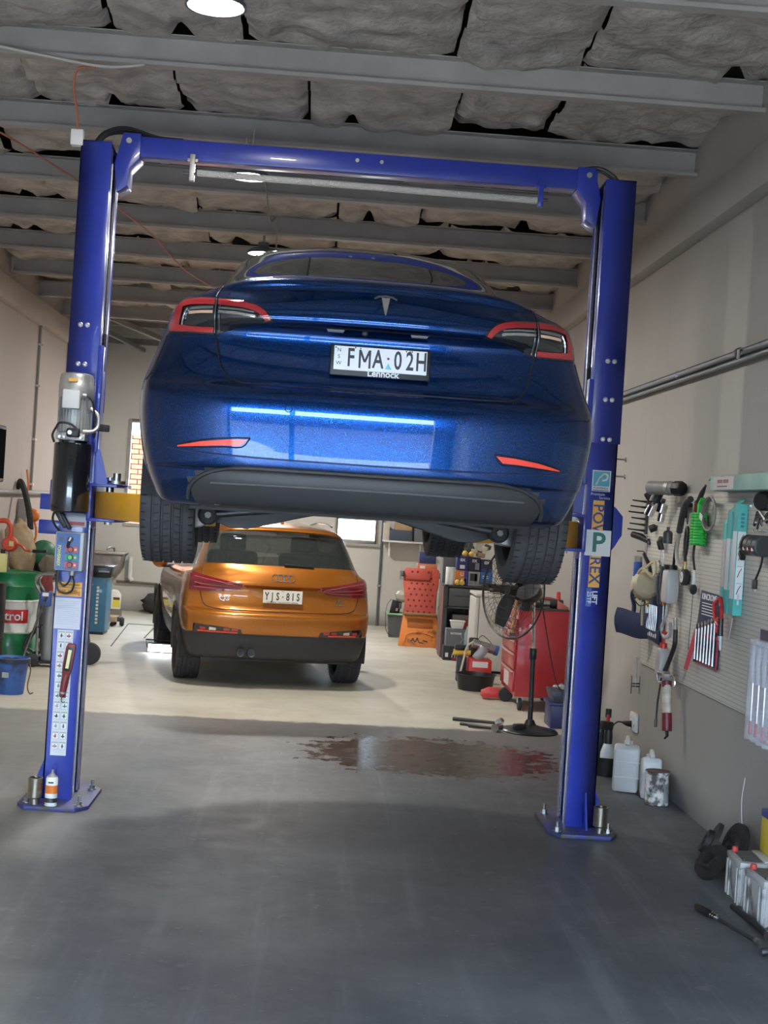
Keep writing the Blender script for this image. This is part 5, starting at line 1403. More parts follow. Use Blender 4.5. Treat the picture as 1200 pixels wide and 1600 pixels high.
for k in range(3):
    MB().tube([(-0.05, 0.02 - 0.05 * k, -0.06), (-0.05, 0.03 - 0.05 * k, -0.15)], 0.008, 6).build('red_lead', M_red, t)
MB().tube([(-0.06, -0.09, -0.06), (-0.06, -0.10, -0.19)], [0.012, 0.016], 8).build('black_grip', M_black, t)
MB().tube([(-0.06, -0.10, -0.16), (-0.06, -0.11, -0.24)], [0.017, 0.009], 8).build('clear_tip', mat('clear_dull', (0.42, 0.42, 0.43), 0.25), t)
MB().box((-0.03, -0.16, -0.10), (0.004, 0.05, 0.13), rot=(0.35, 0, 0)).build('plastic_sleeve', mat('sleeve_dull', (0.52, 0.50, 0.46), 0.3), t)

# navy spanner rolls
M_navy = mat('navy_cloth', (0.018, 0.026, 0.075), 0.75, var=0.15, bump=0.2, bscale=120)
t = wt('spanner_roll', 'navy spanner roll with red piping and a row of chrome spanners', 'tool roll', 8.32, 0.955, WX - 0.006)
YW0, YW1 = 0.24, -0.24
MB().prism([(-0.012, 0.17, 0.44), (-0.012, YW1, 0.43), (-0.012, YW1, 0.16), (-0.012, YW0, 0.16), (-0.012, 0.20, 0.3)], (0.010, 0, 0)).build('flap', M_navy, t, bev=0.002)
MB().bx(-0.014, 0, YW1, YW0, 0.0, 0.16).build('pocket', M_navy, t, bev=0.003)
MB().bx(-0.018, -0.013, YW1, YW0, 0.17, 0.19).build('pocket_edge', mat('red_piping', (0.42, 0.03, 0.05), 0.6), t)
MB().tube([(-0.012, YW0, 0.19), (-0.012, YW0, 0.0), (-0.012, YW1, 0.0), (-0.012, YW1, 0.20)], 0.006, 6).build('piping', MATS['red_piping'], t)
MB().prism([(-0.012, YW0 + 0.01, 0.20), (-0.05, YW0 + 0.07, -0.06), (-0.05, YW0 - 0.01, -0.06), (-0.012, YW0 - 0.03, 0.12)], (-0.003, 0, 0)).build('tie_strap', mat('strap_red', (0.55, 0.025, 0.06), 0.6), t)
for k in range(7):
    y = 0.19 - k * 0.065
    sp_ = MB().tube([(-0.022, y, 0.015), (-0.022, y, 0.12), (-0.022, y, 0.20 + 0.012 * k)], [0.010, 0.007, 0.009], 8)
    sp_.lathe([(0.0, -0.005), (0.017, -0.005), (0.017, 0.005), (0.0, 0.005)], 12, axis='X', c=(-0.022, y, 0.215 + 0.012 * k))
    sp_.build('spanner', mat('spanner_steel', (0.42, 0.42, 0.43), 0.32, 0.9), t)
text('lettering', 'KINCROME', 0.050, M_paper, t, (-0.0135, -0.02, 0.405), (PI / 2, 0, -PI / 2), sx=1.25, bold=0.001)
for k in range(5):
    MB().bx(-0.0135, -0.012, -0.17 + 0.02 * (k % 2), 0.13, 0.365 - 0.017 * k, 0.370 - 0.017 * k).build('print_line', M_paper, t)
t = wt('spanner_roll', 'dark blue tool roll drooping off the far end of the pegboard', 'tool roll', 9.62, 0.96, WX - 0.01)
MB().prism([(-0.02, 0.30, 0.40), (-0.02, -0.24, 0.37), (-0.02, -0.24, 0.0), (-0.03, 0.10, 0.03), (-0.05, 0.34, 0.06)], (0.012, 0, 0)).build('flap', M_navy, t, bev=0.003)
MB().grid(lambda u, v: (-0.03 - 0.16 * u - 0.02 * math.sin(v * 3), lerp(0.06, 0.36, u), lerp(0.02, 0.20, v) - 0.01 * math.sin(u * 5)), 10, 6).build('drooping_corner', M_navy, t, ang=80)
for k in range(7):
    y = 0.16 - k * 0.05
    MB().tube([(-0.035, y, 0.09), (-0.030, y, 0.17), (-0.03, y + 0.01, 0.26)], [0.006, 0.005, 0.008], 6).build('spanner', M_steel, t)
MB().bx(-0.032, -0.022, -0.24, 0.20, 0.02, 0.10).build('pocket', M_navy, t, bev=0.002)
for k in range(7):
    MB().bx(-0.034, -0.032, 0.16 - k * 0.055, 0.185 - k * 0.055, 0.045, 0.075 - 0.004 * (k % 3)).build('size_print', M_paper, t)
for k, (y, z) in enumerate(((0.33, 0.33), (0.30, 0.29), (0.05, 0.30), (0.02, 0.27))):
    t2 = thing('tool_clip', ('upper', 'lower', 'upper', 'lower')[k] + (' yellow spring clip at the far edge of the blue roll' if k < 2 else ' yellow spring clip near the middle of the blue roll'), 'clip', (WX - 0.05, 9.62 + y, 0.96 + z), group='yellow clips on the blue roll')
    MB().box((-0.02, 0, 0), (0.05, 0.02, 0.018), rot=(0.2, 0.3 + 0.3 * k, 0)).build('lever', M_yellow, t2, bev=0.004)
    MB().cyl((-0.05, 0, -0.01), (-0.03, 0, 0.01), 0.008, n=8).build('pin', M_black, t2)
# blue cartridge, cream funnel, clear bottles, grips
t = wt('grease_cartridge', 'blue grease cartridge hanging upright at the far edge', 'cartridge', 10.08, 1.34, WX - 0.05)
MB().lathe([(0.0, 0.0), (0.030, 0.0), (0.031, 0.01), (0.031, 0.155), (0.026, 0.165), (0.026, 0.195), (0.0, 0.195)], 18).build('tube', mat('cartridge_blue', (0.03, 0.10, 0.42), 0.45), t)
MB().lathe([(0.029, 0.157), (0.030, 0.195), (0.018, 0.20), (0, 0.20)], 18).build('cap', M_alu, t)
MB().box((-0.031, -0.006, 0.03), (0.003, 0.03, 0.045)).build('data_label', M_white, t)
t = wt('plug_lead', 'dark blue lead with yellow joints under the cartridge', 'cable', 10.09, 1.28, WX - 0.05)
MB().tube(cr([(0.0, 0, 0.05), (-0.02, 0.02, -0.02), (0.0, 0.03, -0.10), (-0.01, 0.0, -0.18)], 5), 0.016, 8).build('lead', M_navy, t)
t = wt('funnel_mask', 'cream cone-shaped funnel wrapped with pale tubing', 'funnel', 9.56, 1.30, WX - 0.01)
MB().lathe([(0.012, -0.16), (0.02, -0.13), (0.095, -0.02), (0.10, 0.03), (0.08, 0.06), (0.0, 0.07)], 20, M=Euler((R(65), R(-25), R(20))).to_matrix(), c=(-0.10, 0.02, 0.05)).build('cone', mat('cream_rubber', (0.58, 0.50, 0.33), 0.5, var=0.1), t)
MB().tube(cr([(-0.16, 0.05, 0.10), (-0.14, -0.05, 0.17), (-0.08, -0.12, 0.12), (-0.06, -0.05, 0.22), (-0.10, 0.06, 0.16), (-0.15, 0.1, 0.05)], 6), 0.010, 6).build('pale_tube', mat('tube_yellowish', (0.60, 0.53, 0.30), 0.5), t)
MB().tube(cr([(-0.16, -0.02, 0.09), (-0.19, -0.02, 0.0), (-0.15, -0.06, -0.08), (-0.10, -0.12, -0.06)], 6), 0.004, 6).build('black_cord', M_hose, t)
MB().tube([(-0.12, -0.04, -0.06), (-0.10, 0.03, -0.22)], 0.008, 6).build('drop_tube', MATS['tube_yellowish'], t)
t = wt('fluid_bottle', 'translucent white bottle hanging upside down behind the gauge', 'bottle', 9.06, 1.27, WX - 0.01)
MB().prism([(-0.10, 0.06, 0.0), (-0.10, -0.06, 0.0), (-0.10, -0.08, 0.06), (-0.10, -0.07, 0.22), (-0.10, 0.05, 0.22), (-0.10, 0.08, 0.05)], (0.085, 0, 0)).build('bottle_body', mat('translucent_white', (0.62, 0.60, 0.57), 0.35, trans=0.15), t, bev=0.018, seg=3)
MB().cyl((-0.06, 0, 0.22), (-0.06, 0, 0.25), 0.045, n=16).build('black_cap', M_black, t)
MB().tube(cr([(-0.06, 0.02, 0.0), (-0.07, 0.0, -0.08), (-0.08, 0.05, -0.16), (-0.07, 0.02, -0.22), (-0.05, -0.06, -0.20), (-0.06, -0.08, -0.12)], 6), 0.012, 8).build('clear_tube', mat('clear_dull', (0.42, 0.42, 0.43), 0.25), t)
t = wt('orange_screwdriver', 'orange-handled screwdriver hanging blade down by the cream funnel', 'screwdriver', 9.27, 1.27, WX - 0.01)
MB().tube([(-0.04, 0.02, 0.09), (-0.04, 0.0, 0.0), (-0.04, -0.005, -0.03)], [0.011, 0.014, 0.008], 10).build('handle', M_orange, t)
MB().tube([(-0.04, -0.005, -0.03), (-0.04, -0.01, -0.22)], 0.004, 6).build('blade', M_steel, t)
t = wt('strap_wrench', 'black curved strap wrench hanging above the cream funnel', 'wrench', 9.80, 1.55, WX - 0.01)
MB().tube(cr([(-0.08, 0.15, 0.03), (-0.06, 0.06, 0.03), (-0.06, 0.0, 0.0), (-0.04, -0.06, -0.06), (-0.03, -0.10, -0.14)], 6), [0.006] * 10 + [0.014] * 15, 8).build('curved_arm', M_black, t)
t = wt('spring_tester', 'chrome ring and dark handles bundled left of the clear bottle', 'tool', 9.38, 1.46, WX - 0.01)
MB().lathe([(0.05, -0.01), (0.06, 0.0), (0.05, 0.01), (0.045, 0.0), (0.05, -0.01)], 20, axis='X', c=(-0.05, 0.03, 0.02)).build('ring', M_chrome, t)
for k in range(4):
    MB().tube([(-0.05, 0.05 - 0.045 * k, 0.04), (-0.05, 0.03 - 0.04 * k, -0.10), (-0.04, 0.04 - 0.04 * k, -0.22)], [0.010, 0.014, 0.007], 8).build('handle', M_black if k % 2 else mat('slate_plastic', (0.10, 0.12, 0.15), 0.5), t)
t = wt('oil_bottle', 'clear plastic bottle with red cap hanging below the pegboard', 'bottle', 9.10, 0.79, WX - 0.02)
MB().prism([(-0.09, 0.06, 0.0), (-0.09, -0.05, 0.0), (-0.09, -0.055, 0.15), (-0.09, -0.03, 0.185), (-0.09, 0.03, 0.185), (-0.09, 0.065, 0.15)], (0.075, 0, 0)).build('bottle_body', mat('milky_pink', (0.56, 0.50, 0.48), 0.35, trans=0.15), t, bev=0.014, seg=3)
MB().lathe([(0.0, 0.185), (0.026, 0.185), (0.024, 0.215), (0.010, 0.22), (0.006, 0.30), (0, 0.30)], 14, c=(-0.055, 0, 0)).build('red_cap', M_red, t)
MB().lathe([(0.0, 0.27), (0.018, 0.275), (0.022, 0.29), (0.0, 0.295)], 12, c=(-0.055, 0, 0)).build('red_collar', M_red, t)
t = wt('grease_gun', 'dark red grease gun hanging nose down on a black hose', 'grease gun', 8.86, 0.46, WX - 0.03)
MB().tube([(-0.05, 0.07, 0.30), (-0.05, 0.0, 0.03)], 0.030, 18).build('barrel', mat('gun_label', (0.62, 0.52, 0.42), 0.5, var=0.25, scale=15), t)
MB().tube([(-0.05, 0.022, 0.12), (-0.05, -0.005, 0.01)], 0.032, 18).build('lower_sleeve', mat('gun_maroon', (0.17, 0.015, 0.025), 0.4), t)
MB().tube([(-0.05, 0.075, 0.32), (-0.05, 0.068, 0.28)], 0.032, 18).build('collar', MATS['gun_maroon'], t)
MB().tube([(-0.05, -0.005, 0.01), (-0.05, -0.02, -0.02), (-0.06, 0.0, -0.04)], [0.012, 0.010, 0.006], 8).build('end_hook', M_black, t)
MB().box((-0.055, 0.075, 0.35), (0.05, 0.06, 0.05), rot=(0.3, 0, 0)).build('head', M_alu, t, bev=0.01)
MB().tube(cr([(-0.06, 0.10, 0.36), (-0.09, 0.17, 0.36), (-0.08, 0.16, 0.30), (-0.06, 0.10, 0.31)], 5), 0.010, 8).build('trigger_ring', M_alu, t)
MB().tube(cr([(-0.04, 0.05, 0.36), (-0.03, -0.03, 0.36), (-0.03, -0.05, 0.30)], 5), 0.008, 8).build('lever', M_chrome, t)
MB().tube(cr([(-0.055, 0.12, 0.38), (-0.05, 0.05, 0.45), (-0.04, -0.02, 0.56), (-0.04, -0.02, 0.66)], 6), 0.015, 10).build('hose', M_hose, t)
MB().tube([(-0.04, -0.02, 0.65), (-0.04, 0.0, 0.73)], 0.013, 8).build('coupler', M_steel, t)
MB().tube([(-0.07, 0.14, 0.33), (-0.07, 0.20, 0.16), (-0.07, 0.21, 0.03)], 0.006, 6).build('air_line', M_hose, t)
MB().tube([(-0.07, 0.21, 0.05), (-0.07, 0.21, 0.0)], 0.010, 8).build('air_line_end', M_darksteel, t)
t = wt('gear_puller', 'small steel two-leg puller hanging on a nail on the wall', 'puller', 10.07, 0.545, XR)
MB().tube([(-0.03, 0, 0.26), (-0.03, 0, 0.05)], [0.004, 0.007], 8).build('screw', M_steel, t)
MB().tube([(-0.03 + 0.012 * math.cos(R(a)), 0.012 * math.sin(R(a)), 0.26) for a in range(0, 360, 30)], 0.003, 5, closed=True).build('eye', M_steel, t)
for k in (-1, 1):
    MB().tube([(-0.03 + k * 0.03, 0, 0.13), (-0.03 + k * 0.03, 0, 0.0)], 0.004, 6).build('leg', M_darksteel, t)
for zz in (0.055, 0.075):
    MB().box((-0.03, 0, zz), (0.062, 0.012, 0.010)).build('crosshead', M_darksteel, t, bev=0.002)
# black rings, clamps and leads at the near end
t = wt('air_filter_cup', 'black round cup with silver rim at the near top of the board', 'socket', 7.33, 1.935)
MB().lathe([(0.0, -0.09), (0.045, -0.09), (0.052, -0.08), (0.052, -0.02), (0.045, 0.0), (0.0, 0.0)], 22, M=Euler((0, 0, R(35))).to_matrix(), axis='X').build('cup', M_black, t)
MB().cyl((-0.085, 0.05, -0.03), (-0.095, 0.055, -0.03), 0.007, n=8).build('rivet', M_white, t)
t = wt('spring_clips', 'jumble of silver spring clips under the black round cup', 'clips', 7.34, 1.85)
for k in range(6):
    a = k * 1.05
    MB().tube([(-0.02, 0.07 * math.cos(a), 0.03 * math.sin(a)), (-0.06, 0.05 * math.cos(a + 1), 0.03 * math.sin(a * 2)), (-0.05, 0.09 * math.cos(a + 2), -0.03 + 0.03 * math.cos(a))], 0.008, 6).build('clip', M_steel if k % 2 else M_darksteel, t)
for k in range(4):
    t = wt('hose_clamp_ring', ('farthest, thin', 'second', 'third', 'nearest')[k] + ' black clamp ring in the row above the dangling plug', 'clamp', 7.42 - k * 0.075, 1.70, WX, 'black clamp rings in a row')
    MB().lathe([(0.046, -0.03), (0.056, -0.028), (0.056, 0.028), (0.046, 0.03), (0.046, -0.03)] if k else [(0.050, -0.012), (0.056, -0.012), (0.056, 0.012), (0.05, 0.012), (0.05, -0.012)], 22, axis='Y', c=(-0.07, 0, 0)).build('ring', M_black, t)
    MB().cyl((-0.12, 0, -0.02), (-0.13, 0, -0.02), 0.009, n=8).build('screw', M_chrome, t)
    MB().tube([(0, 0, 0.075), (-0.05, 0, 0.07), (-0.058, 0, 0.085)], 0.003, 5).build('peg_hook', M_steel, t)
t = wt('usb_lead', 'black lead with flat plug dangling below the clamp rings', 'cable', 7.33, 1.50)
MB().tube(cr([(-0.06, -0.03, 0.17), (-0.06, -0.10, 0.15), (-0.06, -0.08, 0.09), (-0.06, -0.01, 0.02)], 6), 0.006, 6).build('lead', M_hose, t)
MB().box((-0.06, 0, -0.005), (0.02, 0.045, 0.05)).build('plug', M_black, t, bev=0.004)
MB().box((-0.06, 0.0, -0.036), (0.012, 0.034, 0.014)).build('metal_tip', M_steel, t)
MB().box((-0.07, 0.22, 0.14), (0.03, 0.06, 0.03), rot=(0.6, 0, 0)).build('second_plug', M_black, t, bev=0.006)
t = wt('screwdriver_pack', 'clear blister pack of long screwdrivers with red tips', 'screwdriver set', 7.15, 0.68)
MB().bx(-0.006, 0, -0.28, 0.20, 0, 0.58).build('backing_card', mat('card_violet', (0.10, 0.085, 0.14), 0.5), t)
MB().bx(-0.012, -0.006, -0.28, 0.06, 0.52, 0.585).build('header_card', mat('card_brown', (0.16, 0.10, 0.09), 0.6), t)
bl_ = mat('blister_clear', (0.80, 0.80, 0.86), 0.06, alpha=0.28, coat=0.5)
for k in range(4):
    y = 0.14 - k * 0.10
    MB().tube([(-0.045, y, 0.30), (-0.045, y, 0.40), (-0.045, y, 0.50)], [0.020, 0.026, 0.018], 10).build('clear_handle', mat('handle_clear', (0.55, 0.54, 0.60), 0.15), t)
    MB().tube([(-0.045, y, 0.10), (-0.045, y, 0.32)], 0.006, 8).build('blade', M_chrome, t)
    MB().tube([(-0.045, y, 0.03), (-0.045, y, 0.10)], [0.013, 0.010], 8).build('red_tip', M_red, t)
    MB().tube([(-0.045, y, 0.005), (-0.045, y, 0.53)], 0.033, 10).build('blister', bl_, t)

# pipes, brackets, socket outlet
M_pipe = mat('conduit_grey_blue', (0.12, 0.14, 0.165), 0.35, 0.3)
t = thing('wall_pipe', 'pair of grey pipes running level along the beige wall', 'pipe', (XR - 0.045, 6.0, 2.79))
MB().cyl((0, -4, 0.0), (0, 6.8, 0.0), 0.021, n=14).build('pipe_run', M_pipe, t)
MB().cyl((0.01, -4, -0.042), (0.01, 6.8, -0.042), 0.016, n=12).build('pipe_run', M_pipe, t)
for y in (1.93, 3.35):
    MB().lathe([(0.022, -0.012), (0.026, -0.012), (0.026, 0.012), (0.022, 0.012), (0.022, -0.012)], 16, axis='Y', c=(0, y, 0)).bx(0.0, 0.045, y - 0.012, y + 0.012, -0.01, 0.01).build('pipe_clip', M_chrome, t)
MB().lathe([(0.022, -0.02), (0.030, -0.02), (0.030, 0.02), (0.022, 0.02), (0.022, -0.02)], 16, axis='Y', c=(0, 1.97, 0)).build('coupling', M_black, t)
MB().tube([(-0.02, 1.88, 0.0), (-0.04, 1.86, 0.0), (-0.04, 1.86, -0.05)], 0.010, 8).build('tap', M_alu, t)
for z, lab in ((2.27, 'upper steel peg standing out of the wall behind the lift post'), (2.135, 'lower steel peg standing out of the wall behind the lift post')):
    t = thing('wall_peg', lab, 'peg', (XR, 11.0, z), group='steel pegs on the wall')
    MB().tube([(0, 0, 0), (-0.12, 0, 0)], 0.007, 8).build('rod', M_steel, t)
    MB().cyl((0, 0, 0), (-0.012, 0, 0), 0.018, n=12).build('flange', M_steel, t)
t = thing('power_outlet', 'white double socket outlet low on the wall above the jerry cans', 'socket', (XR, 10.12, 0.335))
MB().bx(-0.022, 0, -0.10, 0.10, -0.065, 0.065).build('plate', M_white, t, bev=0.006)
for y in (-0.05, 0.05):
    MB().bx(-0.026, -0.022, y - 0.012, y + 0.012, 0.02, 0.04).build('switch', M_white, t, bev=0.002)
    MB().bx(-0.0235, -0.022, y - 0.003, y + 0.003, -0.03, -0.01).build('slot', M_ink, t)
t = thing('charger_lead', 'black power plug and lead arching out of the wall socket', 'cable', (XR - 0.022, 10.15, 0.315))
MB().tube([(-0.001, 0, 0), (-0.03, 0.01, 0.0), (-0.06, 0.03, 0.005)], [0.024, 0.020, 0.009], 12).build('plug', M_black, t)
MB().tube(cr([(-0.06, 0.03, 0.005), (-0.10, 0.04, 0.0), (-0.15, 0.04, -0.06), (-0.18, 0.02, -0.14), (-0.16, 0.02, -0.24)], 6), 0.006, 6).build('lead', M_hose, t)
t = thing('hanging_wire', 'thin pale wire hanging down the wall to the floor', 'wire', (XR - 0.005, 7.45, 0.0))
MB().tube(cr([(0, 0.05, 0.44), (-0.004, 0.07, 0.3), (-0.008, 0.0, 0.12), (-0.02, -0.06, 0.03), (-0.05, -0.02, 0.004)], 6), 0.0022, 5).build('wire', M_white, t)

# ================================================================== FLOOR ALONG THE RIGHT WALL
M_jerry = mat('jerry_white', (0.68, 0.68, 0.66), 0.35, trans=0.1)
def jerry(label, loc, rz, sx, sy, sz, ribs):
    t = thing('jerry_can', label, 'container', loc, rz, 'white plastic jerry cans by the wall')
    # front to back is x: sloped shoulder with spout, handle along the top
    pr = [(-sx / 2, 0.0), (sx / 2, 0.0), (sx / 2, sz * 0.72), (sx * 0.28, sz * 0.92), (-sx * 0.30, sz), (-sx / 2, sz * 0.93)]
    MB().prism([(x, -sy / 2, z) for x, z in pr], (0, sy, 0)).build('can_body', M_jerry, t, bev=0.022, seg=3)
    MB().cyl((sx * 0.36, 0, sz * 0.84), (sx * 0.42, 0, sz * 0.98), 0.030, n=16).build('screw_cap', M_white, t)
    MB().tube(cr([(-sx * 0.38, 0, sz * 0.98), (-sx * 0.28, 0, sz * 1.10), (sx * 0.08, 0, sz * 1.09), (sx * 0.22, 0, sz * 0.95)], 5), 0.016, 8).build('handle', M_jerry, t)
    for z in ribs:
        MB().tube([(-sx / 2 + 0.01, -sy / 2 - 0.001, z), (sx / 2 - 0.01, -sy / 2 - 0.001, z)], 0.005, 6).tube([(-sx / 2 - 0.001, -sy / 2 + 0.01, z), (-sx / 2 - 0.001, sy / 2 - 0.01, z)], 0.005, 6).build('rib', M_white, t)
    return t
jerry('big milky jerry can with moulded ribs, next to the black tub', (2.165, 9.30, 0), R(75), 0.25, 0.17, 0.315, (0.10, 0.20))
jerry('milky jerry can tucked between the ribbed can and the paint tin', (2.275, 9.08, 0), R(80), 0.20, 0.13, 0.27, (0.16,))
t = thing('paint_tin', 'paint-smeared white tin with dark red lid by the wall', 'tin', (2.265, 8.86, 0))
MB().lathe([(0.0, 0.0), (0.074, 0.0), (0.078, 0.006), (0.076, 0.012), (0.076, 0.195), (0.080, 0.20), (0.080, 0.210), (0.070, 0.212), (0.068, 0.204), (0.0, 0.203)], 30).build('tin_body', mat('smeared_tin', (0.62, 0.60, 0.57), 0.55, 0.1, var=0.2, dirt=(0.09, 0.07, 0.06), dirt_amt=1.0, scale=22), t)
MB().lathe([(0.0, 0.203), (0.067, 0.205), (0.078, 0.2135), (0.0, 0.2065)], 30).build('lid', mat('dried_red_paint', (0.10, 0.022, 0.025), 0.5, var=0.3), t)
MB().grid(lambda u, v: (0.0775 * math.cos(R(-70 + 34 * u)), 0.0775 * math.sin(R(-70 + 34 * u)), lerp(0.02, 0.14, v)), 6, 1).build('torn_label', mat('label_dark_edge', (0.30, 0.31, 0.31), 0.6, var=0.3), t)
t = thing('black_tub', 'round black tub standing behind the jerry cans', 'tub', (2.14, 9.82, 0))
MB().lathe([(0.0, 0.0), (0.115, 0.0), (0.125, 0.125), (0.13, 0.13), (0.118, 0.13), (0.108, 0.01), (0, 0.01)], 28).build('tub_wall', M_black, t)
t = thing('spray_bottle', 'white spray bottle with black head standing in the black tub', 'bottle', (2.13, 9.76, 0.012))
MB().lathe([(0.0, 0.0), (0.047, 0.0), (0.05, 0.02), (0.05, 0.15), (0.032, 0.205), (0.02, 0.23), (0.0, 0.23)], 20).build('bottle_body', M_white, t)
MB().lathe([(0.028, 0.20), (0.030, 0.27), (0.024, 0.32), (0.0, 0.32)], 16).build('neck', M_black, t)
MB().box((-0.02, -0.01, 0.34), (0.09, 0.05, 0.06), rot=(0, 0.1, 0.4)).build('spray_head', M_black, t, bev=0.01)
t = thing('grease_pump', 'black and green pump with red handle standing behind the spray bottle', 'pump', (2.085, 9.875, 0.012))
MB().bx(-0.035, 0.035, -0.03, 0.03, 0.0, 0.34).build('pump_body', M_black, t, bev=0.008)
MB().bx(-0.03, 0.01, -0.036, -0.03, 0.28, 0.33).build('green_patch', mat('green_plastic', (0.04, 0.25, 0.15), 0.5), t)
MB().tube([(0.06, -0.02, 0.16), (0.055, -0.02, 0.40)], 0.013, 8).build('red_handle', M_red, t)
MB().tube([(0.06, 0.0, 0.38), (0.06, 0.0, 0.44)], 0.022, 10).build('top_knob', M_black, t)
MB().tube([(-0.03, -0.02, 0.19), (0.05, -0.02, 0.18)], 0.007, 6).build('red_bar', M_red, t)

# batteries, yellow box, brake drums, breaker bars
M_bat = mat('battery_grey', (0.36, 0.35, 0.34), 0.5, var=0.15, dirt=(0.12, 0.11, 0.10), dirt_amt=0.4, scale=9)
def battery(label, loc, rz):
    t = thing('car_battery', label, 'battery', loc, rz, 'old car batteries on the floor')
    MB().bx(-0.09, 0.09, -0.125, 0.125, 0, 0.175).build('case', M_bat, t, bev=0.006)
    MB().bx(-0.094, 0.094, -0.13, 0.13, 0.175, 0.205).build('lid', M_bat, t, bev=0.006)
    MB().bx(-0.07, 0.02, -0.11, 0.11, 0.205, 0.209).build('top_label', mat('battery_label', (0.12, 0.115, 0.11), 0.6, var=0.3), t)
    MB().bx(0.025, 0.07, -0.12, 0.12, 0.205, 0.214).build('handle_strip', mat('battery_pale', (0.50, 0.49, 0.47), 0.5), t, bev=0.003)
    MB().lathe([(0.0, 0.205), (0.014, 0.205), (0.016, 0.215), (0.013, 0.232), (0.0, 0.235)], 14, c=(-0.065, 0.09, 0)).build('red_terminal', mat('terminal_red', (0.50, 0.05, 0.045), 0.5), t)
    MB().lathe([(0.0, 0.205), (0.010, 0.205), (0.010, 0.22), (0.0, 0.22)], 12, c=(-0.065, -0.09, 0)).build('terminal', M_darksteel, t)
    for sx in (-1, 1):
        for y in (-0.115, -0.07, 0.07, 0.115):
            MB().bx(sx * 0.09, sx * 0.096, y - 0.008, y + 0.008, 0.0, 0.17).build('rib', M_bat, t)
    for x in (-0.075, -0.045, 0.045, 0.075):
        MB().bx(x - 0.006, x + 0.006, -0.131, -0.125, 0.0, 0.17).build('rib', M_bat, t)
    return t
battery('grey car battery nearer to us, standing before its twin', (2.195, 6.36, 0.0), R(2))
battery('grey car battery at the back of the pair, nearer the brake drums', (2.20, 6.69, 0.0), R(-3))
t = thing('yellow_carton', 'yellow box with blue top standing on the batteries at the frame edge', 'box', (2.345, 6.72, 0.215))
MB().bx(-0.075, 0.05, -0.09, 0.09, 0, 0.19).build('carton', mat('carton_yellow', (0.72, 0.52, 0.04), 0.5), t, bev=0.002)
MB().bx(-0.077, 0.052, -0.092, 0.092, 0.17, 0.205).build('blue_top', mat('carton_blue', (0.04, 0.06, 0.30), 0.5), t, bev=0.002)
M_rust = mat('rusty_disc', (0.026, 0.021, 0.019), 0.7, 0.3, var=0.4, scale=14)
for lab, x, y, z, rt, rr in (('dark brake disc leaning against the wall behind the batteries', 2.265, 7.16, 0.135, (0, R(-72), R(6)), 0.13),
                             ('rusty brake disc leaning on the dark disc, nearest the wall corner', 2.17, 7.26, 0.125, (0, R(-64), R(-14)), 0.12),
                             ('thin worn disc lying low in front of the brake discs', 2.11, 7.02, 0.085, (0, R(-50), R(24)), 0.10)):
    t = thing('brake_disc', lab, 'brake disc', (x, y, z), rot=rt, group='worn brake discs by the wall')
    MB().lathe([(0.035, 0.0), (rr, 0.0), (rr, 0.022), (rr * 0.55, 0.022), (rr * 0.53, 0.05), (0.035, 0.05), (0.035, 0.0)], 36).build('disc', M_rust, t)
    for k in range(5):
        a = 2 * PI * k / 5
        MB().cyl((0.052 * math.cos(a), 0.052 * math.sin(a), 0.05), (0.052 * math.cos(a), 0.052 * math.sin(a), 0.0515), 0.007, n=8).build('stud_hole', M_ink, t)
t = thing('torque_wrench', 'long black torque wrench with chrome rings lying on the floor', 'wrench', (0, 0, 0))
a_, b_ = Vector((1.872, 6.46, 0.02)), Vector((2.0, 5.93, 0.02))
L_ = lambda k: a_.lerp(b_, k)
MB().tube([L_(0), L_(0.03), L_(0.24), L_(0.26)], [0.012, 0.017, 0.017, 0.013], 12).build('grip', M_black, t)
for k in (0.28, 0.315, 0.35):
    MB().tube([L_(k - 0.008), L_(k + 0.012)], 0.017, 12).build('chrome_ring', M_chrome, t)
MB().tube([L_(0.26), L_(0.95)], 0.010, 10).build('shaft', M_darksteel, t)
MB().tube([L_(0.95), L_(1.0)], 0.014, 10).build('drive_head', M_steel, t)
t = thing('extension_socket', 'black deep socket with chrome neck lying beside the torque wrench', 'socket', (0, 0, 0))
MB().tube([(1.965, 5.80, 0.02), (1.975, 5.803, 0.02), (2.04, 5.82, 0.02)], [0.013, 0.018, 0.018], 14).build('barrel', M_darksteel, t)
MB().tube([(2.04, 5.82, 0.02), (2.055, 5.825, 0.02), (2.075, 5.83, 0.02)], [0.020, 0.024, 0.014], 14).build('neck', M_chrome, t)
t = thing('jack_handle', 'black tool lying in the shadow against the battery', 'tool', (0, 0, 0))
MB().tube([(2.05, 6.48, 0.02), (2.07, 6.25, 0.02), (2.075, 6.03, 0.02)], [0.014, 0.016, 0.014], 10).build('bar', M_black, t)
MB().tube([(2.06, 6.02, 0.024), (2.10, 6.03, 0.024)], 0.022, 12).build('end_fitting', M_steel, t)

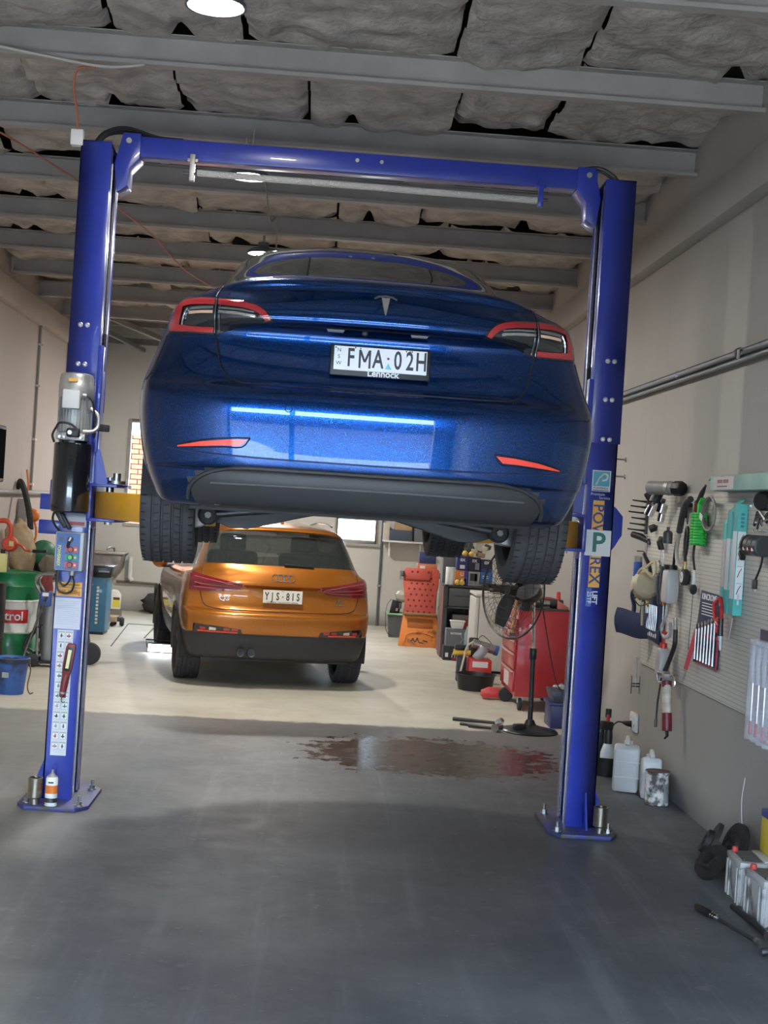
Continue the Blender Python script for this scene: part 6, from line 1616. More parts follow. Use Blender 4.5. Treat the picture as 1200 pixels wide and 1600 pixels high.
# ================================================================== FAN, CHEST AND CLUTTER BEHIND THE RIGHT POST
t = thing('pedestal_fan', 'tall black pedestal fan with wire cage standing before the red chest', 'fan', (1.86, 11.55, 0))
MB().lathe([(0.0, 0.0), (0.23, 0.0), (0.235, 0.008), (0.22, 0.022), (0.10, 0.045), (0.05, 0.06), (0.032, 0.10), (0.0, 0.10)], 40).build('base', mat('fan_base_black', (0.014, 0.014, 0.016), 0.3), t)
MB().cyl((0, 0, 0.08), (-0.01, 0, 0.66), 0.021, n=16).build('pole', M_black, t)
MB().cyl((-0.01, 0, 0.60), (-0.01, 0, 0.69), 0.030, n=14).build('height_collar', M_black, t, bev=0.004)
MB().cyl((-0.01, 0, 0.68), (-0.02, 0.08, 1.06), 0.014, n=12).build('inner_pole', M_chrome, t)
hd = Vector((-0.30, 0.12, 0.0)); fc = Vector((-0.20, 0.08, 1.15))
ax = Vector((-0.85, -0.52, 0.05)).normalized()      # fan faces left and a little towards us
u_ = ax.cross(Vector((0, 0, 1))).normalized(); v_ = u_.cross(ax)
def ringp(c, r, n=48): return [c + u_ * (r * math.cos(2 * PI * k / n)) + v_ * (r * math.sin(2 * PI * k / n)) for k in range(n)]
RF = 0.40
cage = MB()
for d, rr in ((0.0, RF), (0.0, RF - 0.006)):
    cage.tube(ringp(fc + ax * d, rr), 0.006, 6, closed=True)
for sg in (-1, 1):
    for rr, dd in ((0.32, 0.05), (0.24, 0.07), (0.15, 0.078), (0.07, 0.08)):
        cage.tube(ringp(fc + ax * dd * sg, rr), 0.0022, 4, closed=True)
    for k in range(44):
        a = 2 * PI * k / 44
        q = u_ * math.cos(a) + v_ * math.sin(a)
        cage.tube([fc + q * RF, fc + q * 0.24 + ax * 0.062 * sg, fc + q * 0.15 + ax * 0.075 * sg, fc + q * 0.05 + ax * 0.08 * sg], 0.0016, 4)
cage.build('cage', M_black, t, weld=False)
for k in range(3):
    a = 2 * PI * k / 3 + 0.9
    q = u_ * math.cos(a) + v_ * math.sin(a); p_ = u_ * -math.sin(a) + v_ * math.cos(a)
    def bl(uu, vv):
        r = lerp(0.05, 0.33, uu)
        w_ = (0.03 + 0.05 * math.sin(PI * min(1, uu * 0.8 + 0.1)))
        return fc + q * r + p_ * (vv - 0.35) * 2 * w_ * 0.8 + ax * (vv - 0.5) * 0.05
    MB().grid(bl, 8, 4).build('blade', mat('fan_blade_dark', (0.03, 0.03, 0.034), 0.35), t, ang=80)
MB().cyl(fc - ax * 0.05, fc + ax * 0.06, 0.05, 0.04, n=18).build('hub', M_black, t)
MB().tube([fc - ax * 0.06, fc - ax * 0.12, fc - ax * 0.22, fc - ax * 0.27], [0.075, 0.090, 0.088, 0.06], 22).build('motor', mat('fan_motor_black', (0.014, 0.014, 0.016), 0.28), t)
MB().box(fc - ax * 0.15 + Vector((0.0, 0, -0.11)), (0.07, 0.07, 0.10)).build('tilt_bracket', M_black, t, bev=0.01)
MB().tube(cr([fc - ax * 0.24, fc - ax * 0.30 + Vector((0.02, 0, -0.10)), (0.12, 0.0, 0.70), (0.20, 0.0, 0.42), (0.31, -0.02, 0.26)], 6), 0.005, 6).build('power_cord', M_hose, t)
MB().box((-0.10, -0.10, 0.05), (0.10, 0.07, 0.05), rot=(0, 0, 0.4)).build('base_switch', M_black, t, bev=0.012)

t = thing('tool_chest', 'red roller tool chest with drawers standing against the wall', 'tool chest', (1.89, 12.72, 0))
M_chest = mat('chest_red', (0.40, 0.018, 0.022), 0.35, var=0.10, scale=4, coat=0.3)
MB().bx(0.0, 0.46, 0.0, 0.92, 0.13, 0.93).build('cabinet', M_chest, t, bev=0.006)
MB().bx(-0.004, 0.464, -0.004, 0.924, 0.93, 0.945).build('top_mat', mat('chest_mat', (0.05, 0.04, 0.04), 0.7), t)
zz = 0.17
for k, hgt in enumerate((0.20, 0.155, 0.12, 0.075, 0.062, 0.062)):
    d = MB().bx(-0.020, 0.0, 0.045, 0.875, zz, zz + hgt - 0.010).build('drawer', M_chest, t, bev=0.004)
    MB().bx(-0.034, -0.020, 0.05, 0.87, zz + hgt - 0.028, zz + hgt - 0.012).build('drawer_pull', mat('pull_alu', (0.60, 0.40, 0.38), 0.3, 0.5), d, bev=0.003)
    zz += hgt
MB().bx(-0.0215, -0.020, 0.30, 0.62, 0.19, 0.32).build('sticker', mat('chest_sticker', (0.65, 0.55, 0.53), 0.5), t)
for (x, y) in ((0.06, 0.07), (0.40, 0.07), (0.06, 0.85), (0.40, 0.85)):
    c_ = MB().lathe([(0.0, -0.016), (0.055, -0.016), (0.06, -0.01), (0.06, 0.01), (0.055, 0.016), (0, 0.016)], 20, axis='X', c=(x, y, 0.06)).build('castor', M_rubber, t)
    MB().bx(x - 0.024, x + 0.024, y - 0.02, y + 0.03, 0.07, 0.13).build('castor_fork', M_steel, c_)
t = thing('red_funnel', 'red plastic funnel standing upside down on the red chest', 'funnel', (2.27, 12.92, 0.945))
MB().lathe([(0.078, 0.0), (0.082, 0.004), (0.075, 0.02), (0.022, 0.075), (0.018, 0.15), (0.012, 0.15), (0.014, 0.075), (0.07, 0.0)], 22).build('cone', mat('funnel_red', (0.62, 0.05, 0.04), 0.4), t)
t = thing('air_gun', 'black and silver impact wrench lying on the red chest', 'impact wrench', (2.13, 12.84, 0.946))
MB().tube([(-0.10, 0, 0.035), (-0.02, 0, 0.04), (0.05, 0, 0.04)], [0.028, 0.032, 0.026], 14).build('tool_body', M_steel, t)
MB().tube([(0.05, 0, 0.042), (0.08, 0, 0.042), (0.17, 0, 0.042)], [0.036, 0.042, 0.040], 16).build('rear_cap', M_rubber, t)
MB().bx(-0.09, -0.03, -0.05, 0.02, 0.0, 0.05).build('handle', M_black, t, bev=0.012)
t = thing('tool_case', 'dark red flat case at the back of the chest top', 'case', (2.02, 13.30, 0.945))
MB().bx(-0.10, 0.28, -0.12, 0.12, 0, 0.07).build('case_body', mat('case_maroon', (0.20, 0.03, 0.03), 0.5), t, bev=0.01)
MB().bx(0.05, 0.13, -0.128, -0.12, 0.02, 0.05).build('latch', M_darksteel, t)
t = thing('plastic_wedge', 'orange-pink plastic wedge on the chest corner beside the funnel', 'tool', (2.315, 12.80, 0.945))
MB().prism([(-0.07, -0.03, 0), (0.03, -0.03, 0), (0.03, -0.03, 0.02), (-0.07, -0.03, 0.08)], (0, 0.06, 0)).build('wedge', mat('wedge_pink', (0.55, 0.16, 0.12), 0.5), t, bev=0.003)
t = thing('wooden_handle', 'short wooden handle standing up on the chest behind the fan cage', 'handle', (1.86, 12.715, 0.70))
MB().tube([(-0.03, 0, 0.0), (-0.01, 0, 0.25), (0.03, 0, 0.55)], [0.014, 0.016, 0.014], 10).build('stick', mat('worn_wood', (0.45, 0.25, 0.09), 0.6, var=0.15), t)
MB().bx(-0.05, 0.01, -0.02, 0.02, -0.02, 0.01).build('ferrule', M_darksteel, t)
t = thing('tool_crate', 'navy plastic crate beside the fan base', 'crate', (2.20, 11.95, 0))
M_cr = mat('crate_navy', (0.022, 0.020, 0.10), 0.45)
MB().bx(-0.13, 0.13, -0.16, 0.16, 0.0, 0.21).build('crate_body', M_cr, t, bev=0.012)
MB().bx(-0.145, 0.145, -0.175, 0.175, 0.19, 0.22).build('rim', M_cr, t, bev=0.006)
t = thing('parts_tray', 'dark tray full of steel parts on top of the navy crate', 'tray', (2.20, 11.93, 0.221))
MB().prism([(-0.11, -0.15, 0), (0.12, -0.15, 0), (0.15, -0.15, 0.10), (-0.14, -0.15, 0.10)], (0, 0.30, 0)).build('tray_body', mat('tray_slate', (0.04, 0.045, 0.07), 0.5), t, bev=0.008)
rq = random.Random(3)
for k in range(9):
    MB().tube([(rq.uniform(-0.10, 0.10), rq.uniform(-0.12, 0.12), 0.105), (rq.uniform(-0.10, 0.10), rq.uniform(-0.12, 0.12), 0.13)], rq.uniform(0.012, 0.02), 8).build('steel_part', rq.choice((M_steel, M_alu, M_darksteel)), t)
# hammers and bars on the floor
for lab, a, b, mh, mm in (
    ('long black-handled hammer lying on the floor by the fan base', (1.26, 11.92, 0.018), (1.64, 11.78, 0.022), 0.030, M_steel),
    ('short hammer with bright round head lying in front of the long one', (1.36, 11.60, 0.018), (1.58, 11.46, 0.022), 0.034, M_chrome),
    ('thin black pry bar lying between the two hammers', (1.30, 11.70, 0.012), (1.52, 11.60, 0.012), 0.0, M_black)):
    t = thing('hammer' if mh else 'pry_bar', lab, 'hammer' if mh else 'pry bar', (a[0], a[1], 0), group='hand tools on the floor' )
    A = Vector(a) - Vector((a[0], a[1], 0)); B = Vector(b) - Vector((a[0], a[1], 0))
    MB().tube([A, A.lerp(B, 0.4), B], [0.016, 0.015, 0.012] if mh else [0.012, 0.010, 0.008], 10).build('handle', M_black, t)
    if mh:
        dv = (B - A).normalized(); nv = Vector((-dv.y, dv.x, 0))
        MB().tube([B - nv * 0.05 + Vector((0, 0, 0.012)), B - nv * 0.02 + Vector((0, 0, 0.012)), B + nv * 0.05 + Vector((0, 0, 0.012))], [mh, mh * 0.8, mh], 14).build('head', mm, t)
# round drain tub, jack, red box behind it
t = thing('drain_tub', 'wide round black drain tub on the floor by the chest', 'tub', (1.69, 14.10, 0))
MB().lathe([(0.0, 0.0), (0.17, 0.0), (0.19, 0.12), (0.20, 0.155), (0.21, 0.16), (0.195, 0.162), (0.18, 0.12), (0.16, 0.012), (0, 0.012)], 36).build('tub_wall', M_black, t)
t = thing('floor_jack_arm', 'red trolley jack arm with black wheel on the floor under the chest', 'jack', (1.70, 13.45, 0))
MB().prism([(-0.02, -0.06, 0.02), (0.26, -0.06, 0.02), (0.26, -0.06, 0.11), (0.05, -0.06, 0.11), (-0.02, -0.06, 0.08)], (0, 0.12, 0)).build('arm', M_red, t, bev=0.006)
MB().lathe([(0.0, -0.025), (0.065, -0.025), (0.07, 0.0), (0.065, 0.025), (0, 0.025)], 22, axis='Y', c=(0.20, -0.10, 0.07)).build('wheel', M_rubber, t)
t = thing('red_machine_box', 'low red box behind the drain tub', 'box', (1.80, 14.65, 0))
MB().bx(-0.13, 0.10, -0.15, 0.15, 0.0, 0.26).build('box_body', M_red, t, bev=0.01)
MB().bx(-0.10, 0.06, -0.151, -0.15, 0.18, 0.24).build('front_label', mat('label_pinkish', (0.72, 0.66, 0.62), 0.7), t)
t = thing('vacuum_cleaner', 'grey hand vacuum with pale hose heaped on the red box', 'vacuum', (1.80, 14.60, 0.262))
MB().tube([(-0.10, 0, 0.16), (0.02, 0, 0.13), (0.14, 0, 0.10)], [0.045, 0.050, 0.050], 16).build('canister', M_steel, t)
MB().tube([(0.13, 0, 0.10), (0.17, 0, 0.09)], 0.054, 16).build('blue_ring', mat('ring_blue', (0.05, 0.12, 0.35), 0.4), t)
MB().box((-0.02, -0.06, 0.06), (0.10, 0.06, 0.16), rot=(0, 0.6, 0)).build('handle', M_alu, t, bev=0.012)
MB().tube(cr([(-0.10, 0, 0.17), (-0.16, -0.03, 0.12), (-0.19, -0.05, 0.0), (-0.22, -0.06, -0.16)], 6), 0.012, 8).build('hose', mat('hose_cream', (0.60, 0.54, 0.40), 0.5), t)
MB().tube(cr([(-0.05, 0, 0.20), (0.0, 0.02, 0.24), (0.06, 0.0, 0.20), (0.10, 0.03, 0.16)], 6), 0.004, 6).build('cord', M_hose, t)
t = thing('drill_case', 'yellow and black drill leaning behind the drain tub', 'drill', (1.66, 14.80, 0))
MB().bx(-0.10, 0.0, -0.10, 0.02, 0.0, 0.26).build('case_lower', M_black, t, bev=0.01)
MB().tube([(-0.14, -0.04, 0.30), (0.04, -0.04, 0.30)], 0.034, 12).build('drill_body', M_yellow, t)
MB().bx(-0.13, 0.0, -0.08, 0.0, 0.33, 0.38).build('black_pack', M_black, t, bev=0.01)
MB().bx(0.02, 0.12, -0.06, 0.02, 0.26, 0.46).build('black_bucket', M_black, t, bev=0.015)

t = thing('white_cabinet', 'off-white enamel cabinet like a small fridge by the wall', 'cabinet', (1.86, 15.55, 0))
M_cab = mat('cabinet_enamel', (0.62, 0.60, 0.54), 0.4, var=0.08, scale=3)
MB().bx(0.0, 0.50, 0.0, 0.62, 0.03, 0.85).build('carcass', M_cab, t, bev=0.012)
MB().bx(-0.045, -0.004, 0.0, 0.62, 0.05, 0.83).build('door', M_cab, t, bev=0.012)
MB().bx(-0.05, 0.51, -0.01, 0.63, 0.85, 0.885).build('worktop', mat('cabinet_top', (0.66, 0.63, 0.55), 0.5, var=0.12), t, bev=0.012)
MB().bx(0.10, 0.36, -0.0025, 0.0, 0.52, 0.66).build('paper_label', mat('aged_label', (0.55, 0.50, 0.40), 0.7), t)
MB().bx(-0.01, 0.48, 0.05, 0.60, 0.0, 0.03).build('plinth', M_black, t)
t = thing('cable_heap', 'untidy heap of black cables on the white cabinet', 'cables', (2.05, 15.75, 0.886))
for k in range(7):
    MB().tube(cr([(rq.uniform(-0.18, 0.2), rq.uniform(-0.15, 0.2), 0.01 + 0.015 * k) for _ in range(5)], 5), 0.009, 6).build('cable', M_hose, t)

# ================================================================== SHELVING AND BOXES AT THE BACK RIGHT
t = thing('storage_rack', 'dark grey plastic storage rack with shelves and drawers', 'shelf unit', (1.60, 17.0, 0))
M_rk = mat('rack_grey', (0.055, 0.057, 0.062), 0.5, var=0.1)
for z in (0.02, 0.30, 0.60, 0.86):
    MB().bx(0.0, 0.72, 0.0, 0.45, z, z + 0.025).build('shelf_board', M_rk, t, bev=0.004)
for (x, y) in ((0.02, 0.02), (0.70, 0.02), (0.02, 0.43), (0.70, 0.43)):
    MB().bx(x - 0.02, x + 0.02, y - 0.02, y + 0.02, 0.0, 0.88).build('post', M_rk, t)
MB().bx(0.05, 0.68, -0.01, 0.43, 0.63, 0.85).build('drawer', mat('drawer_grey', (0.085, 0.088, 0.092), 0.45), t, bev=0.008)
MB().bx(0.12, 0.60, -0.02, -0.01, 0.745, 0.76).build('drawer_pull', M_rk, t)
MB().bx(-0.012, 0.0, 0.03, 0.42, 0.0, 0.86).build('side_panel', mat('rack_red_brown', (0.16, 0.07, 0.055), 0.6), t)
t = thing('tall_locker', 'tall dark grey locker standing behind the storage rack', 'locker', (1.60, 17.47, 0))
MB().bx(0.0, 0.36, 0.0, 0.30, 0.02, 1.52).build('carcass', mat('locker_grey', (0.10, 0.105, 0.11), 0.45), t, bev=0.008)
MB().bx(0.29, 0.31, -0.008, 0.0, 0.05, 1.50).build('door_edge', mat('locker_edge', (0.20, 0.20, 0.205), 0.4), t)
def carton(label, x, y, z, sx, sy, sz, col, cat='box', name='carton', words=None, wc=None, patch=None, rz=0, group=None, size=0.05):
    t = thing(name, label, cat, (x, y, z), rz, group)
    MB().bx(-sx / 2, sx / 2, 0, sy, 0, sz).build('box_body', mat('carton_%s' % label.replace(' ', '_')[:40], col, 0.6, var=0.06), t, bev=0.003)
    if patch:
        for (a, b, c, d, m_) in patch:
            MB().bx(a, b, -0.0016, 0, c, d).build('print_field', m_, t)
    if words:
        text('lettering', words, size, wc or M_paper, t, (0 if not isinstance(words, tuple) else 0, -0.003, sz * 0.74), bold=0.001)
    return t
ob = (0.02, 0.022, 0.10)
fw2 = lambda a, b, c, d: (a, b, c, d, M_paper)
carton('navy filter box lettered in white, first of the upper row', 1.80, 17.06, 1.066, 0.135, 0.2, 0.17, (0.03, 0.035, 0.17), words='0X', patch=[fw2(-0.03, 0.03, 0.02, 0.065)], group='filter boxes on the storage rack')
carton('black filter box with a grey filter picture in the upper row', 1.945, 17.06, 1.066, 0.145, 0.2, 0.165, (0.018, 0.018, 0.045), words='0X', patch=[(0.01, 0.06, 0.02, 0.10, mat('print_grey', (0.22, 0.22, 0.24), 0.6))], group='filter boxes on the storage rack')
carton('dark box at the end of the upper row near the tyre', 2.095, 17.06, 1.066, 0.14, 0.2, 0.145, (0.02, 0.02, 0.055), words='0X', patch=[(-0.06, 0.06, 0.0, 0.04, mat('print_blue', (0.03, 0.05, 0.20), 0.6))], group='filter boxes on the storage rack')
t = carton('orange and violet filter box under the navy box', 1.80, 17.05, 0.886, 0.145, 0.2, 0.178, (0.70, 0.22, 0.04), patch=[(-0.02, 0.0725, 0.0, 0.07, mat('print_violet', (0.05, 0.05, 0.30), 0.6)), (0.03, 0.0725, 0.07, 0.175, mat('print_violet', (0.05, 0.05, 0.30), 0.6)), fw2(-0.01, 0.05, 0.03, 0.085)], words='U', size=0.06, group='filter boxes on the storage rack')
carton('grey and black pictured filter box in the lower row', 1.95, 17.05, 0.886, 0.14, 0.2, 0.175, (0.34, 0.33, 0.33), patch=[(-0.05, 0.04, 0.06, 0.15, M_ink), (-0.06, -0.02, 0.02, 0.05, mat('print_grey', (0.22, 0.22, 0.24), 0.6)), (0.01, 0.03, 0.02, 0.15, mat('print_grey', (0.22, 0.22, 0.24), 0.6))], group='filter boxes on the storage rack')
carton('bright blue filter box at the end of the lower row', 2.10, 17.05, 0.886, 0.15, 0.2, 0.175, (0.035, 0.15, 0.38), patch=[(-0.05, 0.02, 0.12, 0.13, M_paper), (-0.05, 0.03, 0.10, 0.106, M_paper)], group='filter boxes on the storage rack')
t = thing('paper_roll', 'white paper towel roll standing on the storage rack', 'paper roll', (1.66, 17.08, 0.886))
MB().lathe([(0.02, 0.0), (0.055, 0.0), (0.057, 0.004), (0.057, 0.205), (0.055, 0.21), (0.02, 0.21), (0.02, 0.0)], 28).build('roll', M_paper, t)
MB().lathe([(0.018, 0.001), (0.021, 0.001), (0.021, 0.212), (0.018, 0.212), (0.018, 0.001)], 16).build('core', M_card, t)
for lab, x, y, z in (('yellow ball on top of the navy box, first of the upper pair', 1.825, 17.10, 1.236), ('yellow ball on top of the black box, second of the upper pair', 1.905, 17.10, 1.231),
                     ('yellow ball beside the paper roll, first of the lower pair', 1.745, 16.985, 0.886), ('yellow ball against the orange box, second of the lower pair', 1.80, 17.0, 0.886)):
    t = thing('yellow_ball', lab, 'ball', (x, y, z), group='yellow balls on the storage rack')
    MB().ell((0, 0, 0.036), 0.036).build('ball', mat('ball_yellow', (0.72, 0.47, 0.08), 0.5, var=0.1), t)
    MB().cyl((0, 0, 0.07), (0.004, 0, 0.08), 0.006, n=6).build('stem', M_card, t)
t = thing('parts_heap', 'heap of pale boxes and fittings on top of the filter boxes', 'parts', (1.98, 17.12, 1.235))
for k in range(6):
    MB().box((rq.uniform(-0.12, 0.14), rq.uniform(-0.03, 0.08), 0.03 + 0.02 * k), (rq.uniform(0.06, 0.12), 0.06, 0.05), rot=(rq.uniform(-0.3, 0.3), rq.uniform(-0.4, 0.4), rq.uniform(-0.5, 0.5))).build('fitting', rq.choice((M_card, mat('pale_olive', (0.48, 0.45, 0.30), 0.6), M_darksteel)), t, bev=0.004)
carton('brown parcel box with red emblem on the middle shelf', 1.93, 17.03, 0.325, 0.42, 0.36, 0.20, (0.16, 0.13, 0.115), patch=[(-0.10, 0.04, 0.04, 0.15, mat('print_maroon', (0.30, 0.03, 0.035), 0.6))], group='boxes in and before the rack')
t = carton('grey battery box with pale arrow on the black brake box', 1.74, 16.72, 0.171, 0.235, 0.18, 0.205, (0.15, 0.155, 0.175), words='EXTREME', size=0.032, group='boxes in and before the rack')
MB().tube([(0.055, -0.002, 0.14), (0.085, -0.002, 0.09), (0.055, -0.002, 0.04)], 0.005, 5).build('arrow_print', mat('print_silver', (0.4, 0.4, 0.44), 0.5), t)
t = carton('black box printed with white brake discs, on the floor', 1.735, 16.72, 0.0, 0.27, 0.2, 0.17, (0.022, 0.020, 0.022), group='boxes in and before the rack')
for k in range(3):
    MB().tube([(0.045 + 0.012 * k + (0.075 - 0.02 * k) * math.cos(R(a)), -0.002, 0.035 + (0.10 - 0.022 * k) * math.sin(R(a))) for a in range(15, 181, 15)], 0.007, 5).build('disc_print', mat('print_white', (0.55, 0.55, 0.56), 0.5), t)
MB().bx(-0.11, -0.075, -0.0016, 0, 0.04, 0.09).build('white_label', M_paper, t)
MB().prism([(-0.04, -0.002, 0.01), (0.06, -0.002, 0.01), (0.02, -0.002, 0.05)], (0, 0.001, 0)).build('red_print', M_red, t)
t = thing('plastic_tub', 'small clear white food tub on the grey battery box', 'tub', (1.755, 16.80, 0.377))
MB().prism([(-0.065, -0.05, 0), (0.065, -0.05, 0), (0.085, -0.05, 0.085), (-0.085, -0.05, 0.085)], (0, 0.11, 0)).build('tub_body', M_white, t, bev=0.008)
MB().bx(-0.092, 0.092, -0.058, 0.068, 0.085, 0.097).build('lid', M_white, t, bev=0.003)
t = thing('bottle_pack', 'pale blue wrapped bottles squeezed beside the white cabinet', 'bottles', (1.90, 16.62, 0))
for k in range(4):
    MB().lathe([(0.0, 0.0), (0.034, 0.0), (0.036, 0.01), (0.036, 0.17), (0.014, 0.23), (0.014, 0.26), (0, 0.26)], 14, c=(-0.03 + 0.06 * (k % 2), 0.07 * (k // 2), 0.16 + 0.06 * (k % 2))).build('bottle', mat('bottle_bluish', (0.40, 0.50, 0.52), 0.2, trans=0.3), t)
MB().bx(-0.06, 0.07, -0.03, 0.12, 0.0, 0.16).build('carton_under', M_black, t, bev=0.004)
# creepers
t = thing('mechanic_creeper', 'red plastic mechanic creeper full of holes, leaning upright', 'creeper', (1.41, 18.35, 0.0), rot=(R(-12), 0, R(-4)))
M_crp = mat('creeper_red', (0.50, 0.075, 0.05), 0.5, var=0.15, scale=6)
ol = [(-0.25, 0.0), (0.25, 0.0), (0.235, 0.18), (0.215, 0.40), (0.20, 0.55), (0.22, 0.72), (0.235, 0.80), (0.235, 0.99), (0.22, 1.02), (-0.22, 1.02), (-0.235, 0.99), (-0.235, 0.80), (-0.22, 0.72), (-0.20, 0.55), (-0.215, 0.40), (-0.235, 0.18)]
MB().prism([(x, 0, z) for x, z in ol], (0, 0.045, 0)).build('board', M_crp, t, bev=0.012)
MB().bx(-0.20, 0.12, -0.018, 0.0, 0.86, 1.0).build('headrest', M_crp, t, bev=0.01)
hole = MB().lathe([(0.0, -0.001), (0.012, -0.001), (0.016, 0.001), (0.016, 0.004)], 10, axis='Y').mesh('hole'); hole.materials.append(mat('creeper_hole', (0.16, 0.02, 0.015), 0.7))
for r_ in range(8):
    for c_ in range(5):
        if r_ == 7 and c_ in (2, 4): continue
        link('hole', hole, t, ((c_ - 2) * 0.072 + (0.02 if r_ % 2 else -0.01), -0.0005 if r_ < 7 else -0.0195, 0.44 + r_ * 0.075))
for (x, z) in ((-0.245, 0.93), (0.245, 0.93), (-0.255, 0.50), (0.255, 0.50)):
    MB().box((x, -0.01, z), (0.035, 0.05, 0.07)).build('castor_mount', M_darksteel, t, bev=0.008)
t = thing('creeper_seat', 'orange plastic roller seat standing in front of the red creeper', 'stool', (1.41, 18.10, 0.0), rot=(R(-14), 0, R(-4)))
M_ors = mat('seat_orange', (0.62, 0.19, 0.03), 0.5, var=0.2, dirt=(0.18, 0.07, 0.03), dirt_amt=0.2, scale=8)
MB().prism([(-0.27, 0, 0.0), (0.27, 0, 0.0), (0.245, 0, 0.22), (0.22, 0, 0.41), (-0.22, 0, 0.41), (-0.245, 0, 0.22)], (0, 0.04, 0)).build('shell', M_ors, t, bev=0.014)
MB().bx(-0.16, 0.17, -0.006, 0.0, 0.25, 0.37).build('recess', mat('seat_orange_deep', (0.42, 0.11, 0.015), 0.6), t, bev=0.003)
MB().bx(-0.22, 0.22, -0.05, 0.02, 0.405, 0.44).build('worn_lip', mat('lip_brown', (0.30, 0.16, 0.08), 0.6), t, bev=0.01)
MB().tube(cr([(-0.19, -0.004, 0.05), (-0.17, -0.004, 0.15), (-0.06, -0.004, 0.19), (0.08, -0.004, 0.18), (0.18, -0.004, 0.14), (0.20, -0.004, 0.05)], 5), 0.008, 6).build('moulded_arch', M_ors, t)
for k, (a, b, c_, d_) in enumerate(((-0.11, 0.07, -0.07, 0.11), (-0.09, 0.11, -0.05, 0.06), (-0.05, 0.06, -0.02, 0.12), (-0.03, 0.12, 0.0, 0.06), (0.0, 0.06, 0.06, 0.055), (0.05, 0.09, 0.11, 0.075))):
    MB().tube([(a, -0.002, b), (c_, -0.002, d_)], 0.008, 5).build('worn_logo_stroke', mat('logo_worn', (0.10, 0.07, 0.06), 0.7), t)
# bin, shelf, small boxes
t = thing('waste_bin', 'grey waste bin with light green rim by the back wall', 'bin', (1.17, 19.35, 0))
MB().prism([(-0.09, -0.09, 0), (0.09, -0.09, 0), (0.09, 0.09, 0), (-0.09, 0.09, 0)], (0, 0, 0.01)).build('bottom', M_darksteel, t)
bb = MB()
for a in range(4):
    p = [(-0.09, -0.09), (0.09, -0.09), (0.09, 0.09), (-0.09, 0.09)]
    q = [(-0.12, -0.12), (0.12, -0.12), (0.12, 0.12), (-0.12, 0.12)]
    b_ = (a + 1) % 4
    bb.add([(*p[a], 0.0), (*p[b_], 0.0), (*q[b_], 0.31), (*q[a], 0.31)], [(0, 1, 2, 3)])
bb.build('bin_wall', mat('bin_grey', (0.10, 0.105, 0.11), 0.5), t)
MB().tube([(-0.125, -0.125, 0.32), (0.125, -0.125, 0.32), (0.125, 0.125, 0.32), (-0.125, 0.125, 0.32)], 0.016, 6, closed=True).build('green_rim', mat('rim_green', (0.30, 0.60, 0.33), 0.45), t)
t = thing('black_device', 'black device box sticking out of the waste bin', 'device', (1.15, 19.35, 0.02))
MB().box((0, 0, 0.36), (0.13, 0.10, 0.24), rot=(0, 0.2, 0)).build('device_body', M_black, t, bev=0.008)
MB().box((0.02, -0.055, 0.36), (0.03, 0.006, 0.04), rot=(0, 0.2, 0)).build('device_tag', M_alu, t)
MB().tube(cr([(-0.06, -0.03, 0.50), (-0.12, -0.06, 0.40), (-0.13, -0.13, 0.20), (-0.10, -0.14, 0.05), (-0.02, -0.16, 0.0)], 6), 0.004, 6).build('cord', M_hose, t)
t = thing('plastic_bag', 'crumpled clear plastic bag on top of the bin', 'bag', (1.24, 19.36, 0.48))
rg_ = random.Random(9)
def bagf(u, v):
    a, b = 2 * PI * u, PI * v
    r = 0.10 * (1 + 0.25 * mnoise.noise(Vector((math.cos(a) * 2, math.sin(a) * 2, b * 2))))
    return (r * math.sin(b) * math.cos(a), r * math.sin(b) * math.sin(a), 0.08 + r * 0.8 * math.cos(b))
MB().grid(bagf, 16, 10).build('crumpled_film', mat('film', (0.60, 0.56, 0.48), 0.25, alpha=0.75), t)
t = thing('wall_shelf', 'white wall shelf on the back wall beside the window', 'shelf', (1.30, 20.98, 1.265))
MB().bx(-0.31, 0.32, -0.32, 0.015, 0.0, 0.025).build('board', M_white, t, bev=0.003)
for x in (-0.22, 0.25):
    MB().prism([(x, 0.015, 0.0), (x, -0.25, 0.0), (x, 0.015, -0.16)], (0.012, 0, 0)).build('bracket', M_white, t)
t = thing('hanging_tag', 'white tag dangling from the wall shelf', 'tag', (1.085, 20.62, 1.08))
MB().tube([(0, 0, 0.19), (0, 0, 0.10)], 0.004, 6).build('cord', M_white, t)
MB().bx(-0.014, 0.014, -0.005, 0.005, -0.02, 0.10).build('tag_body', M_white, t, bev=0.003)
carton('shiny dark blue box on the wall shelf', 1.245, 20.70, 1.291, 0.33, 0.22, 0.155, (0.07, 0.085, 0.12), group='boxes on the wall shelf')
carton('open brown cardboard box on top of the blue shelf box', 1.28, 20.71, 1.447, 0.25, 0.2, 0.12, (0.45, 0.30, 0.17), group='boxes on the wall shelf')
carton('small pale box at the window end of the wall shelf', 1.035, 20.75, 1.291, 0.09, 0.15, 0.25, (0.60, 0.52, 0.42), group='boxes on the wall shelf')
carton('tall grey panel box standing at the end of the wall shelf', 1.53, 20.72, 1.291, 0.17, 0.2, 0.36, (0.16, 0.165, 0.17), group='boxes on the wall shelf')
t = carton('orange spare-parts box with white oval on the floor stack behind the creeper', 1.50, 18.62, 0.95, 0.26, 0.2, 0.11, (0.58, 0.19, 0.09), group='boxes stacked behind the creeper', patch=[fw2(-0.10, -0.03, 0.03, 0.08)])
carton('dark blue box on top of the orange spare-parts box', 1.50, 18.62, 1.061, 0.22, 0.2, 0.15, (0.035, 0.055, 0.14), group='boxes stacked behind the creeper', patch=[(-0.02, 0.04, 0.12, 0.14, mat('print_pale_blue', (0.3, 0.36, 0.5), 0.6))])
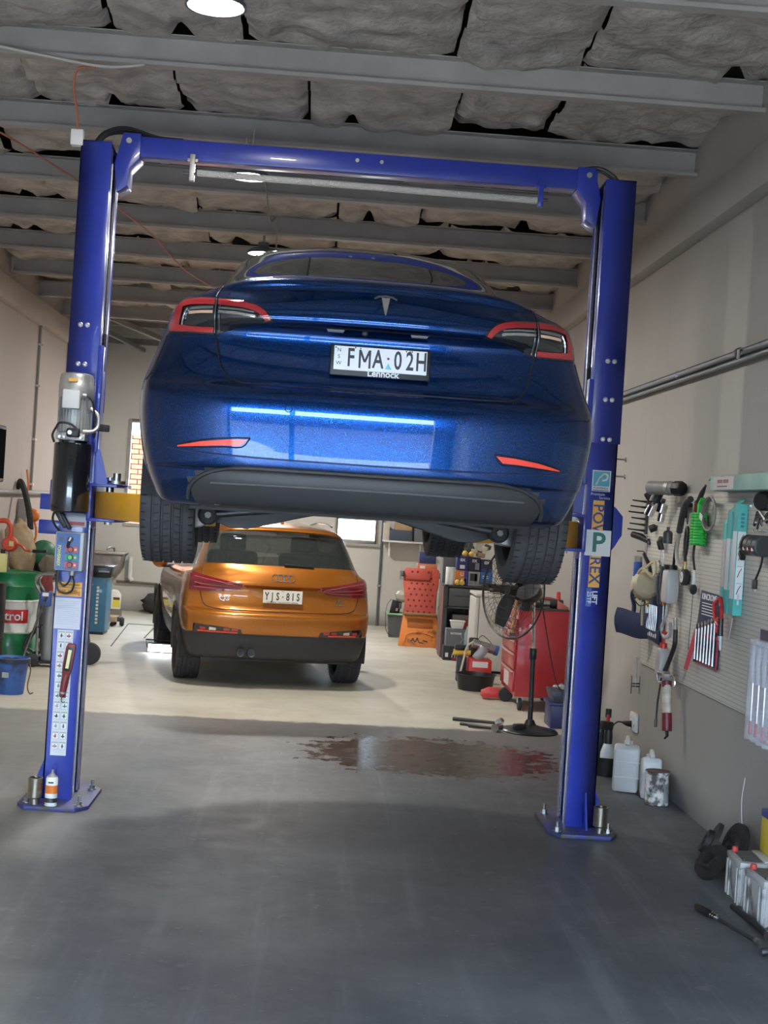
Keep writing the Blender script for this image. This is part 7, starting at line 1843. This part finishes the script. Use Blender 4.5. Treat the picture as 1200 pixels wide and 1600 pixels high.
carton('plain brown box at the bottom of the stack behind the creeper', 1.50, 18.62, 0.0, 0.30, 0.26, 0.95, (0.30, 0.21, 0.13), group='boxes stacked behind the creeper')
t = thing('conduit_post', 'thin dark conduit running down the back wall beside the window', 'pipe', (0.985, 20.97, 0))
MB().cyl((0, 0, 0.0), (0, 0, 3.6), 0.018, n=10).build('pipe_run', M_pipe, t)
for z in (0.6, 1.6, 2.6):
    MB().bx(-0.03, 0.03, -0.02, 0.025, z - 0.015, z + 0.015).build('saddle', M_steel, t)

# ================================================================== LEFT SIDE
t = thing('oil_drum', 'green white and red oil drum standing against the left wall', 'drum', (-3.05, 14.45, 0))
M_dg = mat('drum_green', (0.010, 0.16, 0.055), 0.35, var=0.1, coat=0.2)
M_dw = mat('drum_white', (0.62, 0.61, 0.56), 0.4, var=0.06)
M_dr = mat('drum_red', (0.48, 0.025, 0.03), 0.4)
RD = 0.287
MB().lathe([(0.0, 0.02), (RD - 0.004, 0.02), (RD + 0.004, 0.0), (RD + 0.004, 0.012), (RD - 0.002, 0.02), (RD - 0.002, 0.28)], 48).build('lower_shell', M_dg, t)
MB().lathe([(RD - 0.002, 0.28), (RD + 0.007, 0.295), (RD - 0.002, 0.31), (RD - 0.002, 0.585), (RD + 0.007, 0.60), (RD - 0.002, 0.615)], 48).build('middle_shell', M_dw, t)
MB().lathe([(RD - 0.002, 0.615), (RD - 0.002, 0.74), (RD + 0.003, 0.75), (RD - 0.002, 0.76), (RD - 0.002, 0.865), (RD + 0.005, 0.875), (RD + 0.005, 0.885), (RD - 0.004, 0.888), (RD - 0.012, 0.875), (0.0, 0.872)], 48).build('upper_shell', M_dg, t)
MB().grid(lambda u, v: ((RD + 0.0005) * math.cos(R(200 + 120 * u)), (RD + 0.0005) * math.sin(R(200 + 120 * u)), lerp(0.385, 0.52, v)), 24, 1).build('red_band', M_dr, t)
mt_ = text_mesh('Castrol', 0.125, 0.0005, 0.002)
for v in mt_.vertices:
    x, y, z = v.co
    a = R(272) + x / RD
    v.co = ((RD + 0.0015 + z * 0.5) * math.cos(a), (RD + 0.0015 + z * 0.5) * math.sin(a), 0.452 + y)
mt_.materials.clear(); mt_.materials.append(M_paper)
link('lettering', mt_, t)
for k in range(3):
    MB().grid(lambda u, v: ((RD + 0.0005) * math.cos(R(238 + 20 * u)), (RD + 0.0005) * math.sin(R(238 + 20 * u)), lerp(0.655 + 0.03 * k, 0.668 + 0.03 * k, v)), 6, 1).build('small_print', M_paper, t)
t = thing('drum_pump', 'orange-red rotary hand pump mounted on the oil drum', 'pump', (-3.10, 14.40, 0.872))
MB().tube([(0, 0, 0.0), (0, 0, 0.22)], 0.021, 10).build('stand_pipe', M_steel, t)
M_pr = mat('pump_red', (0.52, 0.06, 0.03), 0.4)
MB().lathe([(0.0, -0.05), (0.06, -0.05), (0.078, -0.03), (0.078, 0.03), (0.06, 0.05), (0, 0.05)], 24, axis='Y', c=(0.02, 0, 0.29)).build('pump_body', M_pr, t)
MB().tube(cr([(0.02, 0, 0.36), (0.02, 0, 0.46), (-0.03, 0, 0.52), (-0.12, 0, 0.51), (-0.2, 0, 0.46)], 6), 0.026, 10).build('spout', M_pr, t)
MB().tube(cr([(0.08, -0.04, 0.30), (0.15, -0.05, 0.28), (0.19, -0.05, 0.24), (0.24, -0.05, 0.235)], 5), 0.013, 8).build('crank', M_pr, t)
MB().tube([(0.24, -0.05, 0.235), (0.26, -0.05, 0.235)], 0.014, 8).build('crank_bolt', M_bolt, t)
MB().tube([(0.26, -0.05, 0.235), (0.40, -0.05, 0.24)], 0.016, 8).build('crank_grip', M_black, t)
MB().box((0.045, -0.055, 0.295), (0.045, 0.006, 0.05)).build('maker_plate', mat('plate_olive', (0.5, 0.45, 0.15), 0.4), t)
t = thing('yellow_jug', 'pale yellow oil jug on the drum at the picture edge', 'jug', (-3.135, 14.22, 0.872))
MB().bx(-0.09, 0.07, -0.05, 0.05, 0.0, 0.20).build('jug_body', mat('jug_yellow', (0.62, 0.58, 0.22), 0.45), t, bev=0.02)
MB().cyl((0.03, 0, 0.2), (0.03, 0, 0.24), 0.022, n=12).build('cap', M_black, t)
t = thing('waste_drum', 'black drum edge standing in front of the green drum', 'drum', (-3.145, 13.72, 0))
MB().lathe([(0.0, 0.01), (0.20, 0.01), (0.205, 0.0), (0.205, 0.02), (0.20, 0.025), (0.20, 0.28), (0.207, 0.29), (0.20, 0.30), (0.20, 0.80), (0.207, 0.81), (0.195, 0.815), (0.0, 0.80)], 36).build('drum_shell', mat('drum_black', (0.014, 0.014, 0.014), 0.5, var=0.3), t)
MB().cyl((0.1, 0, 0.80), (0.1, 0, 0.825), 0.03, n=12).build('bung', M_darksteel, t)
t = thing('blue_bucket', 'dirty blue bucket with wire handle on the floor', 'bucket', (-2.50, 12.05, 0))
M_bk = mat('bucket_blue', (0.035, 0.10, 0.32), 0.5, var=0.15, dirt=(0.03, 0.045, 0.09), dirt_amt=0.5, scale=7)
MB().lathe([(0.0, 0.0), (0.108, 0.0), (0.112, 0.005), (0.138, 0.27), (0.146, 0.275), (0.146, 0.30), (0.152, 0.305), (0.144, 0.308), (0.134, 0.29), (0.105, 0.012), (0, 0.012)], 36).build('bucket_wall', M_bk, t)
MB().lathe([(0.147, 0.268), (0.154, 0.272), (0.154, 0.302), (0.147, 0.306), (0.147, 0.268)], 36).build('dark_rim', mat('bucket_rim', (0.02, 0.025, 0.05), 0.5), t)
MB().tube(cr([(0.15, 0, 0.27), (0.165, -0.02, 0.20), (0.155, -0.06, 0.08), (0.18, -0.08, 0.02), (0.21, -0.09, 0.03)], 6), 0.006, 6).build('wire_handle', mat('rusty_iron', (0.11, 0.085, 0.06), 0.8), t)
MB().box((-0.02, -0.128, 0.17), (0.055, 0.008, 0.045)).build('white_sticker', M_alu, t)
for k in range(5):
    MB().ell((rq.uniform(-0.07, 0.07), rq.uniform(-0.07, 0.07), 0.27), (0.05, 0.05, 0.03)).build('rag', mat('black_rag', (0.015, 0.015, 0.018), 0.9), t)
t = thing('squeegee_handle', 'steel rod leaning out of the blue bucket', 'rod', (-2.50, 12.05, 0.02))
MB().tube([(0.02, 0.02, 0.0), (0.03, 0.4, 0.30), (0.045, 1.05, 0.69)], 0.010, 8).build('rod', M_darksteel, t)
MB().tube([(0.045, 1.05, 0.69), (0.05, 1.10, 0.72)], 0.014, 8).build('rod_end', M_black, t)
# cylinder trolley
t = thing('cylinder_trolley', 'grey gas cylinder on a small tubular hand trolley', 'trolley', (-2.585, 14.0, 0))
MB().lathe([(0.0, 0.06), (0.055, 0.06), (0.062, 0.08), (0.062, 0.60), (0.05, 0.66), (0.02, 0.70), (0.02, 0.74), (0, 0.74)], 24, c=(0.02, 0, 0)).build('cylinder', mat('cylinder_grey', (0.26, 0.265, 0.27), 0.45, 0.3), t)
M_tb = mat('trolley_tube', (0.30, 0.30, 0.29), 0.35, 0.8)
for yy in (-0.10, 0.10):
    MB().tube(cr([(-0.06, yy, 0.08), (-0.075, yy, 0.5), (-0.06, yy, 0.70), (-0.12, yy, 0.82), (-0.08, yy, 0.90), (0.06, yy, 0.91)], 5), 0.014, 8).build('frame_tube', M_tb, t)
    MB().tube(cr([(-0.06, yy, 0.40), (-0.16, yy, 0.28), (-0.19, yy, 0.17), (-0.14, yy, 0.12)], 5), 0.014, 8).build('rear_loop', M_black, t)
    MB().lathe([(0.0, -0.02), (0.05, -0.02), (0.065, -0.012), (0.065, 0.012), (0.05, 0.02), (0, 0.02)], 22, axis='Y', c=(-0.10, yy * 1.3, 0.066)).build('wheel', M_rubber, t)
MB().tube([(0.06, -0.10, 0.91), (0.06, 0.10, 0.91)], 0.014, 8).build('grip_bar', M_black, t)
MB().tube([(-0.06, -0.10, 0.10), (-0.06, 0.10, 0.10)], 0.012, 8).build('axle', M_tb, t)
MB().bx(-0.05, 0.10, -0.10, 0.10, 0.035, 0.06).build('foot_plate', M_black, t)
t = thing('regulator_box', 'blue regulator box hanging on the cylinder trolley', 'regulator', (-2.585, 13.86, 0.60))
MB().bx(-0.055, 0.055, -0.035, 0.035, 0, 0.14).build('box_body', mat('regulator_blue', (0.035, 0.08, 0.30), 0.45), t, bev=0.014)
MB().bx(-0.03, 0.03, -0.037, -0.034, 0.10, 0.135).build('label', M_white, t)
t = thing('trolley_wheel', 'black rubber wheel showing beside the lift post', 'wheel', (-2.20, 14.30, 0.115))
MB().lathe([(0.03, -0.04), (0.09, -0.045), (0.11, -0.035), (0.115, 0.0), (0.11, 0.035), (0.09, 0.045), (0.03, 0.04)], 30, axis='Y').build('tyre', M_rubber, t)
MB().lathe([(0.0, -0.03), (0.035, -0.03), (0.035, 0.03), (0, 0.03)], 16, axis='Y').build('hub', M_steel, t)
MB().tube([(0, 0.05, 0), (-0.06, 0.08, 0.3), (-0.10, 0.08, 0.5)], 0.014, 8).build('leg', M_darksteel, t)
# sacks, rags, dome
def lump(u, v, rx, ry, rz_, sd, k=0.25):
    a, b = 2 * PI * u, PI * v
    q = Vector((math.cos(a) * math.sin(b) * 1.3 + sd, math.sin(a) * math.sin(b) * 1.3, math.cos(b) * 1.3 + sd))
    f = 1 + k * mnoise.fractal(q * 1.4, 1.0, 2.0, 3)
    return (rx * f * math.sin(b) * math.cos(a), ry * f * math.sin(b) * math.sin(a), rz_ + rz_ * f * math.cos(b))
def heap(name, label, cat, loc, r, col, sd, part='cloth', rot=None):
    t = thing(name, label, cat, loc, rot=rot)
    MB().grid(lambda u, v: lump(u, v, r[0], r[1], r[2], sd), 22, 14).build(part, mat('cloth_' + name, col, 0.9, var=0.2, bump=0.4, bscale=40), t, ang=80)
    return t
tb = thing('side_bench', 'low dark bench along the left wall piled with bags and rags', 'bench', (-3.05, 15.6, 0))
MB().bx(-0.28, 0.26, -0.55, 0.75, 0.74, 0.78).build('bench_top', M_darksteel, tb)
for (x, y) in ((-0.24, -0.5), (0.22, -0.5), (-0.24, 0.7), (0.22, 0.7)):
    MB().bx(x - 0.02, x + 0.02, y - 0.02, y + 0.02, 0, 0.74).build('leg', M_darksteel, tb)
MB().bx(-0.25, 0.22, -0.5, 0.7, 0.15, 0.55).build('lower_cupboard', mat('cupboard_black', (0.02, 0.02, 0.022), 0.6), tb)
heap('jute_sack', 'tan cloth sack slumped on the bench behind the drum pump', 'sack', (-3.13, 15.28, 0.785), (0.165, 0.15, 0.29), (0.40, 0.29, 0.17), 2.0, rot=(0, R(-6), 0))
heap('brown_rag', 'bundled brown-grey rag hanging in front of the bench', 'rag', (-2.80, 15.12, 0.785), (0.115, 0.09, 0.13), (0.19, 0.15, 0.115), 6.0)
t = thing('green_helmet', 'dull green rounded cap lying on the bench', 'cap', (-2.94, 15.45, 0.785))
MB().ell((0, 0, 0.24), (0.15, 0.15, 0.16), 22, 12).build('shell', mat('green_cap', (0.03, 0.14, 0.075), 0.5, var=0.1), t)
MB().cyl((0, 0, 0.0), (0, 0, 0.14), 0.10, n=18).build('neck', M_black, t)
heap('red_cloth', 'dark red cloth draped over the bench edge by the drum', 'cloth', (-2.80, 15.02, 0.50), (0.075, 0.05, 0.17), (0.24, 0.05, 0.05), 9.0)
# wall services on the left
t = thing('wall_conduit', 'thin white conduit dropping down the left wall with shiny saddles', 'pipe', (XL + 0.02, 16.5, 0))
MB().cyl((0, 0, 1.69), (0, 0, 3.62), 0.016, n=8).build('pipe_run', mat('conduit_greyish', (0.24, 0.23, 0.22), 0.5), t)
for z in (2.92, 2.30, 1.78, 3.4):
    MB().bx(-0.015, 0.024, -0.03, 0.03, z - 0.012, z + 0.012).build('saddle', M_chrome, t)
t = thing('wall_conduit', 'double conduit further along the left wall', 'pipe', (XL + 0.02, 18.35, 0))
for k, y in enumerate((0.0, 0.16)):
    MB().cyl((0, y, 1.69), (0, y, 3.62), 0.016, n=8).build('pipe_run', MATS['conduit_greyish'], t)
t = thing('trunking', 'level grey pipe running along the left wall at chest height', 'pipe', (XL + 0.03, 15.0, 1.68))
MB().cyl((0, -8, 0), (0, 5.9, 0), 0.028, n=10).build('pipe_run', mat('trunking_grey', (0.30, 0.28, 0.25), 0.5), t)
t = thing('switch_box', 'grey electrical box on the left wall with orange plug leads', 'switch box', (XL, 16.05, 1.46))
MB().bx(0.0, 0.10, -0.13, 0.13, -0.12, 0.15).build('box_body', mat('switch_grey', (0.36, 0.34, 0.31), 0.5), t, bev=0.008)
MB().tube([(0.10, -0.08, 0.02), (0.17, -0.12, 0.0)], [0.04, 0.05], 14).build('orange_plug', M_orange, t)
MB().ell((0.20, -0.15, -0.03), (0.06, 0.06, 0.07)).build('orange_connector', M_orange, t)
MB().tube(cr([(0.20, -0.15, -0.08), (0.23, -0.15, -0.2), (0.21, -0.15, -0.33), (0.12, -0.15, -0.42)], 6), 0.013, 8).build('orange_lead', M_orange, t)
MB().tube(cr([(0.06, 0, 0.15), (0.08, 0, 0.30), (0.05, 0.02, 0.48)], 5), 0.012, 6).build('orange_riser', M_orange, t)
MB().tube(cr([(0.05, -0.1, -0.1), (0.15, -0.16, -0.22), (0.05, -0.2, -0.15), (0.2, -0.1, -0.3)], 6), 0.010, 6).build('dark_lead', M_hose, t)
t = thing('hanging_strap', 'black strap hanging on the left wall beside the switch box', 'strap', (XL + 0.02, 15.78, 1.80))
MB().tube(cr([(0.0, 0.05, -0.08), (0.01, 0.0, 0.0), (0.06, -0.05, -0.03), (0.13, -0.12, -0.18), (0.18, -0.15, -0.36), (0.20, -0.15, -0.52)], 6), [0.02] * 8 + [0.035] * 23, 8).build('strap', mat('strap_black', (0.02, 0.018, 0.017), 0.7), t)
t = thing('wall_screen', 'black framed screen on the left wall at the picture edge', 'screen', (XL, 15.30, 2.08))
MB().bx(0.0, 0.05, -1.3, -0.36, -0.30, 0.29).build('frame', M_black, t, bev=0.02, seg=3)
MB().bx(0.05, 0.053, -1.26, -0.40, -0.26, 0.25).build('glass', mat('screen_glass', (0.008, 0.009, 0.009), 0.8, spec=0.0), t)
# teal machine, jug, sink, rags by the back wall
t = thing('flush_machine', 'teal blue fluid machine cabinet with black top tray', 'machine', (-2.66, 17.3, 0))
MB().bx(-0.16, 0.16, 0.0, 0.42, 0.03, 0.70).build('cabinet', mat('machine_teal', (0.03, 0.17, 0.30), 0.4, coat=0.2), t, bev=0.012)
MB().prism([(-0.17, -0.02, 0.70), (0.20, -0.02, 0.70), (0.22, -0.02, 0.84), (-0.17, -0.02, 0.84)], (0, 0.46, 0)).build('top_tray', mat('tray_black_gloss', (0.012, 0.012, 0.013), 0.25), t, bev=0.01)
MB().bx(0.05, 0.18, -0.024, -0.021, 0.765, 0.785).build('tray_glint', M_alu, t)
MB().bx(-0.125, -0.075, -0.004, 0.0, 0.59, 0.65).build('switch_plate', M_orange, t)
MB().cyl((-0.10, -0.02, 0.62), (-0.10, -0.004, 0.62), 0.02, n=14).build('stop_button', M_red, t)
MB().prism([(-0.055, -0.002, 0.60), (-0.005, -0.002, 0.60), (-0.03, -0.002, 0.645)], (0, 0.002, 0)).build('warning_triangle', mat('warn_yellow', (0.7, 0.6, 0.1), 0.5), t)
for k in range(11):
    MB().bx(0.038, 0.068, -0.0035, 0.0, 0.56 - k * 0.043, 0.588 - k * 0.043).build('print_letter', M_paper, t)
MB().bx(-0.14, 0.14, 0.02, 0.40, 0.0, 0.03).build('plinth', M_black, t)
MB().tube([(-0.17, -0.02, 0.12), (-0.08, -0.10, 0.02)], 0.014, 8).build('red_lever', M_red, t)
t = thing('white_jug', 'white handled jug with yellow and black label by the back wall', 'jug', (-2.75, 19.9, 0.0))
MB().prism([(-0.075, -0.06, 0.10), (0.075, -0.06, 0.10), (0.075, -0.06, 0.31), (0.03, -0.06, 0.37), (-0.05, -0.06, 0.38), (-0.075, -0.06, 0.32)], (0, 0.12, 0)).build('jug_body', M_white, t, bev=0.02, seg=3)
MB().bx(-0.02, 0.07, -0.064, -0.06, 0.14, 0.24).build('yellow_label', mat('label_yellow', (0.72, 0.62, 0.05), 0.5), t)
MB().bx(-0.02, 0.07, -0.064, -0.06, 0.24, 0.275).build('dark_label', mat('label_dark', (0.12, 0.05, 0.03), 0.5), t)
MB().bx(-0.10, 0.09, -0.09, 0.09, 0.0, 0.10).build('stand_block', mat('block_brown', (0.22, 0.18, 0.15), 0.8), t)
t = thing('dolly', 'low wooden dolly with black castor on the back floor', 'dolly', (-2.62, 18.55, 0))
MB().bx(-0.20, 0.10, -0.15, 0.15, 0.06, 0.13).build('deck', mat('dolly_wood', (0.32, 0.23, 0.15), 0.8, var=0.2), t, bev=0.006)
MB().lathe([(0.0, -0.025), (0.05, -0.025), (0.058, 0.0), (0.05, 0.025), (0, 0.025)], 20, axis='X', c=(0.16, 0.0, 0.058)).build('castor', M_rubber, t)
MB().bx(0.09, 0.17, -0.03, 0.03, 0.06, 0.12).build('castor_fork', M_darksteel, t)
for (x, y) in ((-0.14, -0.10), (-0.14, 0.10), (0.05, -0.1), (0.05, 0.1)):
    MB().cyl((x, y - 0.015, 0.03), (x, y + 0.015, 0.03), 0.03, n=14).build('small_castor', M_rubber, t)
t = thing('wash_basin', 'dark stained steel wash basin on the back wall', 'basin', (-3.0, 20.72, 0.52))
MB().prism([(-0.18, -0.2, 0.02), (0.14, -0.2, 0.02), (0.20, -0.2, 0.12), (0.22, -0.2, 0.32), (-0.25, -0.2, 0.32), (-0.22, -0.2, 0.10)], (0, 0.46, 0)).build('bowl', mat('basin_stained', (0.22, 0.19, 0.17), 0.4, 0.4, var=0.3), t, bev=0.02)
MB().bx(-0.27, 0.25, -0.23, 0.27, 0.32, 0.345).build('rim', mat('basin_rim', (0.30, 0.26, 0.20), 0.5), t, bev=0.006)
MB().tube(cr([(0.05, 0.2, 0.34), (0.05, 0.15, 0.40), (0.0, 0.05, 0.41), (-0.03, 0.0, 0.38)], 5), 0.014, 8).build('tap', M_alu, t)
MB().tube([(0.30, 0.2, 0.28), (0.30, 0.2, 0.05), (0.30, 0.2, -0.02), (0.33, 0.22, -0.06)], 0.035, 12).build('waste_pipe', M_white, t)
t = thing('floor_pipe', 'thin grey pipe running along the back wall and bending down', 'pipe', (-2.7, 20.96, 0))
MB().tube(cr([(-0.2, 0, 0.43), (0.3, 0, 0.425), (0.62, 0, 0.41), (0.71, 0, 0.37), (0.72, 0, 0.25), (0.70, 0, 0.14)], 6), 0.017, 8).build('pipe_run', mat('pipe_bronze', (0.18, 0.15, 0.12), 0.5, 0.3), t)
MB().tube([(0.70, 0, 0.14), (0.64, -0.03, 0.10), (0.70, -0.03, 0.02)], 0.022, 8).build('trap', M_alu, t)
heap('floor_rags', 'heap of black rags on the floor against the back wall', 'rags', (-2.22, 20.72, 0.0), (0.26, 0.14, 0.15), (0.035, 0.034, 0.034), 12.0)
t = thing('work_light', 'dazzling white work light lying on the floor beside the orange car', 'lamp', (-1.62, 15.7, 0.0))
MB().bx(-0.17, 0.17, 0.0, 0.05, 0.0, 0.11).build('housing', M_darksteel, t, bev=0.01)
MB().bx(-0.155, 0.155, -0.004, 0.0, 0.015, 0.095).build('led_panel', mat('work_led', (0.93, 0.97, 1.0), 0.3, emit=22.0), t)
MB().tube([(-0.17, 0.025, 0.055), (-0.19, 0.04, 0.14), (0.19, 0.04, 0.14), (0.17, 0.025, 0.055)], 0.008, 6).build('handle', M_black, t)
# leads along the ceiling
t = thing('junction_box', 'white junction box beside the top of the lift post', 'junction box', (-1.475, 7.99, 3.735))
MB().bx(-0.035, 0.035, -0.03, 0.03, -0.045, 0.045).build('box_body', M_white, t, bev=0.006)
MB().bx(0.0, 0.04, -0.01, 0.03, -0.03, -0.01).build('mounting_tab', M_steel, t)
MB().tube(cr([(0.0, 0, 0.045), (-0.015, 0, 0.16), (-0.03, -0.05, 0.28), (0.0, -0.1, 0.36), (0.10, -0.15, 0.36)], 6), 0.007, 6).build('orange_lead', mat('lead_salmon', (0.50, 0.16, 0.09), 0.5), t)
t = thing('ceiling_cable', 'pale cable strung loosely under the front purlin', 'cable', (0, 0, 0))
MB().tube(cr([(-2.2, 7.68, 4.16), (-1.9, 7.70, 4.13), (-1.55, 7.72, 4.09), (-1.3, 7.73, 4.07), (-1.1, 7.74, 4.10), (-1.25, 7.8, 4.12)], 8), 0.009, 6).build('cable', mat('cable_pale', (0.50, 0.46, 0.42), 0.6), t)
t = thing('ceiling_lead', 'orange extension lead crossing the roof to behind the post', 'cable', (0, 0, 0))
MB().tube(cr([(-2.6, 8.6, 4.10), (-2.2, 9.1, 4.02), (-1.9, 10.1, 3.98), (-1.55, 11.7, 3.93), (-1.4, 13.2, 3.88), (-1.2, 14.5, 3.90)], 8), 0.007, 6).build('lead', mat('lead_salmon', (0.50, 0.16, 0.09), 0.5), t)
t = thing('roof_flex', 'thin cord looping between the ceiling lamps and the purlins', 'cord', (-0.56, 9.4, 3.90))
MB().tube(cr([(0.0, 0.10, 0.14), (0.05, 0.5, 0.10), (0.06, 1.25, -0.02), (0.10, 1.6, 0.06), (0.07, 2.6, 0.0), (0.05, 3.6, 0.02)], 8), 0.007, 6).build('cord', mat('cord_grey', (0.20, 0.19, 0.18), 0.6), t)
MB().tube(cr([(-0.03, 0.0, 0.16), (-0.05, -0.25, 0.20), (-0.02, -0.16, 0.06), (0.0, -0.3, 0.25)], 8), 0.006, 6).build('cord_loop', mat('cable_pale', (0.50, 0.46, 0.42), 0.6), t)
